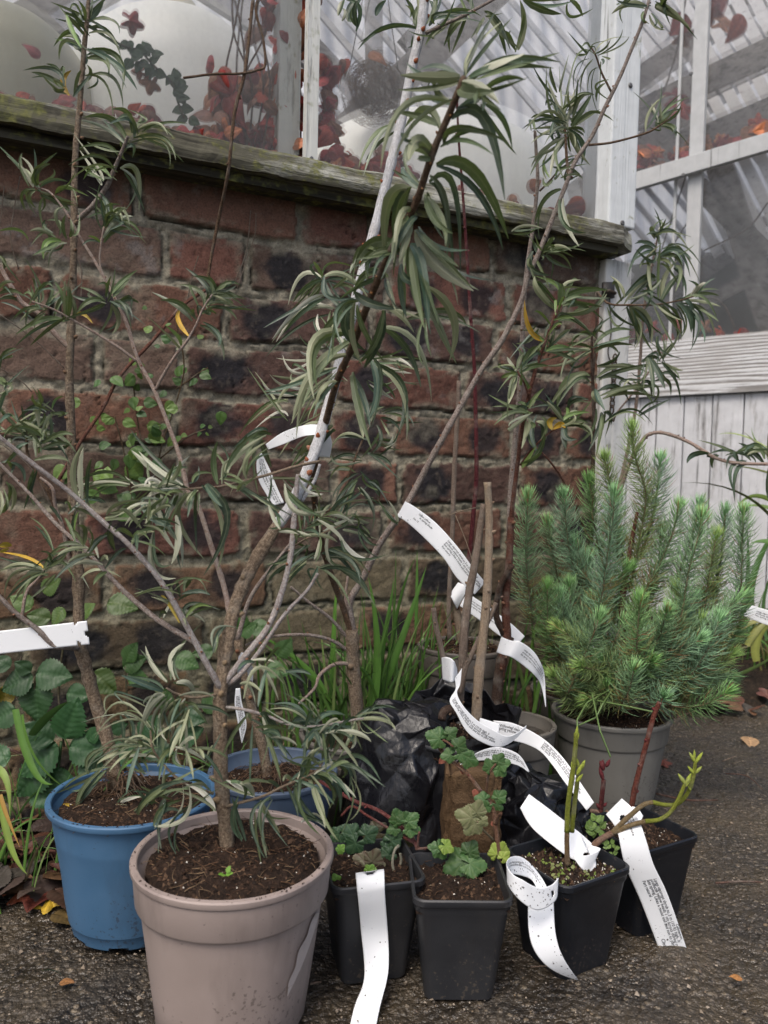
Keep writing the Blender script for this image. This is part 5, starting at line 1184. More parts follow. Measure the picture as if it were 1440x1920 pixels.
# ---- J: shrub in the pot behind the conifer
cJ = Vector((P(1085, 1290, 1.24).x, 1.235, .004))
J = empty('potted_shrub', cJ, 'drooping narrow-leaved shrub in a grey pot behind the conifer, before the white door', 'potted plant', 'willow-leaved shrubs in plastic pots')
round_pot(J, cJ, .078, .134, GREY, soil_z=.116)
branch(J, [(1090, 1290, 1.23), (1100, 1150, 1.22), (1108, 1000, 1.21), (1112, 860, 1.20), (1113, 760, 1.20), (1110, 680, 1.19), (1110, 620, 1.18)], .0050, .0016, 'dbr', 'trunk', .1)
for pts, r0, r1, kd in (
    ([(1106, 1050, 1.21), (1150, 950, 1.22), (1188, 790, 1.22), (1200, 680, 1.21), (1205, 600, 1.20), (1218, 520, 1.19), (1228, 470, 1.18), (1234, 440, 1.17)], .0032, .0014, 'pale'),
    ([(1118, 545, 1.19), (1141, 569, 1.18), (1183, 572, 1.17), (1231, 571, 1.15), (1275, 563, 1.14), (1300, 556, 1.13)], .0018, .0010, 'brown'),
    ([(1112, 700, 1.20), (1118, 620, 1.20), (1118, 545, 1.19)], .002, .0015, 'dbr'),
    ([(1150, 960, 1.22), (1180, 870, 1.20), (1205, 825, 1.18), (1225, 812, 1.17), (1250, 813, 1.16), (1290, 828, 1.15), (1320, 846, 1.14), (1345, 860, 1.13), (1380, 868, 1.12), (1440, 870, 1.11), (1500, 868, 1.10)], .0030, .0024, 'pale'),
    ([(1100, 1000, 1.2), (1058, 905, 1.17), (1030, 864, 1.15), (1005, 838, 1.14)], .002, .0011, 'redbr'),
    ([(1150, 790, 1.22), (1160, 770, 1.21), (1215, 700, 1.21), (1225, 660, 1.20), (1250, 665, 1.19)], .0016, .001, 'pale')):
    branch(J, pts, r0, r1, kd, knob=.2 if r1 > .002 else .1, bud_c=(.10, .045, .03), budstep=.012 if r1 > .002 else .02)
fJ = MB()
leaves_px(fJ, """830 60 750 50 680 200 t;835 40 780 10 720 20 t;850 100 940 50 1025 110 t;850 90 930 80 980 150;870 50 960 60 1020 200 t;830 200 760 210 645 330 kW;850 200 780 240 700 330 k;865 330 880 200 950 110 lW;800 100 800 200 820 310 l;930 150 980 200 980 260 t;1040 300 1070 250 1105 230 w;1020 300 1050 260 1055 245 w;960 325 1080 290 1175 300 g;960 325 1080 330 1185 360 l;950 340 1010 400 1025 500 tW;970 340 1060 370 1100 470 t;880 345 950 400 975 520 g;840 345 900 410 980 520 g;700 360 790 420 810 560 lW;720 370 790 450 800 540 k;760 290 800 330 850 360 t;1000 350 1080 470 1095 555 t;650 330 620 235 600 245;580 350 640 420 740 470 k;690 350 720 450 740 560 l;940 340 1000 440 960 540 n;495 510 530 470 545 430 g;490 520 430 500 345 600 g;490 580 420 560 350 560;480 590 400 600 320 655 l;485 600 370 620 320 760 l;500 570 600 490 715 490 W;500 600 600 560 720 570 g;510 610 580 570 640 620;515 680 600 650 640 600 k;515 745 640 680 790 715 gW;470 620 390 650 400 700 l;475 730 350 760 300 920 gW;475 765 400 760 290 920 g;470 860 390 870 350 930 k;510 805 520 850 560 920 tW;520 820 620 790 690 870 k;550 860 720 800 825 900 gW;540 930 530 1010 470 1140 kW;550 990 700 910 820 1000 k;550 930 590 950 590 1000 k;800 640 850 720 885 805 tW;760 660 820 630 860 660 k;830 760 900 760 915 840 k;870 660 920 690 980 705 l;750 780 800 770 810 850 k;660 790 700 750 740 800 l;740 940 800 880 870 875 t;840 520 850 600 880 640 n;780 640 770 740 700 770 n;860 640 920 580 970 480 n;850 650 880 580 850 480 n""", 940, 450, 2.88, 1.17, 12)
leaves_px(fJ, """620 290 500 300 450 370 kW;850 350 780 270 610 300 k;700 310 650 330 650 410 t;850 350 790 320 760 415 t;950 350 870 290 750 310 k;1040 360 960 280 880 300 kW;935 380 840 440 825 670 tW;895 290 980 220 1085 280 t;1085 340 1060 260 1000 240 t;1090 400 1080 550 1085 650 k""", 1180, 780, 4.17, 1.13, 12)
leaves_px(fJ, """830 1290 810 1240 820 1225 s;850 1250 870 1220 900 1210 w;840 1270 900 1240 970 1280 t;830 1330 780 1310 735 1300 k;835 1380 790 1360 700 1420 k;850 1390 930 1340 1030 1400 t;840 1400 920 1350 980 1430 t;800 1440 790 1400 800 1380 g;850 1260 870 1220 890 1180 n""", 940, 0, 2.88, 1.17, 11)
fJ.build('foliage', LEAF, J)
# ---- F: tall grey pot against the wall with dark red stem, cane and cut stump
cF = P(868, 1218, 1.12); FZ = cF.z+.003; cF = Vector((cF.x, cF.y, .004))
F_ = empty('potted_dogwood', cF, 'bare dark red stem and cut stump in the tall grey-brown pot by the wall', 'potted plant')
round_pot(F_, cF, .066, FZ, m_plastic('grey_brown_pot', (.115, .10, .085), .6), foot=.78, soil_z=FZ-.006)
branch(F_, [(862, 1200, 1.12), (858, 1150, 1.12), (851, 1125, 1.12), (868, 1090, 1.125), (880, 1040, 1.13), (888, 960, 1.13), (893, 900, 1.13), (893, 830, 1.13), (891, 740, 1.13), (889, 680, 1.13), (883, 600, 1.125), (878, 520, 1.12), (873, 440, 1.11), (866, 340, 1.10), (860, 260, 1.09), (857, 190, 1.08)], .0042, .0016, 'red', 'stem', .10, (.12, .02, .03), .03, 10)
branch(F_, [(866, 1205, 1.11), (858, 1160, 1.11), (851, 1124, 1.112)], .0068, .0062, 'tan', 'stump', .1)
branch(F_, [(843, 1200, 1.10), (842, 1130, 1.10), (848, 1000, 1.105), (852, 880, 1.11), (857, 790, 1.11), (861, 714, 1.11)], .0036, .0034, 'stake', 'support_cane', 0, budstep=0)
branch(F_, [(842, 966, 1.10), (865, 958, 1.10), (892, 952, 1.11)], .0009, .0008, 'tan', 'tie', 0, budstep=0, nseg=5)
branch(F_, [(854, 966, 1.10), (872, 1010, 1.09), (889, 1060, 1.08)], .0007, .0005, 'tan', 'tie', 0, budstep=0, nseg=5)

# ---- black bag wrapped round a pot, brown paper in front, canes standing in it
def seeds(n, rs): return NP.rand(n, 3)*rs
def crinkle(pts, S_):
    d = np.sqrt(((pts[:, None, :]-S_[None])**2).sum(-1)); d.sort(axis=1); return d[:, 1]-d[:, 0], d[:, 0]
def m_bag():
    t = NT('black_film'); o = t.obj(); n_ = t.noise(o, 60, 4, .6, 1.2); v = t.voro(o, 55, 'DISTANCE_TO_EDGE'); v2 = t.voro(t.obj((1, 1, .35)), 120, 'DISTANCE_TO_EDGE')
    h = t.math('ADD', t.math('MULTIPLY', n_, .5), t.math('ADD', t.math('MULTIPLY', v, .7), t.math('MULTIPLY', v2, .9)))
    return t.done(t.bsdf((.007, .007, .009), t.ramp(t.noise(o, 30, 3), [(.35, .22), (.65, .42)]), t.bump(h, .28, .004), .42))
BAGM = m_bag()
bagc = Vector((P(800, 1400, .93).x, .925, 0))
bag = empty('plastic_bag', bagc, 'crumpled shiny black plastic bag sagging around pots in the middle of the group', 'bag')
def bagblob(name, c, rad, zt, open_r=0, lean=(0, 0), ridge=.020, seedn=70, na=22, nz=12, dipf=0):
    S_ = np.stack([NP.uniform(c[0]-.14, c[0]+.14, seedn), NP.uniform(c[1]-.14, c[1]+.14, seedn), NP.uniform(-.02, zt+.05, seedn)], -1)
    pts = []; idx = []
    for j in range(nz+1):
        t = j/nz
        for k in range(na):
            a_ = 2*math.pi*k/na
            if open_r:
                if t < .62: q = t/.62; z = zt*q; rr = 1.0+.05*math.sin(q*5)-.10*q
                elif t < .72: q = (t-.62)/.10; z = zt+.004*math.sin(q*math.pi); rr = .95-.07*q
                else: q = (t-.72)/.28; z = zt-q*.05; rr = .88-(1-open_r)*q*.3
                z += (.5+.5*math.sin(a_*3+1))*.0+dipf*(t > .4)*(math.sin(a_)+.3*math.sin(4*a_+2)+.2*math.sin(9*a_))*min(1, (t-.4)*4 if t > .4 else 0)
            else:
                q = t; z = zt*math.sin(q*math.pi/2)**.8; rr = math.cos(q*math.pi/2)**.42
            lx, ly = lean[0]*z, lean[1]*z
            pts.append((c[0]+lx+rad[0]*rr*math.cos(a_), c[1]+ly+rad[1]*rr*math.sin(a_), z))
    pts = np.array(pts); mb = MB(); rj = random.Random(seedn)
    for q in pts:
        am = .35+.65*min(1, q[2]/zt*1.4); n1 = mnoise.noise(Vector(q*34)); n2 = mnoise.noise(Vector((q[0]*70, q[1]*70, q[2]*22+5)))
        dv = Vector((q[0]-c[0], q[1]-c[1], 0)); dv = dv.normalized() if dv.length > 1e-5 else Vector((0, 0, 1))
        off = dv*(n1*ridge*.8+n2*ridge*.45+rj.uniform(-1, 1)*ridge*.24)*am+Vector((0, 0, 1))*(n1*ridge*.35+rj.uniform(-1, 1)*ridge*.2)*am*(q[2] > .01)
        mb.v(Vector(q)+off)
    for j in range(nz):
        for k in range(na):
            q = (j*na+k, j*na+(k+1) % na, (j+1)*na+(k+1) % na, (j+1)*na+k)
            if rj.random() < .5: mb.f((q[0], q[1], q[2])); mb.f((q[0], q[2], q[3]))
            else: mb.f((q[0], q[1], q[3])); mb.f((q[1], q[2], q[3]))
    o = mb.build(name, BAGM, bag)
    at = o.data.attributes.new('crease_edge', 'FLOAT', 'EDGE'); at.data.foreach_set('value', [min(1, .35+.8*rj.random()) for _ in o.data.edges])
    md = o.modifiers.new('s', 'SUBSURF'); md.levels = md.render_levels = 3
bb = P(742, 1440, .90)
bagblob('bag_side', (bb.x-.004, .905), (.068, .054), .200, lean=(.10, .12))
ba = P(862, 1400, .95)
bagblob('bag_mouth', (ba.x-.006, .945), (.080, .078), .182, open_r=.92, dipf=.018, seedn=90)
bc_ = P(985, 1480, .93)
bagblob('bag_flap', (bc_.x+.012, .905), (.052, .045), .122, lean=(-.12, .1), ridge=.03)
bd_ = P(1040, 1500, .95)
bagblob('bag_flap', (bd_.x, .945), (.035, .030), .085, ridge=.03)
cg = Vector((ba.x, .945, .004))
Gp = empty('potted_cuttings', cg, 'bare tan and brown cut stems standing in dark compost inside the black bag', 'potted plant')
soil_disc(Gp, cg, .072, .142, dict(n=700, white=.12, fib=120))
mb = MB(); lathe(mb, cg, [(.045, 0), (.072, .15), (.076, .152), (.076, .158), (.070, .156), (.05, .01)], 48); mb.build('pot', BLACKP, Gp)
for pts, r0, r1, kd in (
    ([(893, 1352, .90), (896, 1290, .90), (903, 1220, .905), (912, 1130, .91), (916, 1050, .915), (917, 970, .92), (914, 904, .92)], .0062, .0042, 'tan'),
    ([(858, 1335, .92), (866, 1260, .92), (871, 1180, .92), (880, 1110, .925), (890, 1060, .925), (899, 1000, .93), (908, 945, .93)], .0056, .0040, 'stake'),
    ([(862, 1300, .91), (872, 1255, .91), (880, 1236, .91), (900, 1195, .91), (920, 1155, .91), (930, 1130, .91)], .0036, .0026, 'stake'),
    ([(838, 1270, .90), (832, 1238, .90), (826, 1210, .90), (817, 1172, .90), (813, 1140, .90)], .0034, .0030, 'stake'),
    ([(872, 1345, .90), (846, 1330, .895), (832, 1335, .89), (828, 1350, .885)], .0052, .0048, 'dbr'),
    ([(880, 1236, .91), (876, 1226, .905), (873, 1220, .90)], .0016, .0008, 'tan')):
    branch(Gp, pts, r0, r1, kd, 'stem', .12, (.25, .17, .11), .025, 10)
tagm = MB(); PAPM = NT('brown_paper'); o_ = PAPM.obj(); n_ = PAPM.noise(o_, 40, 5, .65, .8); n2_ = PAPM.noise(o_, 500, 3)
PAPM = PAPM.done(PAPM.bsdf(PAPM.ramp(n_, [(.3, (.055, .032, .016)), (.7, (.13, .080, .042))]), .8, PAPM.bump(PAPM.math('ADD', n_, PAPM.math('MULTIPLY', n2_, .3)), .7, .006), .2))
p0 = P(885, 1560, .84); pg = empty('paper_sack', Vector((p0.x, .85, 0)), 'creased brown paper sack between the black bag and the small square pots', 'sack')
mb = MB(); rows = []; na, nz = 70, 50
for j in range(nz+1):
    z = .150*j/nz
    row = []
    for k in range(na):
        a_ = 2*math.pi*k/na; f = lambda v, e=.22: math.copysign(abs(v)**e, v)
        wv = .004*mnoise.noise(Vector((a_*3, z*40, 1)))+.003*mnoise.noise(Vector((a_*1.2, z*14+a_*2, 6)))+.003*abs(mnoise.noise(Vector((a_*6, z*70, 3))))
        row.append(mb.v(Vector((p0.x+(.032-.004*z/.15+wv)*f(math.cos(a_)), .852+(.022+wv)*f(math.sin(a_)), z+(.004*math.sin(a_*3) if j == nz else 0)))))
    rows.append(row)
for j in range(nz):
    for k in range(na): mb.f((rows[j][k], rows[j][(k+1) % na], rows[j+1][(k+1) % na], rows[j+1][k]))
mb.f(rows[-1]); mb.build('paper', PAPM, pg)

# ---- conifer
cI = P(1146, 1345, 1.12); cI = Vector((cI.x, cI.y, .004))
I_ = empty('potted_conifer', cI, 'dense blue-green young conifer with bottle-brush shoots in a grey pot', 'potted plant')
round_pot(I_, cI, .0855, .134, m_plastic('light_grey_pot', (.15, .145, .13), .55), foot=.72, soil_z=.124)
branch(I_, [(1175, 1350, 1.12), (1172, 1250, 1.12), (1165, 1150, 1.12), (1178, 1050, 1.12), (1195, 960, 1.12)], .0065, .0025, 'redbr', 'trunk', .15)
rn = random.Random(9)
def shoot(pts, L=.037, dens=2300, tip=1.0, stem='tan'):
    j_ = lambda: rn.uniform(-6, 6)
    pts = [pts[0]]+[(p[0]+j_(), p[1]+j_()*.5, p[2]) for p in pts[1:-1]]+[pts[-1]]
    V = [P(*p) for p in pts]; q = [Vector(x) for x in smooth_pts([tuple(v) for v in V], 8)]
    mb = MB(); c, c2 = bcol('tan'); tube(mb, V, [.0019]+[.0014]*(len(V)-1), (.16, .12, .07), (.22, .2, .12), 6, mi=1)
    cl = [0]
    for i in range(1, len(q)): cl.append(cl[-1]+(q[i]-q[i-1]).length)
    Lt = cl[-1]; n = int(Lt*dens); ga = rn.random()*6
    base = rn.choice([(.18, .30, .15), (.15, .27, .10), (.19, .32, .19), (.20, .28, .10)])
    for k in range(n+46):
        s = 1.0 if k >= n else (k+.5)/n
        v = s*Lt; i = min(len(q)-2, int(np.searchsorted(cl, v, side='right')-1)); f = (v-cl[i])/max(1e-9, cl[i+1]-cl[i]); p = q[i].lerp(q[i+1], f); d = (q[i+1]-q[i]).normalized()
        ga += 2.39996+rn.uniform(-.3, .3); a_ = d.orthogonal().normalized(); a_.rotate(Matrix.Rotation(ga, 3, d))
        an = math.radians(rn.uniform(42, 84))*(1-.45*s**5) if k < n else math.radians(rn.uniform(4, 42))
        dr = (d*math.cos(an)+a_*math.sin(an)); Lk = L*rn.uniform(.75, 1.1)*(1-.35*s**8)*(.75+.25*min(1, s*6))
        b2 = p+dr*Lk*.55; b3 = p+(dr+d*.22).normalized()*Lk
        jt = rn.uniform(.5, 1.45); c = tuple(x*jt for x in base)
        if s < .35 and rn.random() < .4: c = (.20, .17, .06)
        if rn.random() < .03: c = (.25, .14, .07)
        if s > .93: c = (c[0]*1.1, c[1]*1.25, c[2]*.95)
        w_ = .00050; o1 = dr.orthogonal().normalized()*w_; o2 = dr.cross(o1).normalized()*w_
        r0 = [mb.v(p+x, c) for x in (o1, -o1*.5+o2*.87, -o1*.5-o2*.87)]; r1 = [mb.v(b2+x, c) for x in (o1, -o1*.5+o2*.87, -o1*.5-o2*.87)]; tp_ = mb.v(b3, c)
        for x in range(3):
            mb.f((r0[x], r0[(x+1) % 3], r1[(x+1) % 3], r1[x])); mb.f((r1[x], r1[(x+1) % 3], tp_))
    mb.build('shoot', [NEEDLE, BARK], I_)
SH = [[(1000, 1170, 1.13), (988, 1060, 1.12), (990, 935, 1.12)], [(1060, 1160, 1.18), (1040, 1080, 1.18), (1028, 985, 1.18)], [(1100, 1140, 1.15), (1070, 1030, 1.15), (1058, 935, 1.15)],
      [(1140, 1100, 1.16), (1118, 990, 1.16), (1106, 905, 1.16)], [(1160, 1060, 1.14), (1146, 950, 1.14), (1135, 865, 1.14)], [(1180, 1110, 1.12), (1205, 1010, 1.12), (1207, 930, 1.12), (1190, 860, 1.12), (1186, 808, 1.12)],
      [(1200, 1050, 1.13), (1222, 960, 1.13), (1238, 868, 1.13)], [(1120, 1180, 1.07), (1140, 1080, 1.07), (1150, 990, 1.07), (1152, 930, 1.07)], [(1190, 1140, 1.10), (1235, 1070, 1.10), (1262, 1000, 1.10), (1272, 955, 1.10)],
      [(1240, 1260, 1.06), (1278, 1160, 1.05), (1290, 1070, 1.05), (1308, 1000, 1.05), (1316, 972, 1.05)], [(1260, 1110, 1.17), (1292, 1020, 1.17), (1312, 950, 1.17)], [(1335, 1140, 1.15), (1352, 1050, 1.15), (1360, 965, 1.15)],
      [(1300, 1210, 1.11), (1360, 1180, 1.10), (1385, 1110, 1.09), (1394, 1030, 1.09), (1394, 965, 1.09)], [(1320, 1150, 1.13), (1332, 1080, 1.13), (1342, 1010, 1.13)], [(1065, 1300, 1.06), (1090, 1240, 1.05), (1108, 1190, 1.04), (1122, 1162, 1.04)],
      [(1140, 1240, 1.09), (1162, 1190, 1.08), (1168, 1170, 1.08)], [(1196, 1255, 1.03), (1194, 1200, 1.02), (1200, 1130, 1.02)], [(1160, 1330, 1.03), (1180, 1300, 1.01), (1188, 1258, 1.0)],
      [(1130, 1320, 1.06), (1135, 1290, 1.05)], [(1225, 1330, 1.05), (1244, 1308, 1.02)], [(1270, 1300, 1.06), (1325, 1230, 1.04), (1348, 1165, 1.04)], [(1330, 1250, 1.12), (1368, 1210, 1.11), (1384, 1180, 1.11)],
      [(1265, 1280, 1.08), (1300, 1220, 1.07), (1314, 1170, 1.07)], [(1250, 1325, 1.08), (1310, 1325, 1.05), (1360, 1300, 1.04)], [(1050, 1230, 1.12), (1032, 1170, 1.12), (1026, 1105, 1.12)], [(1090, 1250, 1.13), (1072, 1170, 1.13), (1068, 1100, 1.13)],
      [(1130, 1220, 1.13), (1140, 1140, 1.12), (1175, 1070, 1.11)], [(1210, 1280, 1.10), (1235, 1220, 1.09), (1245, 1180, 1.09)], [(1230, 1200, 1.14), (1290, 1150, 1.14), (1330, 1110, 1.14)], [(1210, 1300, 1.12), (1290, 1290, 1.10), (1370, 1230, 1.09)],
      [(1110, 1290, 1.14), (1060, 1260, 1.14), (1020, 1190, 1.14)], [(1180, 1180, 1.13), (1110, 1090, 1.14), (1080, 1020, 1.15)], [(1230, 1240, 1.08), (1260, 1170, 1.07), (1268, 1110, 1.07)], [(1200, 1150, 1.14), (1230, 1080, 1.15), (1240, 1000, 1.16)], [(1150, 1170, 1.14), (1170, 1100, 1.14), (1165, 1010, 1.14)], [(1180, 1320, 1.08), (1150, 1300, 1.05), (1105, 1310, 1.03)], [(1240, 1320, 1.1), (1275, 1300, 1.12), (1330, 1275, 1.14)]]
SH += [[(1120, 1290, 1.10), (1090, 1220, 1.10), (1110, 1130, 1.10)], [(1150, 1300, 1.12), (1135, 1230, 1.12), (1128, 1150, 1.12)], [(1090, 1300, 1.12), (1060, 1200, 1.12), (1050, 1120, 1.12)], [(1160, 1240, 1.13), (1180, 1170, 1.12), (1215, 1110, 1.12)], [(1080, 1200, 1.15), (1090, 1130, 1.15), (1100, 1050, 1.15)], [(1130, 1330, 1.1), (1070, 1310, 1.08), (1040, 1270, 1.07)]]
SH += [[(1200+rn.uniform(-120, 60), 1300+rn.uniform(-30, 10), 1.09+rn.uniform(-.03, .05)), (x_*.5+590, y_*.5+640, 1.06), (x_, y_, 1.04+rn.uniform(-.03, .08))] for (x_, y_) in ((1060, 1290), (1090, 1250), (1130, 1240), (1220, 1240), (1280, 1260), (1340, 1250), (1370, 1270), (1310, 1200), (1160, 1220), (1050, 1180), (1250, 1150), (1210, 1180), (1390, 1120), (1300, 1120))]
for s_ in SH: shoot(s_)
mb = MB()
for pts in ([(1150, 1290, 1.05), (1130, 1320, 1.0), (1118, 1345, .99), (1085, 1360, .98)], [(1150, 1290, 1.05), (1100, 1318, 1.0), (1082, 1350, .97), (1083, 1372, .96)], [(1100, 1310, 1.03), (1180, 1325, .99), (1225, 1335, .985)], [(1110, 1300, 1.0), (1125, 1370, .94), (1145, 1420, .93)]):
    v = [P(*p) for p in pts]
    for a_, b_ in zip(v[:-1], v[1:]): tube(mb, [a_, (a_+b_)/2, b_], [.0012]*3, (.10, .16, .05), (.2, .25, .1), 5)
mb.build('grass_weed', GRASSM, I_)

# ---- the four square pots
def corner_pot(px, py, rot_, z=.10):
    """front corner seen at pixel -> centre"""
    c = G(px, py, z); u = Vector((math.cos(rot_), math.sin(rot_), 0)); v = Vector((-math.sin(rot_), math.cos(rot_), 0)); return c+u*.045+v*.045
k2 = Vector((G(868, 1690, .10).x, G(868, 1690, .10).y+.045, .003))
K2 = empty('potted_currant', k2, 'trailing currant with crinkled green leaves in the square charcoal pot at the front middle', 'potted plant', 'small plants in square black pots')
square_pot(K2, k2, math.radians(1.5), BLACKP, opt=dict(n=380, white=.06, fib=90))
k1 = G(692, 1660, .10)+Vector((.0, .045, 0)); k1.z = .003
K1 = empty('potted_currant', k1, 'crowded little currant with crinkled leaves in the square black pot hung with a blank tag', 'potted plant', 'small plants in square black pots')
square_pot(K1, k1, math.radians(14), BLACKP, opt=dict(n=380, white=.06, fib=120))
k3 = corner_pot(1062, 1668, math.radians(31)); k3.z = .003
K3 = empty('potted_willow', k3, 'yellow-green budded twigs in the square blue-black pot with moss on its compost', 'potted plant', 'small plants in square black pots')
square_pot(K3, k3, math.radians(31), BLACK2, opt=dict(n=900, white=.16, fib=60, moss=.16))
k4 = corner_pot(1203, 1600, math.radians(29)); k4.z = .003
K4 = empty('potted_maple', k4, 'two dark red leafless twigs in the square black pot at the back right', 'potted plant', 'small plants in square black pots')
square_pot(K4, k4, math.radians(29), BLACK2, opt=dict(n=700, white=.2, fib=60))
# K3 twigs
def twig(root, pts, r0, r1, c, c2, name='twig', step=0, bc=(.3, .36, .05)):
    V = [P(*p) for p in pts]; n = len(V); mb = MB(); tube(mb, V, [r0+(r1-r0)*i/(n-1) for i in range(n)], c, c2, 9, knob=.04)
    if step: buds(mb, V, r1, bc, step, 1.2)
    mb.build(name, BARK, root); return V
GR, GR2 = (.20, .23, .025), (.30, .33, .05)
GRB, GRB2 = (.24, .16, .07), (.16, .09, .05)
twig(K3, [(1064, 1622, .745), (1063, 1590, .745), (1063, 1560, .745)], .0027, .0024, GRB, GRB2)
twig(K3, [(1063, 1560, .745), (1065, 1510, .745), (1072, 1460, .745), (1076, 1430, .745), (1079, 1400, .745), (1080, 1375, .745)], .0027, .0021, GR, GR2)
twig(K3, [(1072, 1560, .755), (1077, 1510, .755), (1082, 1470, .755), (1085, 1445, .755)], .0024, .0020, GR, GR2)
twig(K3, [(1100, 1600, .77), (1125, 1575, .77), (1148, 1562, .77)], .0034, .0030, (.22, .12, .08), (.3, .18, .12), 'stem')
twig(K3, [(1148, 1562, .77), (1175, 1535, .765), (1205, 1510, .76), (1224, 1504, .76)], .0027, .0022, GRB, (.30, .24, .14))
twig(K3, [(1224, 1504, .76), (1245, 1509, .76), (1268, 1508, .76), (1284, 1495, .76), (1295, 1475, .76), (1301, 1452, .76), (1304, 1428, .76)], .0022, .0018, GR, GR2)
twig(K3, [(1150, 1562, .77), (1180, 1548, .762), (1210, 1540, .758)], .0024, .0022, GRB, (.30, .24, .14))
twig(K3, [(1210, 1540, .758), (1235, 1537, .756), (1255, 1525, .754), (1268, 1506, .752), (1278, 1485, .752), (1284, 1468, .752)], .0022, .0017, GR, GR2)
mb = MB()
def bigbud(root, x, y, d, dx, dy, L, wd, c):
    mb = MB()
    a_ = P(x, y, d); b_ = P(x+dx, y+dy, d); dr = (b_-a_).normalized(); s_ = dr.orthogonal().normalized(); t_ = dr.cross(s_); prev = None
    for (h, w_) in ((0, .5), (.2, .95), (.5, 1), (.8, .6), (1, .1)):
        ring = [mb.v(a_+dr*h*L+(s_*math.cos(k*math.pi/4)+t_*math.sin(k*math.pi/4))*w_*wd*.78, c, tuple(q*1.3 for q in c)) for k in range(8)]
        if prev:
            for s in range(8): mb.f((prev[s], prev[(s+1) % 8], ring[(s+1) % 8], ring[s]))
        prev = ring
    mb.build('bud', BARK, root)
BUDC = (.26, .31, .045)
for (x, y, d, dx, dy, L, wd) in ((1080, 1386, .745, 1, -10, .013, .0024), (1079, 1392, .745, 4, -10, .010, .0019), (1074, 1446, .745, -1, -10, .010, .0022), (1082, 1452, .745, 5, -10, .012, .0026), (1087, 1445, .755, 5, -10, .012, .0028), (1085, 1440, .755, -2, -10, .010, .0024), (1081, 1466, .745, 8, -10, .010, .0022), (1065, 1562, .745, -3, -10, .008, .0022), (1304, 1430, .76, -6, -10, .013, .0024), (1304, 1430, .76, 7, -10, .013, .0025), (1302, 1424, .76, 0, -10, .010, .0018), (1302, 1452, .76, -8, -10, .011, .0022), (1303, 1450, .76, 9, -9, .010, .0022), (1285, 1470, .752, -7, -10, .013, .0026), (1286, 1470, .752, 5, -10, .012, .0026), (1284, 1475, .752, 8, -10, .010, .002), (1295, 1482, .757, -6, -10, .006, .0015)):
    bigbud(K3, x, y, d, dx, dy, L, wd, BUDC)
mb = MB()
for (x, y) in ((1115, 1560), (1120, 1548), (1105, 1552), (1118, 1540), (1125, 1556), (1150, 1600), (1140, 1590), (1130, 1585), (1145, 1580), (1155, 1590)):
    for _ in range(3): broad(mb, P(x+R.uniform(-4, 4), y+R.uniform(-4, 4), .80 if x < 1128 else .77), Vector((R.uniform(-1, 1), 0, R.uniform(-.2, 1))), Vector((R.uniform(-.3, .3), -1, .5)), .009 if x < 1128 else .005, 'small', (.10, .17, .04), (.2, .28, .08))
for _ in range(12): x = R.uniform(1030, 1100); y = R.uniform(1620, 1655); broad(mb, G(x, y, .094), Vector((R.uniform(-1, 1), R.uniform(-1, 1), .3)), Vector((0, -.3, 1)), .0045, 'small', (.13, .15, .05), (.2, .2, .08))
mb.build('weed_seedlings', BROAD, K3)['kind'] = 'stuff'
# K4 twigs
DR, DR2 = (.085, .015, .018), (.14, .035, .03)
twig(K4, [(1126, 1524, .86), (1128, 1500, .86), (1130, 1480, .86), (1132, 1462, .86)], .0028, .0026, DR, DR2)
twig(K4, [(1183, 1520, .85), (1190, 1480, .85), (1200, 1440, .85), (1212, 1395, .85), (1225, 1345, .85), (1237, 1316, .85)], .0031, .0027, (.12, .028, .018), (.2, .06, .04), step=.03, bc=(.15, .03, .03))
mb = MB()
for (x, y, d, dx, dy, L, wd) in ((1131, 1462, .86, -3, -10, .016, .0032), (1132, 1444, .86, -4, -10, .012, .0036), (1136, 1438, .86, 5, -9, .010, .003), (1130, 1440, .86, 0, -10, .010, .0032), (1126, 1516, .86, -5, -6, .008, .003), (1131, 1512, .86, 6, -6, .006, .0025)): bigbud(K4, x, y, d, dx, dy, L, wd, (.10, .016, .020))
twig(K4, [(1106, 1520, .86), (1120, 1522, .86), (1132, 1528, .86), (1140, 1520, .86)], .0024, .002, (.25, .15, .10), (.35, .22, .16), 'root')
# K2 trailing stems and leaves
SR, SR2 = (.16, .075, .045), (.24, .14, .09)
def stem(root, pts, r0, r1, c=SR, c2=SR2, name='stem', step=.02): return twig(root, pts, r0, r1, c, c2, name, step, (.18, .04, .04))
stem(K2, [(938, 1610, .74), (930, 1560, .745), (923, 1515, .75), (905, 1490, .755), (884, 1460, .76), (862, 1438, .765), (835, 1418, .77), (822, 1400, .775)], .0024, .0018)
stem(K2, [(930, 1545, .745), (934, 1530, .74), (940, 1525, .735)], .0016, .0012)
stem(K2, [(912, 1488, .75), (914, 1462, .745), (920, 1445, .74), (930, 1432, .74)], .0013, .0010)
stem(K2, [(835, 1418, .77), (828, 1400, .77), (832, 1388, .765), (850, 1400, .76)], .0013, .0010)
stem(K2, [(925, 1575, .742), (905, 1555, .73), (895, 1540, .725)], .0012, .0008, (.25, .2, .12), (.3, .25, .15))
stem(K2, [(780, 1592, .76), (800, 1590, .75), (830, 1580, .74)], .0014, .0010, (.22, .10, .08), (.3, .2, .15))
CL, CL2 = (.035, .090, .024), (.085, .14, .05); CP, CP2 = (.13, .145, .065), (.19, .18, .10)
def lv(mb, x, y, d, ux, uy, L, kind='currant', c=CL, c2=CL2, ny=-1.0, nx=0, nz=.35, curl=.2):
    a_ = P(x, y, d); b_ = P(x+ux, y+uy, d+nx*.01); broad(mb, a_, (b_-a_), Vector((nx, ny, nz)), L*px2m(d)*(.82 if kind == 'currant' else 1), kind, c, c2, curl)
mb = MB()
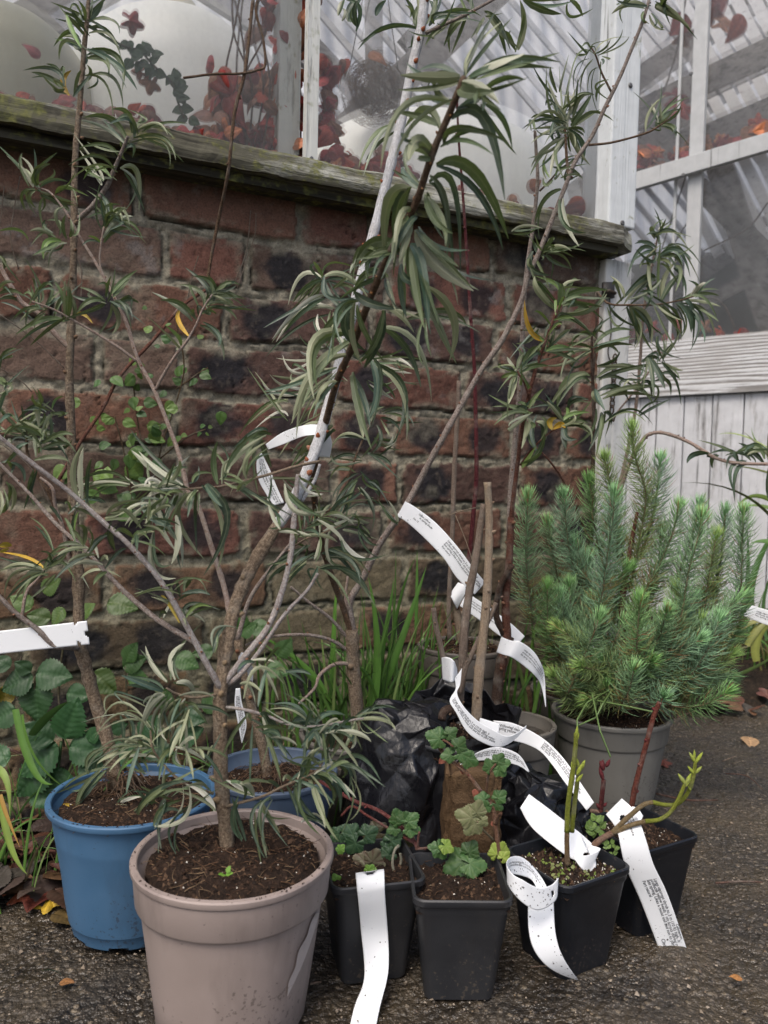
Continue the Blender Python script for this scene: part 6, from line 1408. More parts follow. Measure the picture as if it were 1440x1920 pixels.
for a in ((878, 1610, .735, -50, 28, 78), (872, 1618, .73, 45, 5, 62), (875, 1605, .735, 20, -32, 48), (884, 1622, .73, 22, 34, 40),
          (820, 1585, .735, 20, 30, 45), (822, 1590, .735, -24, -4, 30)): lv(mb, *a, nz=.9)
lv(mb, 830, 1583, .735, 30, 18, 36, 'currant', (.16, .26, .035), (.3, .38, .1), nz=.8)
for a in ((896, 1540, .725, -28, 30, 52), (892, 1535, .725, -34, -8, 58), (892, 1530, .725, 10, -36, 46), (900, 1535, .725, 24, 24, 30)): lv(mb, *a, 'currant', CP, CP2, nz=.1)
for a in ((914, 1500, .745, -28, -4, 36), (916, 1508, .745, -18, 18, 30), (930, 1500, .75, 18, -16, 36), (928, 1505, .75, 16, 14, 30), (930, 1432, .74, 16, -22, 34), (932, 1434, .74, 26, -6, 38), (932, 1438, .74, 16, 16, 36), (922, 1445, .74, -12, -26, 36), (855, 1405, .76, 20, -30, 40), (858, 1412, .76, 26, 2, 40), (850, 1415, .762, -22, 4, 36), (870, 1420, .76, 25, 12, 44), (832, 1388, .765, -38, -14, 52), (838, 1380, .765, 18, -14, 34)): lv(mb, *a)
for a in ((932, 1608, .74, -8, -38, 40), (938, 1605, .74, 8, -34, 40), (940, 1612, .735, 20, -20, 30)): lv(mb, *a, 'currant', (.20, .27, .04), (.3, .35, .1))
for a in ((835, 1420, .772, -10, 10, 18), (893, 1480, .755, -6, 16, 16), (868, 1440, .765, 0, 14, 14), (922, 1540, .748, 8, 10, 14)): lv(mb, *a, 'small', (.22, .07, .05), (.3, .12, .08))
lv(mb, 800, 1665, .72, 60, 8, 66, 'currant', (.15, .045, .030), (.22, .08, .05), -.2, 0, 1)
mb.build('foliage', BROAD, K2)
# K1
stem(K1, [(785, 1592, .76), (770, 1570, .77), (745, 1545, .78), (710, 1520, .79), (665, 1502, .80), (625, 1480, .81), (600, 1465, .82)], .0022, .0018, (.13, .03, .03), (.22, .07, .06))
stem(K1, [(775, 1580, .765), (740, 1560, .775), (690, 1530, .785), (660, 1512, .79), (640, 1530, .79)], .0015, .0012, (.15, .04, .03), (.22, .07, .06))
stem(K1, [(783, 1592, .76), (784, 1575, .755), (786, 1560, .75)], .0013, .0010, (.3, .12, .10), (.35, .2, .15))
stem(K1, [(640, 1650, .73), (665, 1642, .73), (690, 1632, .74)], .0014, .0010, (.15, .04, .03), (.22, .07, .06))
mb = MB()
for a in ((750, 1545, .765, -12, -34, 44), (760, 1545, .76, 26, -20, 44), (762, 1552, .76, 32, 6, 40), (745, 1552, .765, -20, 8, 32), (755, 1548, .762, 10, -32, 40)): lv(mb, *a, nz=.5)
for a in ((668, 1570, .77, -24, -18, 50), (672, 1575, .765, -20, 22, 50), (680, 1570, .765, 26, -16, 48), (640, 1560, .77, -18, 14, 40), (715, 1590, .765, 20, 12, 44), (735, 1600, .76, -30, 14, 44), (728, 1580, .765, 22, -16, 46)): lv(mb, *a, 'currant', (.022, .055, .025), (.06, .11, .05))
for a in ((690, 1618, .75, -30, -12, 44), (692, 1622, .745, -22, 24, 46), (696, 1622, .745, 14, -34, 48), (700, 1626, .745, 26, -6, 34)): lv(mb, *a, 'currant', (.14, .14, .085), (.10, .05, .04))
for a in ((688, 1635, .735, 10, -10, 26), (696, 1636, .735, 14, 2, 24), (635, 1595, .75, 10, -10, 22), (642, 1596, .75, -10, -4, 20), (633, 1655, .72, -8, -16, 26), (634, 1656, .72, 8, 10, 20), (530, 1530, .60, 2, -24, 26), (528, 1528, .60, -14, -12, 22)): 
    if a[0] > 600: lv(mb, *a, 'currant', (.10, .22, .03), (.2, .32, .08))
for a in ((720, 1560, .79, -40, 10, 60), (730, 1590, .775, 20, 20, 50), (740, 1570, .78, 40, 10, 60)): lv(mb, *a, 'currant', (.055, .050, .022), (.09, .07, .04))
mb.build('foliage', BROAD, K1)
mb = MB()
for pts in ([(743, 1648, .735), (736, 1620, .74), (740, 1595, .745), (748, 1585, .75)], [(750, 1600, .75), (752, 1612, .75), (750, 1625, .75)]): 
    v = [P(*p) for p in pts]; tube(mb, v, [.0014]*len(v), (.35, .33, .24), (.42, .4, .3), 6)
mb.build('dry_stalk', BARK, K1)

# ------------------------------------------------------------------ labels
T1_ = 'Large vigorous shrub to 3 m (10 ft) high. It'; T2_ = 'produces yellow heads 1 cm across during rather'; T3_ = 'late spring. Likes a moist soil and sun to part shade.'; T4_ = 'Part natural'; T5_ = 'Shoots in any'
def print_block(v0, dr=1, s=.0042, us=(.28, .42, .56), tail=True, head=True):
    out = [(T1_, v0, us[0], s, dr), (T2_, v0, us[1], s, dr), (T3_, v0, us[2], s, dr)]
    if tail: out.append((T4_, v0, us[2]+.17, s*.95, dr))
    return out
label('blank white tag tied to the trunk of the blue-potted shrub, running off the left edge', [(-150, 1198, .745, -150, 1246, .745), (0, 1183, .755, 0, 1226, .755), (163, 1164, .770, 168, 1208, .770)], holes=[(.158, .55, .0045, .14), (.1455, .0, .0012, .14), (.1470, 1.0, .0016, .18)])
label('curled white loop label high on the white stem', [(618, 858, .805, 594, 856, .795), (622, 830, .795, 596, 832, .785), (612, 804, .785, 596, 815, .775), (590, 796, .775, 592, 815, .765), (560, 800, .765, 566, 819, .765), (528, 812, .77, 534, 832, .77), (498, 833, .78, 503, 843, .78)])
label('slim curved printed label hanging beside the white stem', [(489, 849, .80, 491, 850, .80), (481, 868, .80, 500, 868, .80), (485, 900, .80, 508, 885, .80), (500, 928, .80, 520, 915, .80), (513, 948, .80, 533, 943, .80)], print_block(.006, 1, .0028, (.32, .5, .68), False))
label('long printed white label arching from the grey branch to the brown cane', [(760, 940, .965, 744, 968, .965), (782, 953, .96, 761, 978, .96), (819, 982, .955, 794, 1007, .955), (857, 1024, .95, 832, 1047, .95), (886, 1063, .95, 857, 1084, .95), (910, 1092, .95, 890, 1115, .95)],
      print_block(.070, 1, .0034, (.22, .36, .50))+[('Clean yellow', .022, .25, .0034, 1), ('in spring shade', .026, .40, .0034, 1), ('Site 12', .020, .62, .003, 1)], dirt=22)
label('small folded white loop around the stump in the tall grey pot', [(859, 1092, 1.10, 843, 1114, 1.10), (872, 1098, 1.095, 850, 1128, 1.095), (873, 1112, 1.095, 857, 1142, 1.10)])
label('shaded grey label strip slanting behind the canes', [(875, 1111, 1.08, 862, 1136, 1.08), (913, 1136, 1.075, 906, 1168, 1.075), (957, 1168, 1.065, 940, 1194, 1.065), (984, 1193, 1.06, 973, 1206, 1.06)], print_block(.012, 1, .0030, (.3, .45, .6), False))
label('printed label curling down from the reddish stem beside the conifer', [(940, 1194, .995, 931, 1223, .995), (958, 1201, .985, 945, 1228, .985), (975, 1203, .98, 958, 1232, .98), (999, 1220, .985, 976, 1244, .985), (1014, 1243, .99, 999, 1263, .99), (1021, 1268, 1.0, 1014, 1284, 1.0), (1024, 1325, 1.0, 1023, 1326, 1.0)], print_block(.035, 1, .0030, (.3, .45, .6), False))
label('small white loop around the short twig above the black bag', [(828, 1233, .885, 830, 1274, .885), (838, 1232, .875, 840, 1278, .875), (850, 1238, .87, 848, 1279, .87), (857, 1254, .88, 858, 1272, .88)])
label('big curling printed label sagging over the compost in the black bag', [(866, 1253, .87, 853, 1272, .87), (863, 1282, .868, 854, 1293, .868), (857, 1300, .865, 843, 1314, .865), (869, 1324, .86, 855, 1336, .86), (893, 1349, .858, 874, 1370, .858), (920, 1366, .857, 900, 1390, .857), (949, 1380, .86, 932, 1401, .86), (970, 1374, .865, 958, 1392, .865), (987, 1360, .87, 986, 1366, .87)], print_block(.030, 1, .0033, (.40, .54, .68), False))
label('square white label end with a punched hole lying at the foot of the tan cane', [(900, 1346, .868, 896, 1368, .866), (920, 1352, .866, 914, 1376, .864), (937, 1358, .864, 934, 1382, .862)], holes=[(.007, .62, .0022, .14)])
label('long printed label arching from the bag down behind the green twigs', [(925, 1351, .90, 930, 1378, .90), (958, 1355, .895, 950, 1386, .895), (992, 1369, .89, 985, 1395, .89), (1025, 1390, .875, 1013, 1409, .875), (1055, 1420, .86, 1037, 1436, .86), (1078, 1452, .845, 1059, 1467, .845), (1114, 1505, .83, 1100, 1520, .83)],
      [('Willowleaf clean', .006, .35, .0034, 1), ('spring yellow', .004, .55, .004, 1)]+print_block(.060, 1, .0032, (.25, .42, .58)))
label('short printed label arching out of the black bag over the brown paper', [(872, 1424, .84, 862, 1434, .84), (904, 1407, .842, 884, 1428, .842), (932, 1401, .845, 926, 1425, .845), (958, 1407, .845, 952, 1430, .845), (977, 1419, .845, 975, 1437, .845), (993, 1446, .845, 991, 1448, .845)], print_block(.012, 1, .0031, (.3, .46, .62), False))
label('broad blank white label slanting into the mossy square pot', [(992, 1489, .79, 975, 1515, .785), (1018, 1508, .785, 990, 1542, .78), (1044, 1528, .78, 1010, 1564, .772), (1089, 1563, .775, 1060, 1603, .762), (1110, 1582, .77, 1088, 1618, .758), (1122, 1590, .765, 1100, 1630, .752)], holes=[(.079, .60, .0034, .16)])
label('tight white curl gripping the stem in the mossy square pot', [(1090, 1565, .772, 1094, 1572, .772), (1097, 1578, .765, 1106, 1600, .758), (1112, 1586, .758, 1118, 1622, .752), (1126, 1592, .756, 1104, 1636, .748), (1100, 1604, .748, 1090, 1628, .745), (1078, 1600, .75, 1074, 1606, .75)])
label('dirt-spattered white label looped on the corner of the mossy square pot', [(1047, 1646, .672, 1045, 1680, .672), (1036, 1658, .668, 1040, 1690, .668), (1020, 1664, .662, 1024, 1702, .662), (1002, 1662, .658, 1004, 1706, .658), (980, 1650, .655, 982, 1694, .655), (962, 1640, .658, 962, 1674, .658), (950, 1622, .668, 951, 1654, .668), (956, 1608, .682, 958, 1640, .68), (975, 1606, .695, 978, 1642, .69), (995, 1620, .70, 997, 1650, .695), (1015, 1645, .70, 1008, 1668, .69), (1030, 1672, .69, 1022, 1690, .685)], [(T1_, .075, .35, .0024, 1), (T2_, .075, .5, .0024, 1)], holes=[(.0085, .5, .0018, .17)], dirt=110)
label('white label tail curling down to the asphalt in front of the mossy pot', [(990, 1694, .680, 1038, 1690, .680), (991, 1740, .672, 1040, 1736, .672), (1000, 1778, .668, 1046, 1770, .668), (1022, 1808, .668, 1058, 1799, .668), (1050, 1826, .674, 1074, 1824, .674), (1084, 1838, .682, 1084, 1837, .682)], dirt=46)
label('long printed label leaning from the red twigs down onto the asphalt', [(1166, 1497, .80, 1136, 1527, .80), (1186, 1516, .785, 1152, 1548, .785), (1201, 1545, .762, 1160, 1568, .762), (1213, 1580, .755, 1164, 1590, .757), (1226, 1622, .754, 1174, 1628, .758), (1253, 1680, .758, 1203, 1694, .764), (1293, 1794, .765, 1245, 1804, .768)],
      [(T1_, .094, .24, .0044, 1), (T2_, .094, .36, .0044, 1), (T3_, .094, .48, .0044, 1), (T4_, .094, .64, .0042, 1), ('Clean B1', .162, .80, .0052, 1), ('Callistemon', .150, .10, .0036, 1), ('the spring', .024, .22, .0036, 1), ('in clusters', .024, .34, .0036, 1), ('White pinnate', .022, .46, .0042, 1)], holes=[(.016, .55, .003, .12)], dirt=18)
label('small white curl behind the top of the long printed label', [(1186, 1512, .82, 1176, 1520, .82), (1196, 1516, .815, 1190, 1545, .805), (1206, 1530, .81, 1196, 1552, .80)])
label('blank white tag folded over the left square pot rim, trailing to the ground', [(667, 1648, .708, 718, 1640, .708), (667, 1643, .703, 718, 1634, .706), (667, 1638, .690, 720, 1631, .690), (669, 1664, .680, 721, 1655, .680), (672, 1692, .680, 722, 1681, .680), (677, 1747, .688, 727, 1747, .688), (683, 1806, .682, 729, 1795, .682), (681, 1844, .672, 726, 1834, .672), (664, 1890, .655, 712, 1890, .655), (648, 1960, .640, 698, 1960, .640)], holes=[(.0215, .5, .0062, .24)], dirt=22)
label('printed grey tag end poking in at the right edge beside the conifer', [(1410, 1135, 1.16, 1393, 1154, 1.16), (1440, 1144, 1.15, 1438, 1172, 1.15), (1510, 1162, 1.13, 1508, 1190, 1.13)], print_block(.012, 1, .0036, (.35, .5, .65), False))
label('knotted white tag end tucked in the fork of the taupe-potted shrub', [(453, 1223, .70, 447, 1232, .70), (460, 1226, .695, 447, 1250, .695), (462, 1240, .70, 446, 1262, .70), (474, 1252, .715, 462, 1258, .715), (474, 1279, .72, 466, 1274, .72)])
label('thin twisted printed tag hanging behind the trunk of the taupe-potted shrub', [(450, 1290, .80, 442, 1291, .80), (453, 1315, .80, 440, 1318, .80), (459, 1340, .80, 444, 1344, .80), (462, 1362, .80, 449, 1372, .80), (454, 1393, .80, 453, 1393, .80)], print_block(.008, 1, .0024, (.35, .55, .75), False))

# ------------------------------------------------------------------ latch hardware on the post
hw = empty('door_latch', Wray(1150, 560, .02)[0], 'rusty black latch and chain hanging on the white door post', 'latch')
RUST = m_plastic('rusty_iron', (.035, .032, .03), .6, (.10, .045, .02), .7)
mb = MB()
bq = lambda x, y, o_=.016: Wray(x, y, o_)[0]
boxP(mb, bq(1128, 560), bq(1148, 560)-bq(1128, 560), nW*.006, bq(1128, 530)-bq(1128, 560)); mb.build('plate', RUST, hw)
mb = MB(); tube(mb, [bq(1132, 548, .022), bq(1143, 546, .03), bq(1154, 550, .03)], [.004, .0035, .003], (.04, .035, .03), (.08, .05, .03), 8); mb.build('bolt', BARK, hw)
mb = MB(); tube(mb, [bq(1142, 548), bq(1146, 620), bq(1140, 660), bq(1150, 690)], [.0012]*4, (.05, .05, .05), (.1, .08, .06), 6); mb.build('cord', BARK, hw)
for k_ in range(9):
    y = 672+k_*12; mb = MB(); c_ = bq(1153-1.2*k_*.6, y, .018); ax = (bq(1160, y)-bq(1153, y)).normalized() if k_ % 2 else nW; pr = []
    for s in range(13):
        a_ = 2*math.pi*s/12; pr.append(c_+ax*math.cos(a_)*.0045+Vector((0, 0, math.sin(a_)*.0075)))
    tube(mb, pr, [.0013]*13, (.05, .045, .04), (.12, .07, .04), 6, cap=False); mb.build('chain_link', BARK, hw)

# ------------------------------------------------------------------ undergrowth against the wall
def wallpt(px, py, out): return Wray(px, py, out)[0]
# brambles at the lower left
br = empty('bramble', G(90, 1560, 0), 'dark glossy bramble leaves between the left tag and the blue pot', 'bramble'); mb = MB(); ms = MB()
BL, BL2 = (.022, .060, .020), (.034, .082, .030)
def cl(mb, rows, kind, c, c2, dfn, nz=.4, curl=.2):
    for (x, y, ux, uy, L) in rows:
        d = dfn(x, y); a_ = P(x, y, d); b_ = P(x+ux, y+uy, d-.004); broad(mb, a_, b_-a_, Vector((R.uniform(-.35, .35), -1, nz+R.uniform(-.2, .35))), L*px2m(d), kind, c, c2, curl)
dW_ = lambda px, py, o_: wallpt(px, py, o_).y
cl(mb, [(68, 1262, 70, 8, 70), (62, 1268, -62, 25, 66), (66, 1280, 2, 62, 78), (58, 1260, -30, -18, 36), (125, 1300, 35, 5, 50), (20, 1250, -30, -10, 40), (110, 1330, 40, 30, 60), (30, 1330, -40, 20, 60), (0, 1280, -40, 20, 60)], 'bramble', BL, BL2, lambda x, y: .90)
cl(mb, [(30, 1300, -28, 4, 44)], 'bramble', (.28, .20, .02), (.35, .28, .05), lambda x, y: .91)
cl(mb, [(175, 1260, 30, 30, 62), (215, 1140, -8, -2, 10), (202, 1128, 55, 12, 60), (95, 1160, -35, -6, 45), (150, 1155, 20, -18, 40), (60, 1140, -36, -20, 46), (80, 1110, 30, -24, 44), (120, 1140, -18, 24, 40)], 'nettle', (.055, .10, .022), (.085, .125, .035), lambda x, y: .95)
cl(mb, [(230, 1250, 50, -20, 50), (240, 1265, 38, 12, 44), (235, 1240, 20, -34, 44), (330, 1230, 40, 20, 50), (380, 1330, 36, -30, 50), (450, 1190, 34, -24, 40), (470, 1175, 36, 4, 44), (455, 1180, -10, -36, 42), (520, 1230, 24, -28, 44), (500, 1250, 34, 12, 44), (400, 1220, -30, 4, 40), (290, 1300, 30, 20, 50)], 'nettle', (.038, .090, .022), (.06, .12, .035), lambda x, y: .97)
for pts in ([(66, 1270, .90), (60, 1340, .90), (50, 1450, .90)], [(120, 1200, .95), (110, 1300, .95), (120, 1400, .93)], [(235, 1250, .97), (240, 1330, .96), (250, 1420, .95)], [(460, 1190, .98), (455, 1260, .98), (450, 1350, .97)], [(510, 1240, 1.0), (505, 1330, .99)]):
    v = [P(*p) for p in pts]; ms = MB(); tube(ms, v, [.0014]*len(v), (.07, .05, .03), (.1, .1, .05), 6); ms.build('stem', BARK, br)
mb.build('leaves', BROAD, br)
# nettles in front
ne = empty('nettle', G(110, 1600, 0), 'broad jagged nettle leaves behind the rim of the bright blue pot', 'nettle'); mb = MB()
cl(mb, [(110, 1400, -80, 55, 95), (120, 1385, 20, -60, 85), (130, 1400, 60, 10, 80), (100, 1390, -40, -20, 70), (90, 1430, -60, 60, 90), (120, 1440, -20, 60, 80), (165, 1390, 20, -26, 40), (175, 1400, 26, 8, 40), (210, 1370, 22, -10, 36), (60, 1480, 30, 20, 60), (150, 1430, 40, 20, 60), (200, 1420, 60, -20, 60), (260, 1380, 30, -30, 60), (270, 1400, 50, 10, 60), (330, 1390, 40, -20, 60), (340, 1340, 40, 10, 50), (20, 1420, -50, 0, 60)], 'nettle', (.022, .068, .022), (.032, .085, .03), lambda x, y: .88)
for pts in ([(115, 1390, .885), (105, 1480, .88), (100, 1560, .88)], [(170, 1395, .89), (160, 1470, .89)], [(270, 1390, .90), (265, 1450, .90)]): v = [P(*p) for p in pts]; tube(mb, v, [.0018]*len(v), (.03, .07, .02), (.06, .1, .04), 6)
mb.build('leaves', BROAD, ne)
# scrambling bramble on the wall
cw = empty('climbing_bramble', wallpt(300, 1100, .03), 'small bright leaved creeper scrambling up the bricks left of centre', 'climbing plant'); mb = MB(); ms = MB()
rw = random.Random(31)
spots = [(330, 705, 26), (350, 690, 18), (385, 690, 18), (375, 700, 24), (340, 720, 20), (285, 620, 20), (320, 640, 22), (380, 635, 16), (370, 710, 22), (255, 690, 14), (330, 820, 24), (375, 800, 12), (385, 812, 10), (370, 815, 12), (340, 815, 12), (300, 650, 12), (390, 800, 9), (310, 610, 12), (275, 575, 10)]
for _ in range(55): spots.append((rw.gauss(265, 48), rw.gauss(800, 62), rw.uniform(14, 30)))
for _ in range(14): spots.append((rw.gauss(240, 50), rw.gauss(900, 40), rw.uniform(20, 44)))
for (x, y, L) in spots:
    p = wallpt(x, y, rw.uniform(.012, .05)); d = Vector((rw.uniform(-1, 1), rw.uniform(-.3, .2), rw.uniform(-1, .6)))
    c = rw.choice([(.05, .10, .02), (.035, .08, .022), (.09, .15, .03), (.06, .11, .03)]); broad(mb, p, d, Vector((rw.uniform(-.5, .5), -1, rw.uniform(0, .8))), L*px2m(p.y), rw.choice(['bramble', 'small']), c, tuple(q*1.35 for q in c), .2)
for pts in ([(290, 950), (300, 850), (335, 740), (345, 680), (330, 600)], [(250, 960), (235, 860), (215, 780)], [(300, 860), (350, 820), (385, 805)], [(280, 900), (260, 800), (250, 720)], [(330, 730), (372, 700), (390, 690)]):
    v = [wallpt(x, y, .02) for x, y in pts]; ms = MB(); tube(ms, v, [.001]*len(v), (.10, .06, .03), (.14, .1, .05), 5); ms.build('stem', BARK, cw)
mb.build('leaves', BROAD, cw)
# woody stems against the wall
for (lab, pts, r, kd) in (('long bare brown twig hanging from the sill in front of the red leaves', [(478, -40, .09), (468, 60, .09), (458, 140, .088), (440, 210, .085), (428, 320, .075), (412, 400, .04), (398, 470, .025), (388, 530, .02)], .0022, 'brown'),
                          ('reddish bramble stem slanting down the bricks left of centre', [(392, 540, .03), (340, 575, .035), (285, 640, .04), (225, 705, .04), (190, 770, .04), (150, 830, .045), (110, 900, .05)], .0022, 'redbr')):
    r0_ = empty('bare_twig', wallpt(*pts[-1]), lab, 'twig'); mb = MB(); v = [wallpt(*p) for p in pts]; c, c2 = bcol(kd); tube(mb, v, [r]*len(v), c, c2, 7, knob=.1); buds(mb, v, r, c, .03, 1.2)
    if 'hanging' in lab:
        v = [wallpt(*p) for p in ((492, -30, .09), (480, 20, .09), (493, 70, .09), (497, 122, .09), (480, 132, .09), (450, 138, .09), (400, 139, .09), (344, 146, .09))]; tube(mb, v, [.0016]*len(v), c, c2, 6, knob=.1)
        mb_ = v
    mb.build('twig_body', BARK, r0_)
rt = empty('dry_rootlets', wallpt(30, 400, .012), 'thin wiry dry stems clinging to the bricks on the left side', 'dry stems'); mb = MB()
for pts in ([(38, 330), (25, 400), (20, 450), (35, 505)], [(8, 350), (0, 420), (-10, 450)], [(470, 395), (462, 470), (440, 530)], [(0, 590), (50, 625), (90, 660), (120, 690)], [(145, 480), (153, 510), (152, 560)], [(0, 690), (40, 715), (60, 735)], [(480, 400), (478, 440), (465, 480), (445, 540)], [(372, 480), (360, 520), (350, 570)], [(0, 830), (60, 880), (100, 960)], [(40, 1230), (20, 1290), (50, 1330)]):
    v = [wallpt(x, y, .012) for x, y in pts]; mb = MB(); tube(mb, v, [.0007]*len(v), (.16, .12, .09), (.22, .18, .14), 5); mb.build('stem', BARK, rt)
# grass clump behind the knobbly trunk
def grass(name, lab, spots_, n, Lr, wd, cs, kind='stuff', seed=1, lean=.5, cat='grass'):
    rg = random.Random(seed); mb = MB()
    for _ in range(n):
        cx, cy, sx, sy = rg.choice(spots_); p = Vector((rg.gauss(cx, sx), rg.gauss(cy, sy), .0)); L = rg.uniform(*Lr); a_ = rg.random()*6.28; le = rg.uniform(.05, lean)
        to = (p.x-WX)*WDY-(p.y-WY)*WDX
        d = Vector((math.cos(a_), math.sin(a_)*.6-.15, 0)); pm = p+Vector((0, 0, L*.55))+d*L*le*.35; p2 = p+Vector((0, 0, L*(1-le*.5)))+d*L*le
        c = rg.choice(cs); blade(mb, p, pm, p2, wd*rg.uniform(.6, 1.3), c)
    o = mb.build(name, GRASSM, None); tag(o, lab, cat, None, kind); return o
GC = [(.07, .15, .025), (.05, .12, .02), (.09, .18, .04), (.045, .10, .022), (.13, .19, .06)]
gp = lambda px, d: (P(px, 1000, d).x, d)
grass('grass', 'long bright green grass blades growing between the knobbly trunk and the tall grey pot', [(gp(740, 1.10)[0], 1.10, .035, .02), (gp(800, 1.12)[0], 1.12, .03, .02), (gp(700, 1.06)[0], 1.06, .03, .02), (gp(620, 1.07)[0], 1.07, .04, .015), (gp(940, 1.2)[0], 1.18, .04, .02)], 270, (.14, .34), .0055, GC, seed=2)
grass('grass', 'fine dry and green grass tufts along the foot of the wall', [(W(-.35, 0, .09).x, W(-.35, 0, .09).y, .10, .02), (W(-.1, 0, .08).x, W(-.1, 0, .08).y, .10, .02), (W(.15, 0, .08).x, W(.15, 0, .08).y, .07, .02)], 330, (.05, .20), .0030, GC+[(.22, .18, .10), (.16, .12, .07)], seed=3, lean=.9)
ir = empty('strap_leaf_plant', Vector((P(700, 1300, 1.07).x, 1.07, 0)), 'broad upright strap leaves behind the knobbly trunk', 'plant'); mb = MB()
for (x0, y0, x1, y1, x2, y2, d, wd) in ((620, 1310, 625, 1180, 632, 1090, 1.09, .012), (700, 1330, 706, 1200, 690, 1080, 1.04, .013), (690, 1340, 720, 1200, 740, 1080, 1.05, .010), (705, 1330, 760, 1180, 800, 1060, 1.06, .011), (610, 1300, 560, 1240, 470, 1180, 1.05, .009), (720, 1330, 745, 1150, 782, 1040, 1.08, .008), (780, 1180, 782, 1100, 782, 1030, 1.1, .006), (730, 1300, 740, 1150, 742, 1020, 1.1, .005)):
    blade(mb, P(x0, y0, d), P(x1, y1, d), P(x2, y2, d), wd, (.075, .17, .03), .25)
mb.build('leaves', GRASSM, ir)
# strap leaves by the blue pot
sl = empty('strap_leaf_plant', G(30, 1640, 0), 'long arching strap leaves with an orange-tipped one at the far left', 'plant')
mb = MB()
for row in ((40, 1340, 70, 1430, 145, 1490, .82, .008, (.09, .19, .035)), (28, 1330, 60, 1440, 100, 1470, .83, .010, (.08, .17, .03)), (60, 1380, 95, 1340, 130, 1315, .86, .012, (.06, .14, .03)), (0, 1500, 20, 1590, 52, 1640, .80, .009, (.14, .20, .04)), (-20, 1440, 10, 1460, 18, 1530, .80, .009, (.16, .22, .05)), (145, 1490, 160, 1505, 230, 1480, .81, .0035, (.14, .2, .06)), (180, 1500, 240, 1430, 300, 1400, .81, .004, (.07, .15, .04))):
    blade(mb, P(row[0], row[1], row[6]), P(row[2], row[3], row[6]-.01), P(row[4], row[5], row[6]-.015), row[7], row[8], .3)
blade(mb, P(0, 1490, .80), P(12, 1530, .795), P(38, 1590, .79), .006, (.26, .16, .04), .3)
mb.build('leaves', GRASSM, sl)
# plant at the right edge before the door
rp = empty('strap_leaf_plant', Vector((P(1440, 1200, 1.75).x, 1.8, 0)), 'arching pale green strap leaves in front of the white door at the right edge', 'plant'); mb = MB()
for (x0, y0, x1, y1, x2, y2, d, wd, c) in ((1470, 860, 1400, 818, 1345, 815, 1.6, .010, (.20, .25, .08)), (1500, 1080, 1420, 945, 1275, 905, 1.6, .009, (.08, .10, .03)), (1480, 960, 1420, 930, 1380, 955, 1.7, .012, (.15, .22, .05)), (1500, 1010, 1450, 955, 1385, 952, 1.7, .014, (.12, .18, .05)), (1480, 1030, 1440, 1015, 1405, 1020, 1.6, .013, (.10, .19, .05)), (1420, 1240, 1425, 1190, 1470, 1150, 1.7, .022, (.20, .22, .05)), (1400, 1210, 1440, 1160, 1500, 1130, 1.7, .016, (.16, .17, .04)), (1410, 1150, 1420, 1060, 1480, 960, 1.8, .020, (.06, .13, .03)), (1380, 1200, 1400, 1100, 1400, 980, 1.85, .016, (.05, .11, .03)), (1440, 1200, 1440, 1100, 1500, 1000, 1.8, .02, (.07, .15, .04)), (1500, 890, 1430, 840, 1410, 800, 1.6, .009, (.15, .23, .06)), (1500, 930, 1450, 890, 1350, 870, 1.65, .007, (.22, .26, .09)), (1350, 1220, 1400, 1170, 1460, 1170, 1.7, .014, (.2, .2, .06)), (1370, 1270, 1420, 1250, 1480, 1210, 1.65, .012, (.09, .14, .04))):
    blade(mb, P(x0, y0, d), P(x1, y1, d), P(x2, y2, d), wd, c, .3)
mb.build('leaves', GRASSM, rp)
grass('grass', 'low mixed weeds and grass on the soil in front of the door', [(P(1400, 1200, 1.95).x, 1.95, .12, .08), (P(1300, 1200, 2.0).x, 2.0, .10, .08), (P(1200, 1200, 1.9).x, 1.85, .10, .08), (P(1050, 1250, 1.5).x, 1.48, .06, .05), (P(1480, 1200, 1.8).x, 1.85, .05, .05)], 420, (.06, .26), .0065, GC+[(.13, .12, .04), (.10, .09, .03)], seed=8, lean=.8)
# ------------------------------------------------------------------ fallen leaves, twigs
rl = random.Random(77); MBC = [(.055, .028, .018), (.09, .035, .020), (.12, .06, .03), (.045, .03, .025), (.10, .04, .03), (.15, .08, .04), (.07, .06, .05)]
protos = []
for k_ in range(7):
    mb = MB(); c = MBC[k_]; broad(mb, Vector((0, 0, 0)), Vector((1, 0, .02)), Vector((0, 0, 1)), .05 if k_ % 2 else .042, 'lobed' if k_ == 4 else ('ivy' if k_ % 3 else 'bramble'), c, tuple(q*1.4+.01 for q in c), curl=rl.uniform(-.5, .6)); protos.append(mb)
def drop(px, py, k_, s=1.0, z=.006, lab=None, mat=None):
    p = G(px, py, z); return p
meshes = []
for mb in protos:
    o = mb.build('fallen_leaf', DRY, None); meshes.append(o.data); bpy.data.objects.remove(o)
def fallen(p, k_, s, lab, grp='dead brown leaves littering the soil bed'):
    o = bpy.data.objects.new('fallen_leaf', meshes[k_]); COL.objects.link(o); o.location = p; o.scale = (s, s, s)
    o.rotation_euler = (rl.uniform(-.35, .35), rl.uniform(-.3, .3), rl.uniform(0, 6.28)); tag(o, lab, 'leaf', grp); return o
for k_ in range(95):
    px = rl.uniform(-60, 118); py = rl.uniform(1500, 1680)
    if py > 1690-(px)*.35+rl.uniform(-10, 20): continue
    fallen(G(px, py, .012+rl.uniform(0, .014)), rl.randrange(7), rl.uniform(.5, 1.1), 'dull brown dead leaf on the soil left of the bright blue pot')
for k_ in range(26): fallen(G(rl.uniform(395, 640), rl.uniform(1400, 1500), .01), rl.randrange(7), rl.uniform(.5, 1), 'dead leaf on the dark soil between the blue pots and the wall')
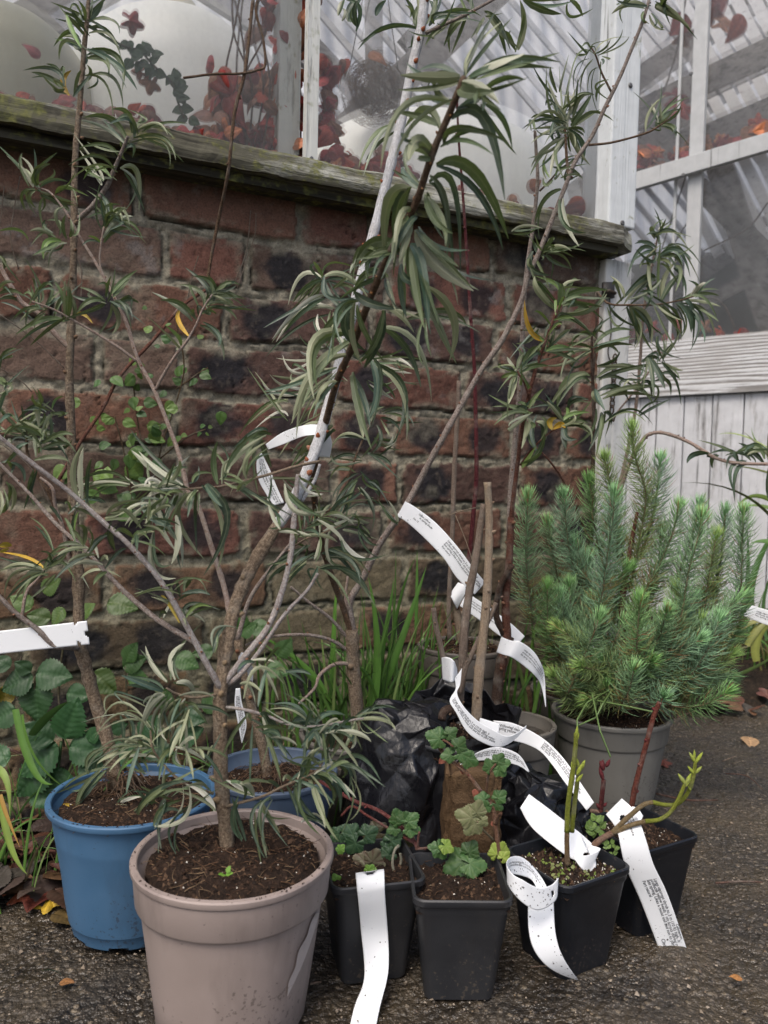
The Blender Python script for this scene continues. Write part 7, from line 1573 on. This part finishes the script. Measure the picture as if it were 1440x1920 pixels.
for k_ in range(70): fallen(G(rl.uniform(1260, 1480), rl.uniform(1225, 1335), .012), rl.randrange(7), rl.uniform(.5, 1.2), 'reddish dead leaf on the soil in front of the white door')
for (px, py, k_, s, c, lab) in ((26, 1672, 4, .85, (.20, .05, .02), 'large rusty red leaf flat on the ground at the left edge'), (88, 1665, 1, .9, (.13, .03, .02), 'dark maroon leaf on the ground beside the blue pot'), (105, 1685, 4, .62, (.42, .27, .02), 'crumpled yellow leaf beside the foot of the blue pot'), (100, 1712, 0, .8, (.09, .06, .02), 'olive brown leaf lying below the crumpled yellow one'), (80, 1655, 2, .6, (.14, .07, .06), 'pinkish curled leaf near the blue pot'), (118, 1655, 1, .4, (.45, .30, .16), 'small round tan leaf touching the blue pot'), (1404, 1382, 1, .8, (.40, .25, .13), 'pale tan leaf on the wet asphalt at the right edge'), (1250, 1425, 4, .55, (.14, .04, .025), 'small red-brown leaf on the asphalt behind the grey pot'), (1392, 1836, 0, .25, (.35, .16, .05), 'tiny orange leaf scrap on the asphalt at the lower right'), (112, 1842, 0, .28, (.30, .14, .05), 'tiny orange leaf scrap on the asphalt at the lower left')):
    mb = MB(); broad(mb, Vector((0, 0, 0)), Vector((1, 0, .02)), Vector((0, 0, 1)), .048, 'lobed' if k_ == 4 else 'ivy', c, tuple(min(1, q*1.5) for q in c), curl=.3); o = mb.build('fallen_leaf', DRY, None)
    o.location = G(px, py, .008); o.scale = (s,)*3; o.rotation_euler = (rl.uniform(-.2, .2), rl.uniform(-.2, .2), rl.uniform(0, 6.28)); tag(o, lab, 'leaf')
mb = MB(); leaf3(mb, G(78, 1820, .003), G(100, 1818, .006), G(118, 1830, .003), .0065, 't', False, 1.2); tag(mb.build('fallen_leaf', LEAF, None), 'single green willow-shaped leaf on the asphalt at the lower left', 'leaf')
tp = [([(1230, 1488), (1290, 1500), (1346, 1500)], .0016, 'dark bare twig on the asphalt right of the conifer pot'), ([(1270, 1345), (1330, 1325), (1385, 1315), (1440, 1322)], .0015, 'long thin twig on the asphalt below the conifer'), ([(1342, 1656), (1385, 1653), (1430, 1654)], .0013, 'reddish twig on the asphalt at the right, level with the long label'), ([(1355, 1427), (1380, 1418), (1378, 1418)], .001, 'pale dry stalk on the asphalt at the upper right'), ([(995, 1813), (1030, 1811), (1045, 1812)], .0007, 'fine pale stalk on the asphalt in front of the square pots'), ([(582, 1845), (590, 1843), (602, 1841)], .0012, 'short pale stalk on the ground right of the taupe pot'), ([(0, 1395), (50, 1420), (80, 1440)], .0016, 'bare reddish cane end lying over the nettles at the left edge'), ([(1360, 1450), (1400, 1455), (1430, 1480)], .0009, 'crooked fine twig on the asphalt at the right'), ([(0, 1650), (60, 1655), (120, 1680)], .0012, 'thin straw lying among the dead leaves')]
for pts, r, lab in tp:
    mb = MB(); z = .006 if 'over' not in lab else .12; v = [G(x, y, z+R.uniform(0, .004)) for x, y in pts]; tube(mb, v, [r, r, r*.6], (.12, .06, .045) if 'pale' not in lab else (.35, .28, .2), (.2, .12, .09), 6)
    tag(mb.build('twig', BARK, None), lab, 'twig')
# loose grit
mb = MB(); rg = random.Random(12)
for _ in range(1700):
    px, py = rg.uniform(-20, 1460), rg.uniform(1500, 1935)
    if px < 1250 and py < 1600: continue
    p = G(px, py, .002); r = rg.uniform(.0006, .0018)*(1 if rg.random() < .93 else 1.8); c = rg.choice([(.20, .16, .12), (.12, .09, .07), (.30, .25, .20), (.07, .06, .05), (.16, .12, .08), (.04, .035, .03)]); a_ = rg.random()*6
    k = [Vector((math.cos(a_+q*1.57)*rg.uniform(.6, 1.3), math.sin(a_+q*1.57)*rg.uniform(.6, 1.3), rg.uniform(-.3, .1))) for q in range(4)]+[Vector((rg.uniform(-.3, .3), rg.uniform(-.3, .3), rg.uniform(.4, .9)))]
    ids = [mb.v(p+q*r, c) for q in k]
    for q in range(4): mb.f((ids[q], ids[(q+1) % 4], ids[4]))
tag(mb.build('grit', CRUMB, None, smooth=False), 'loose pale grit scattered over the asphalt', 'grit', None, 'stuff')
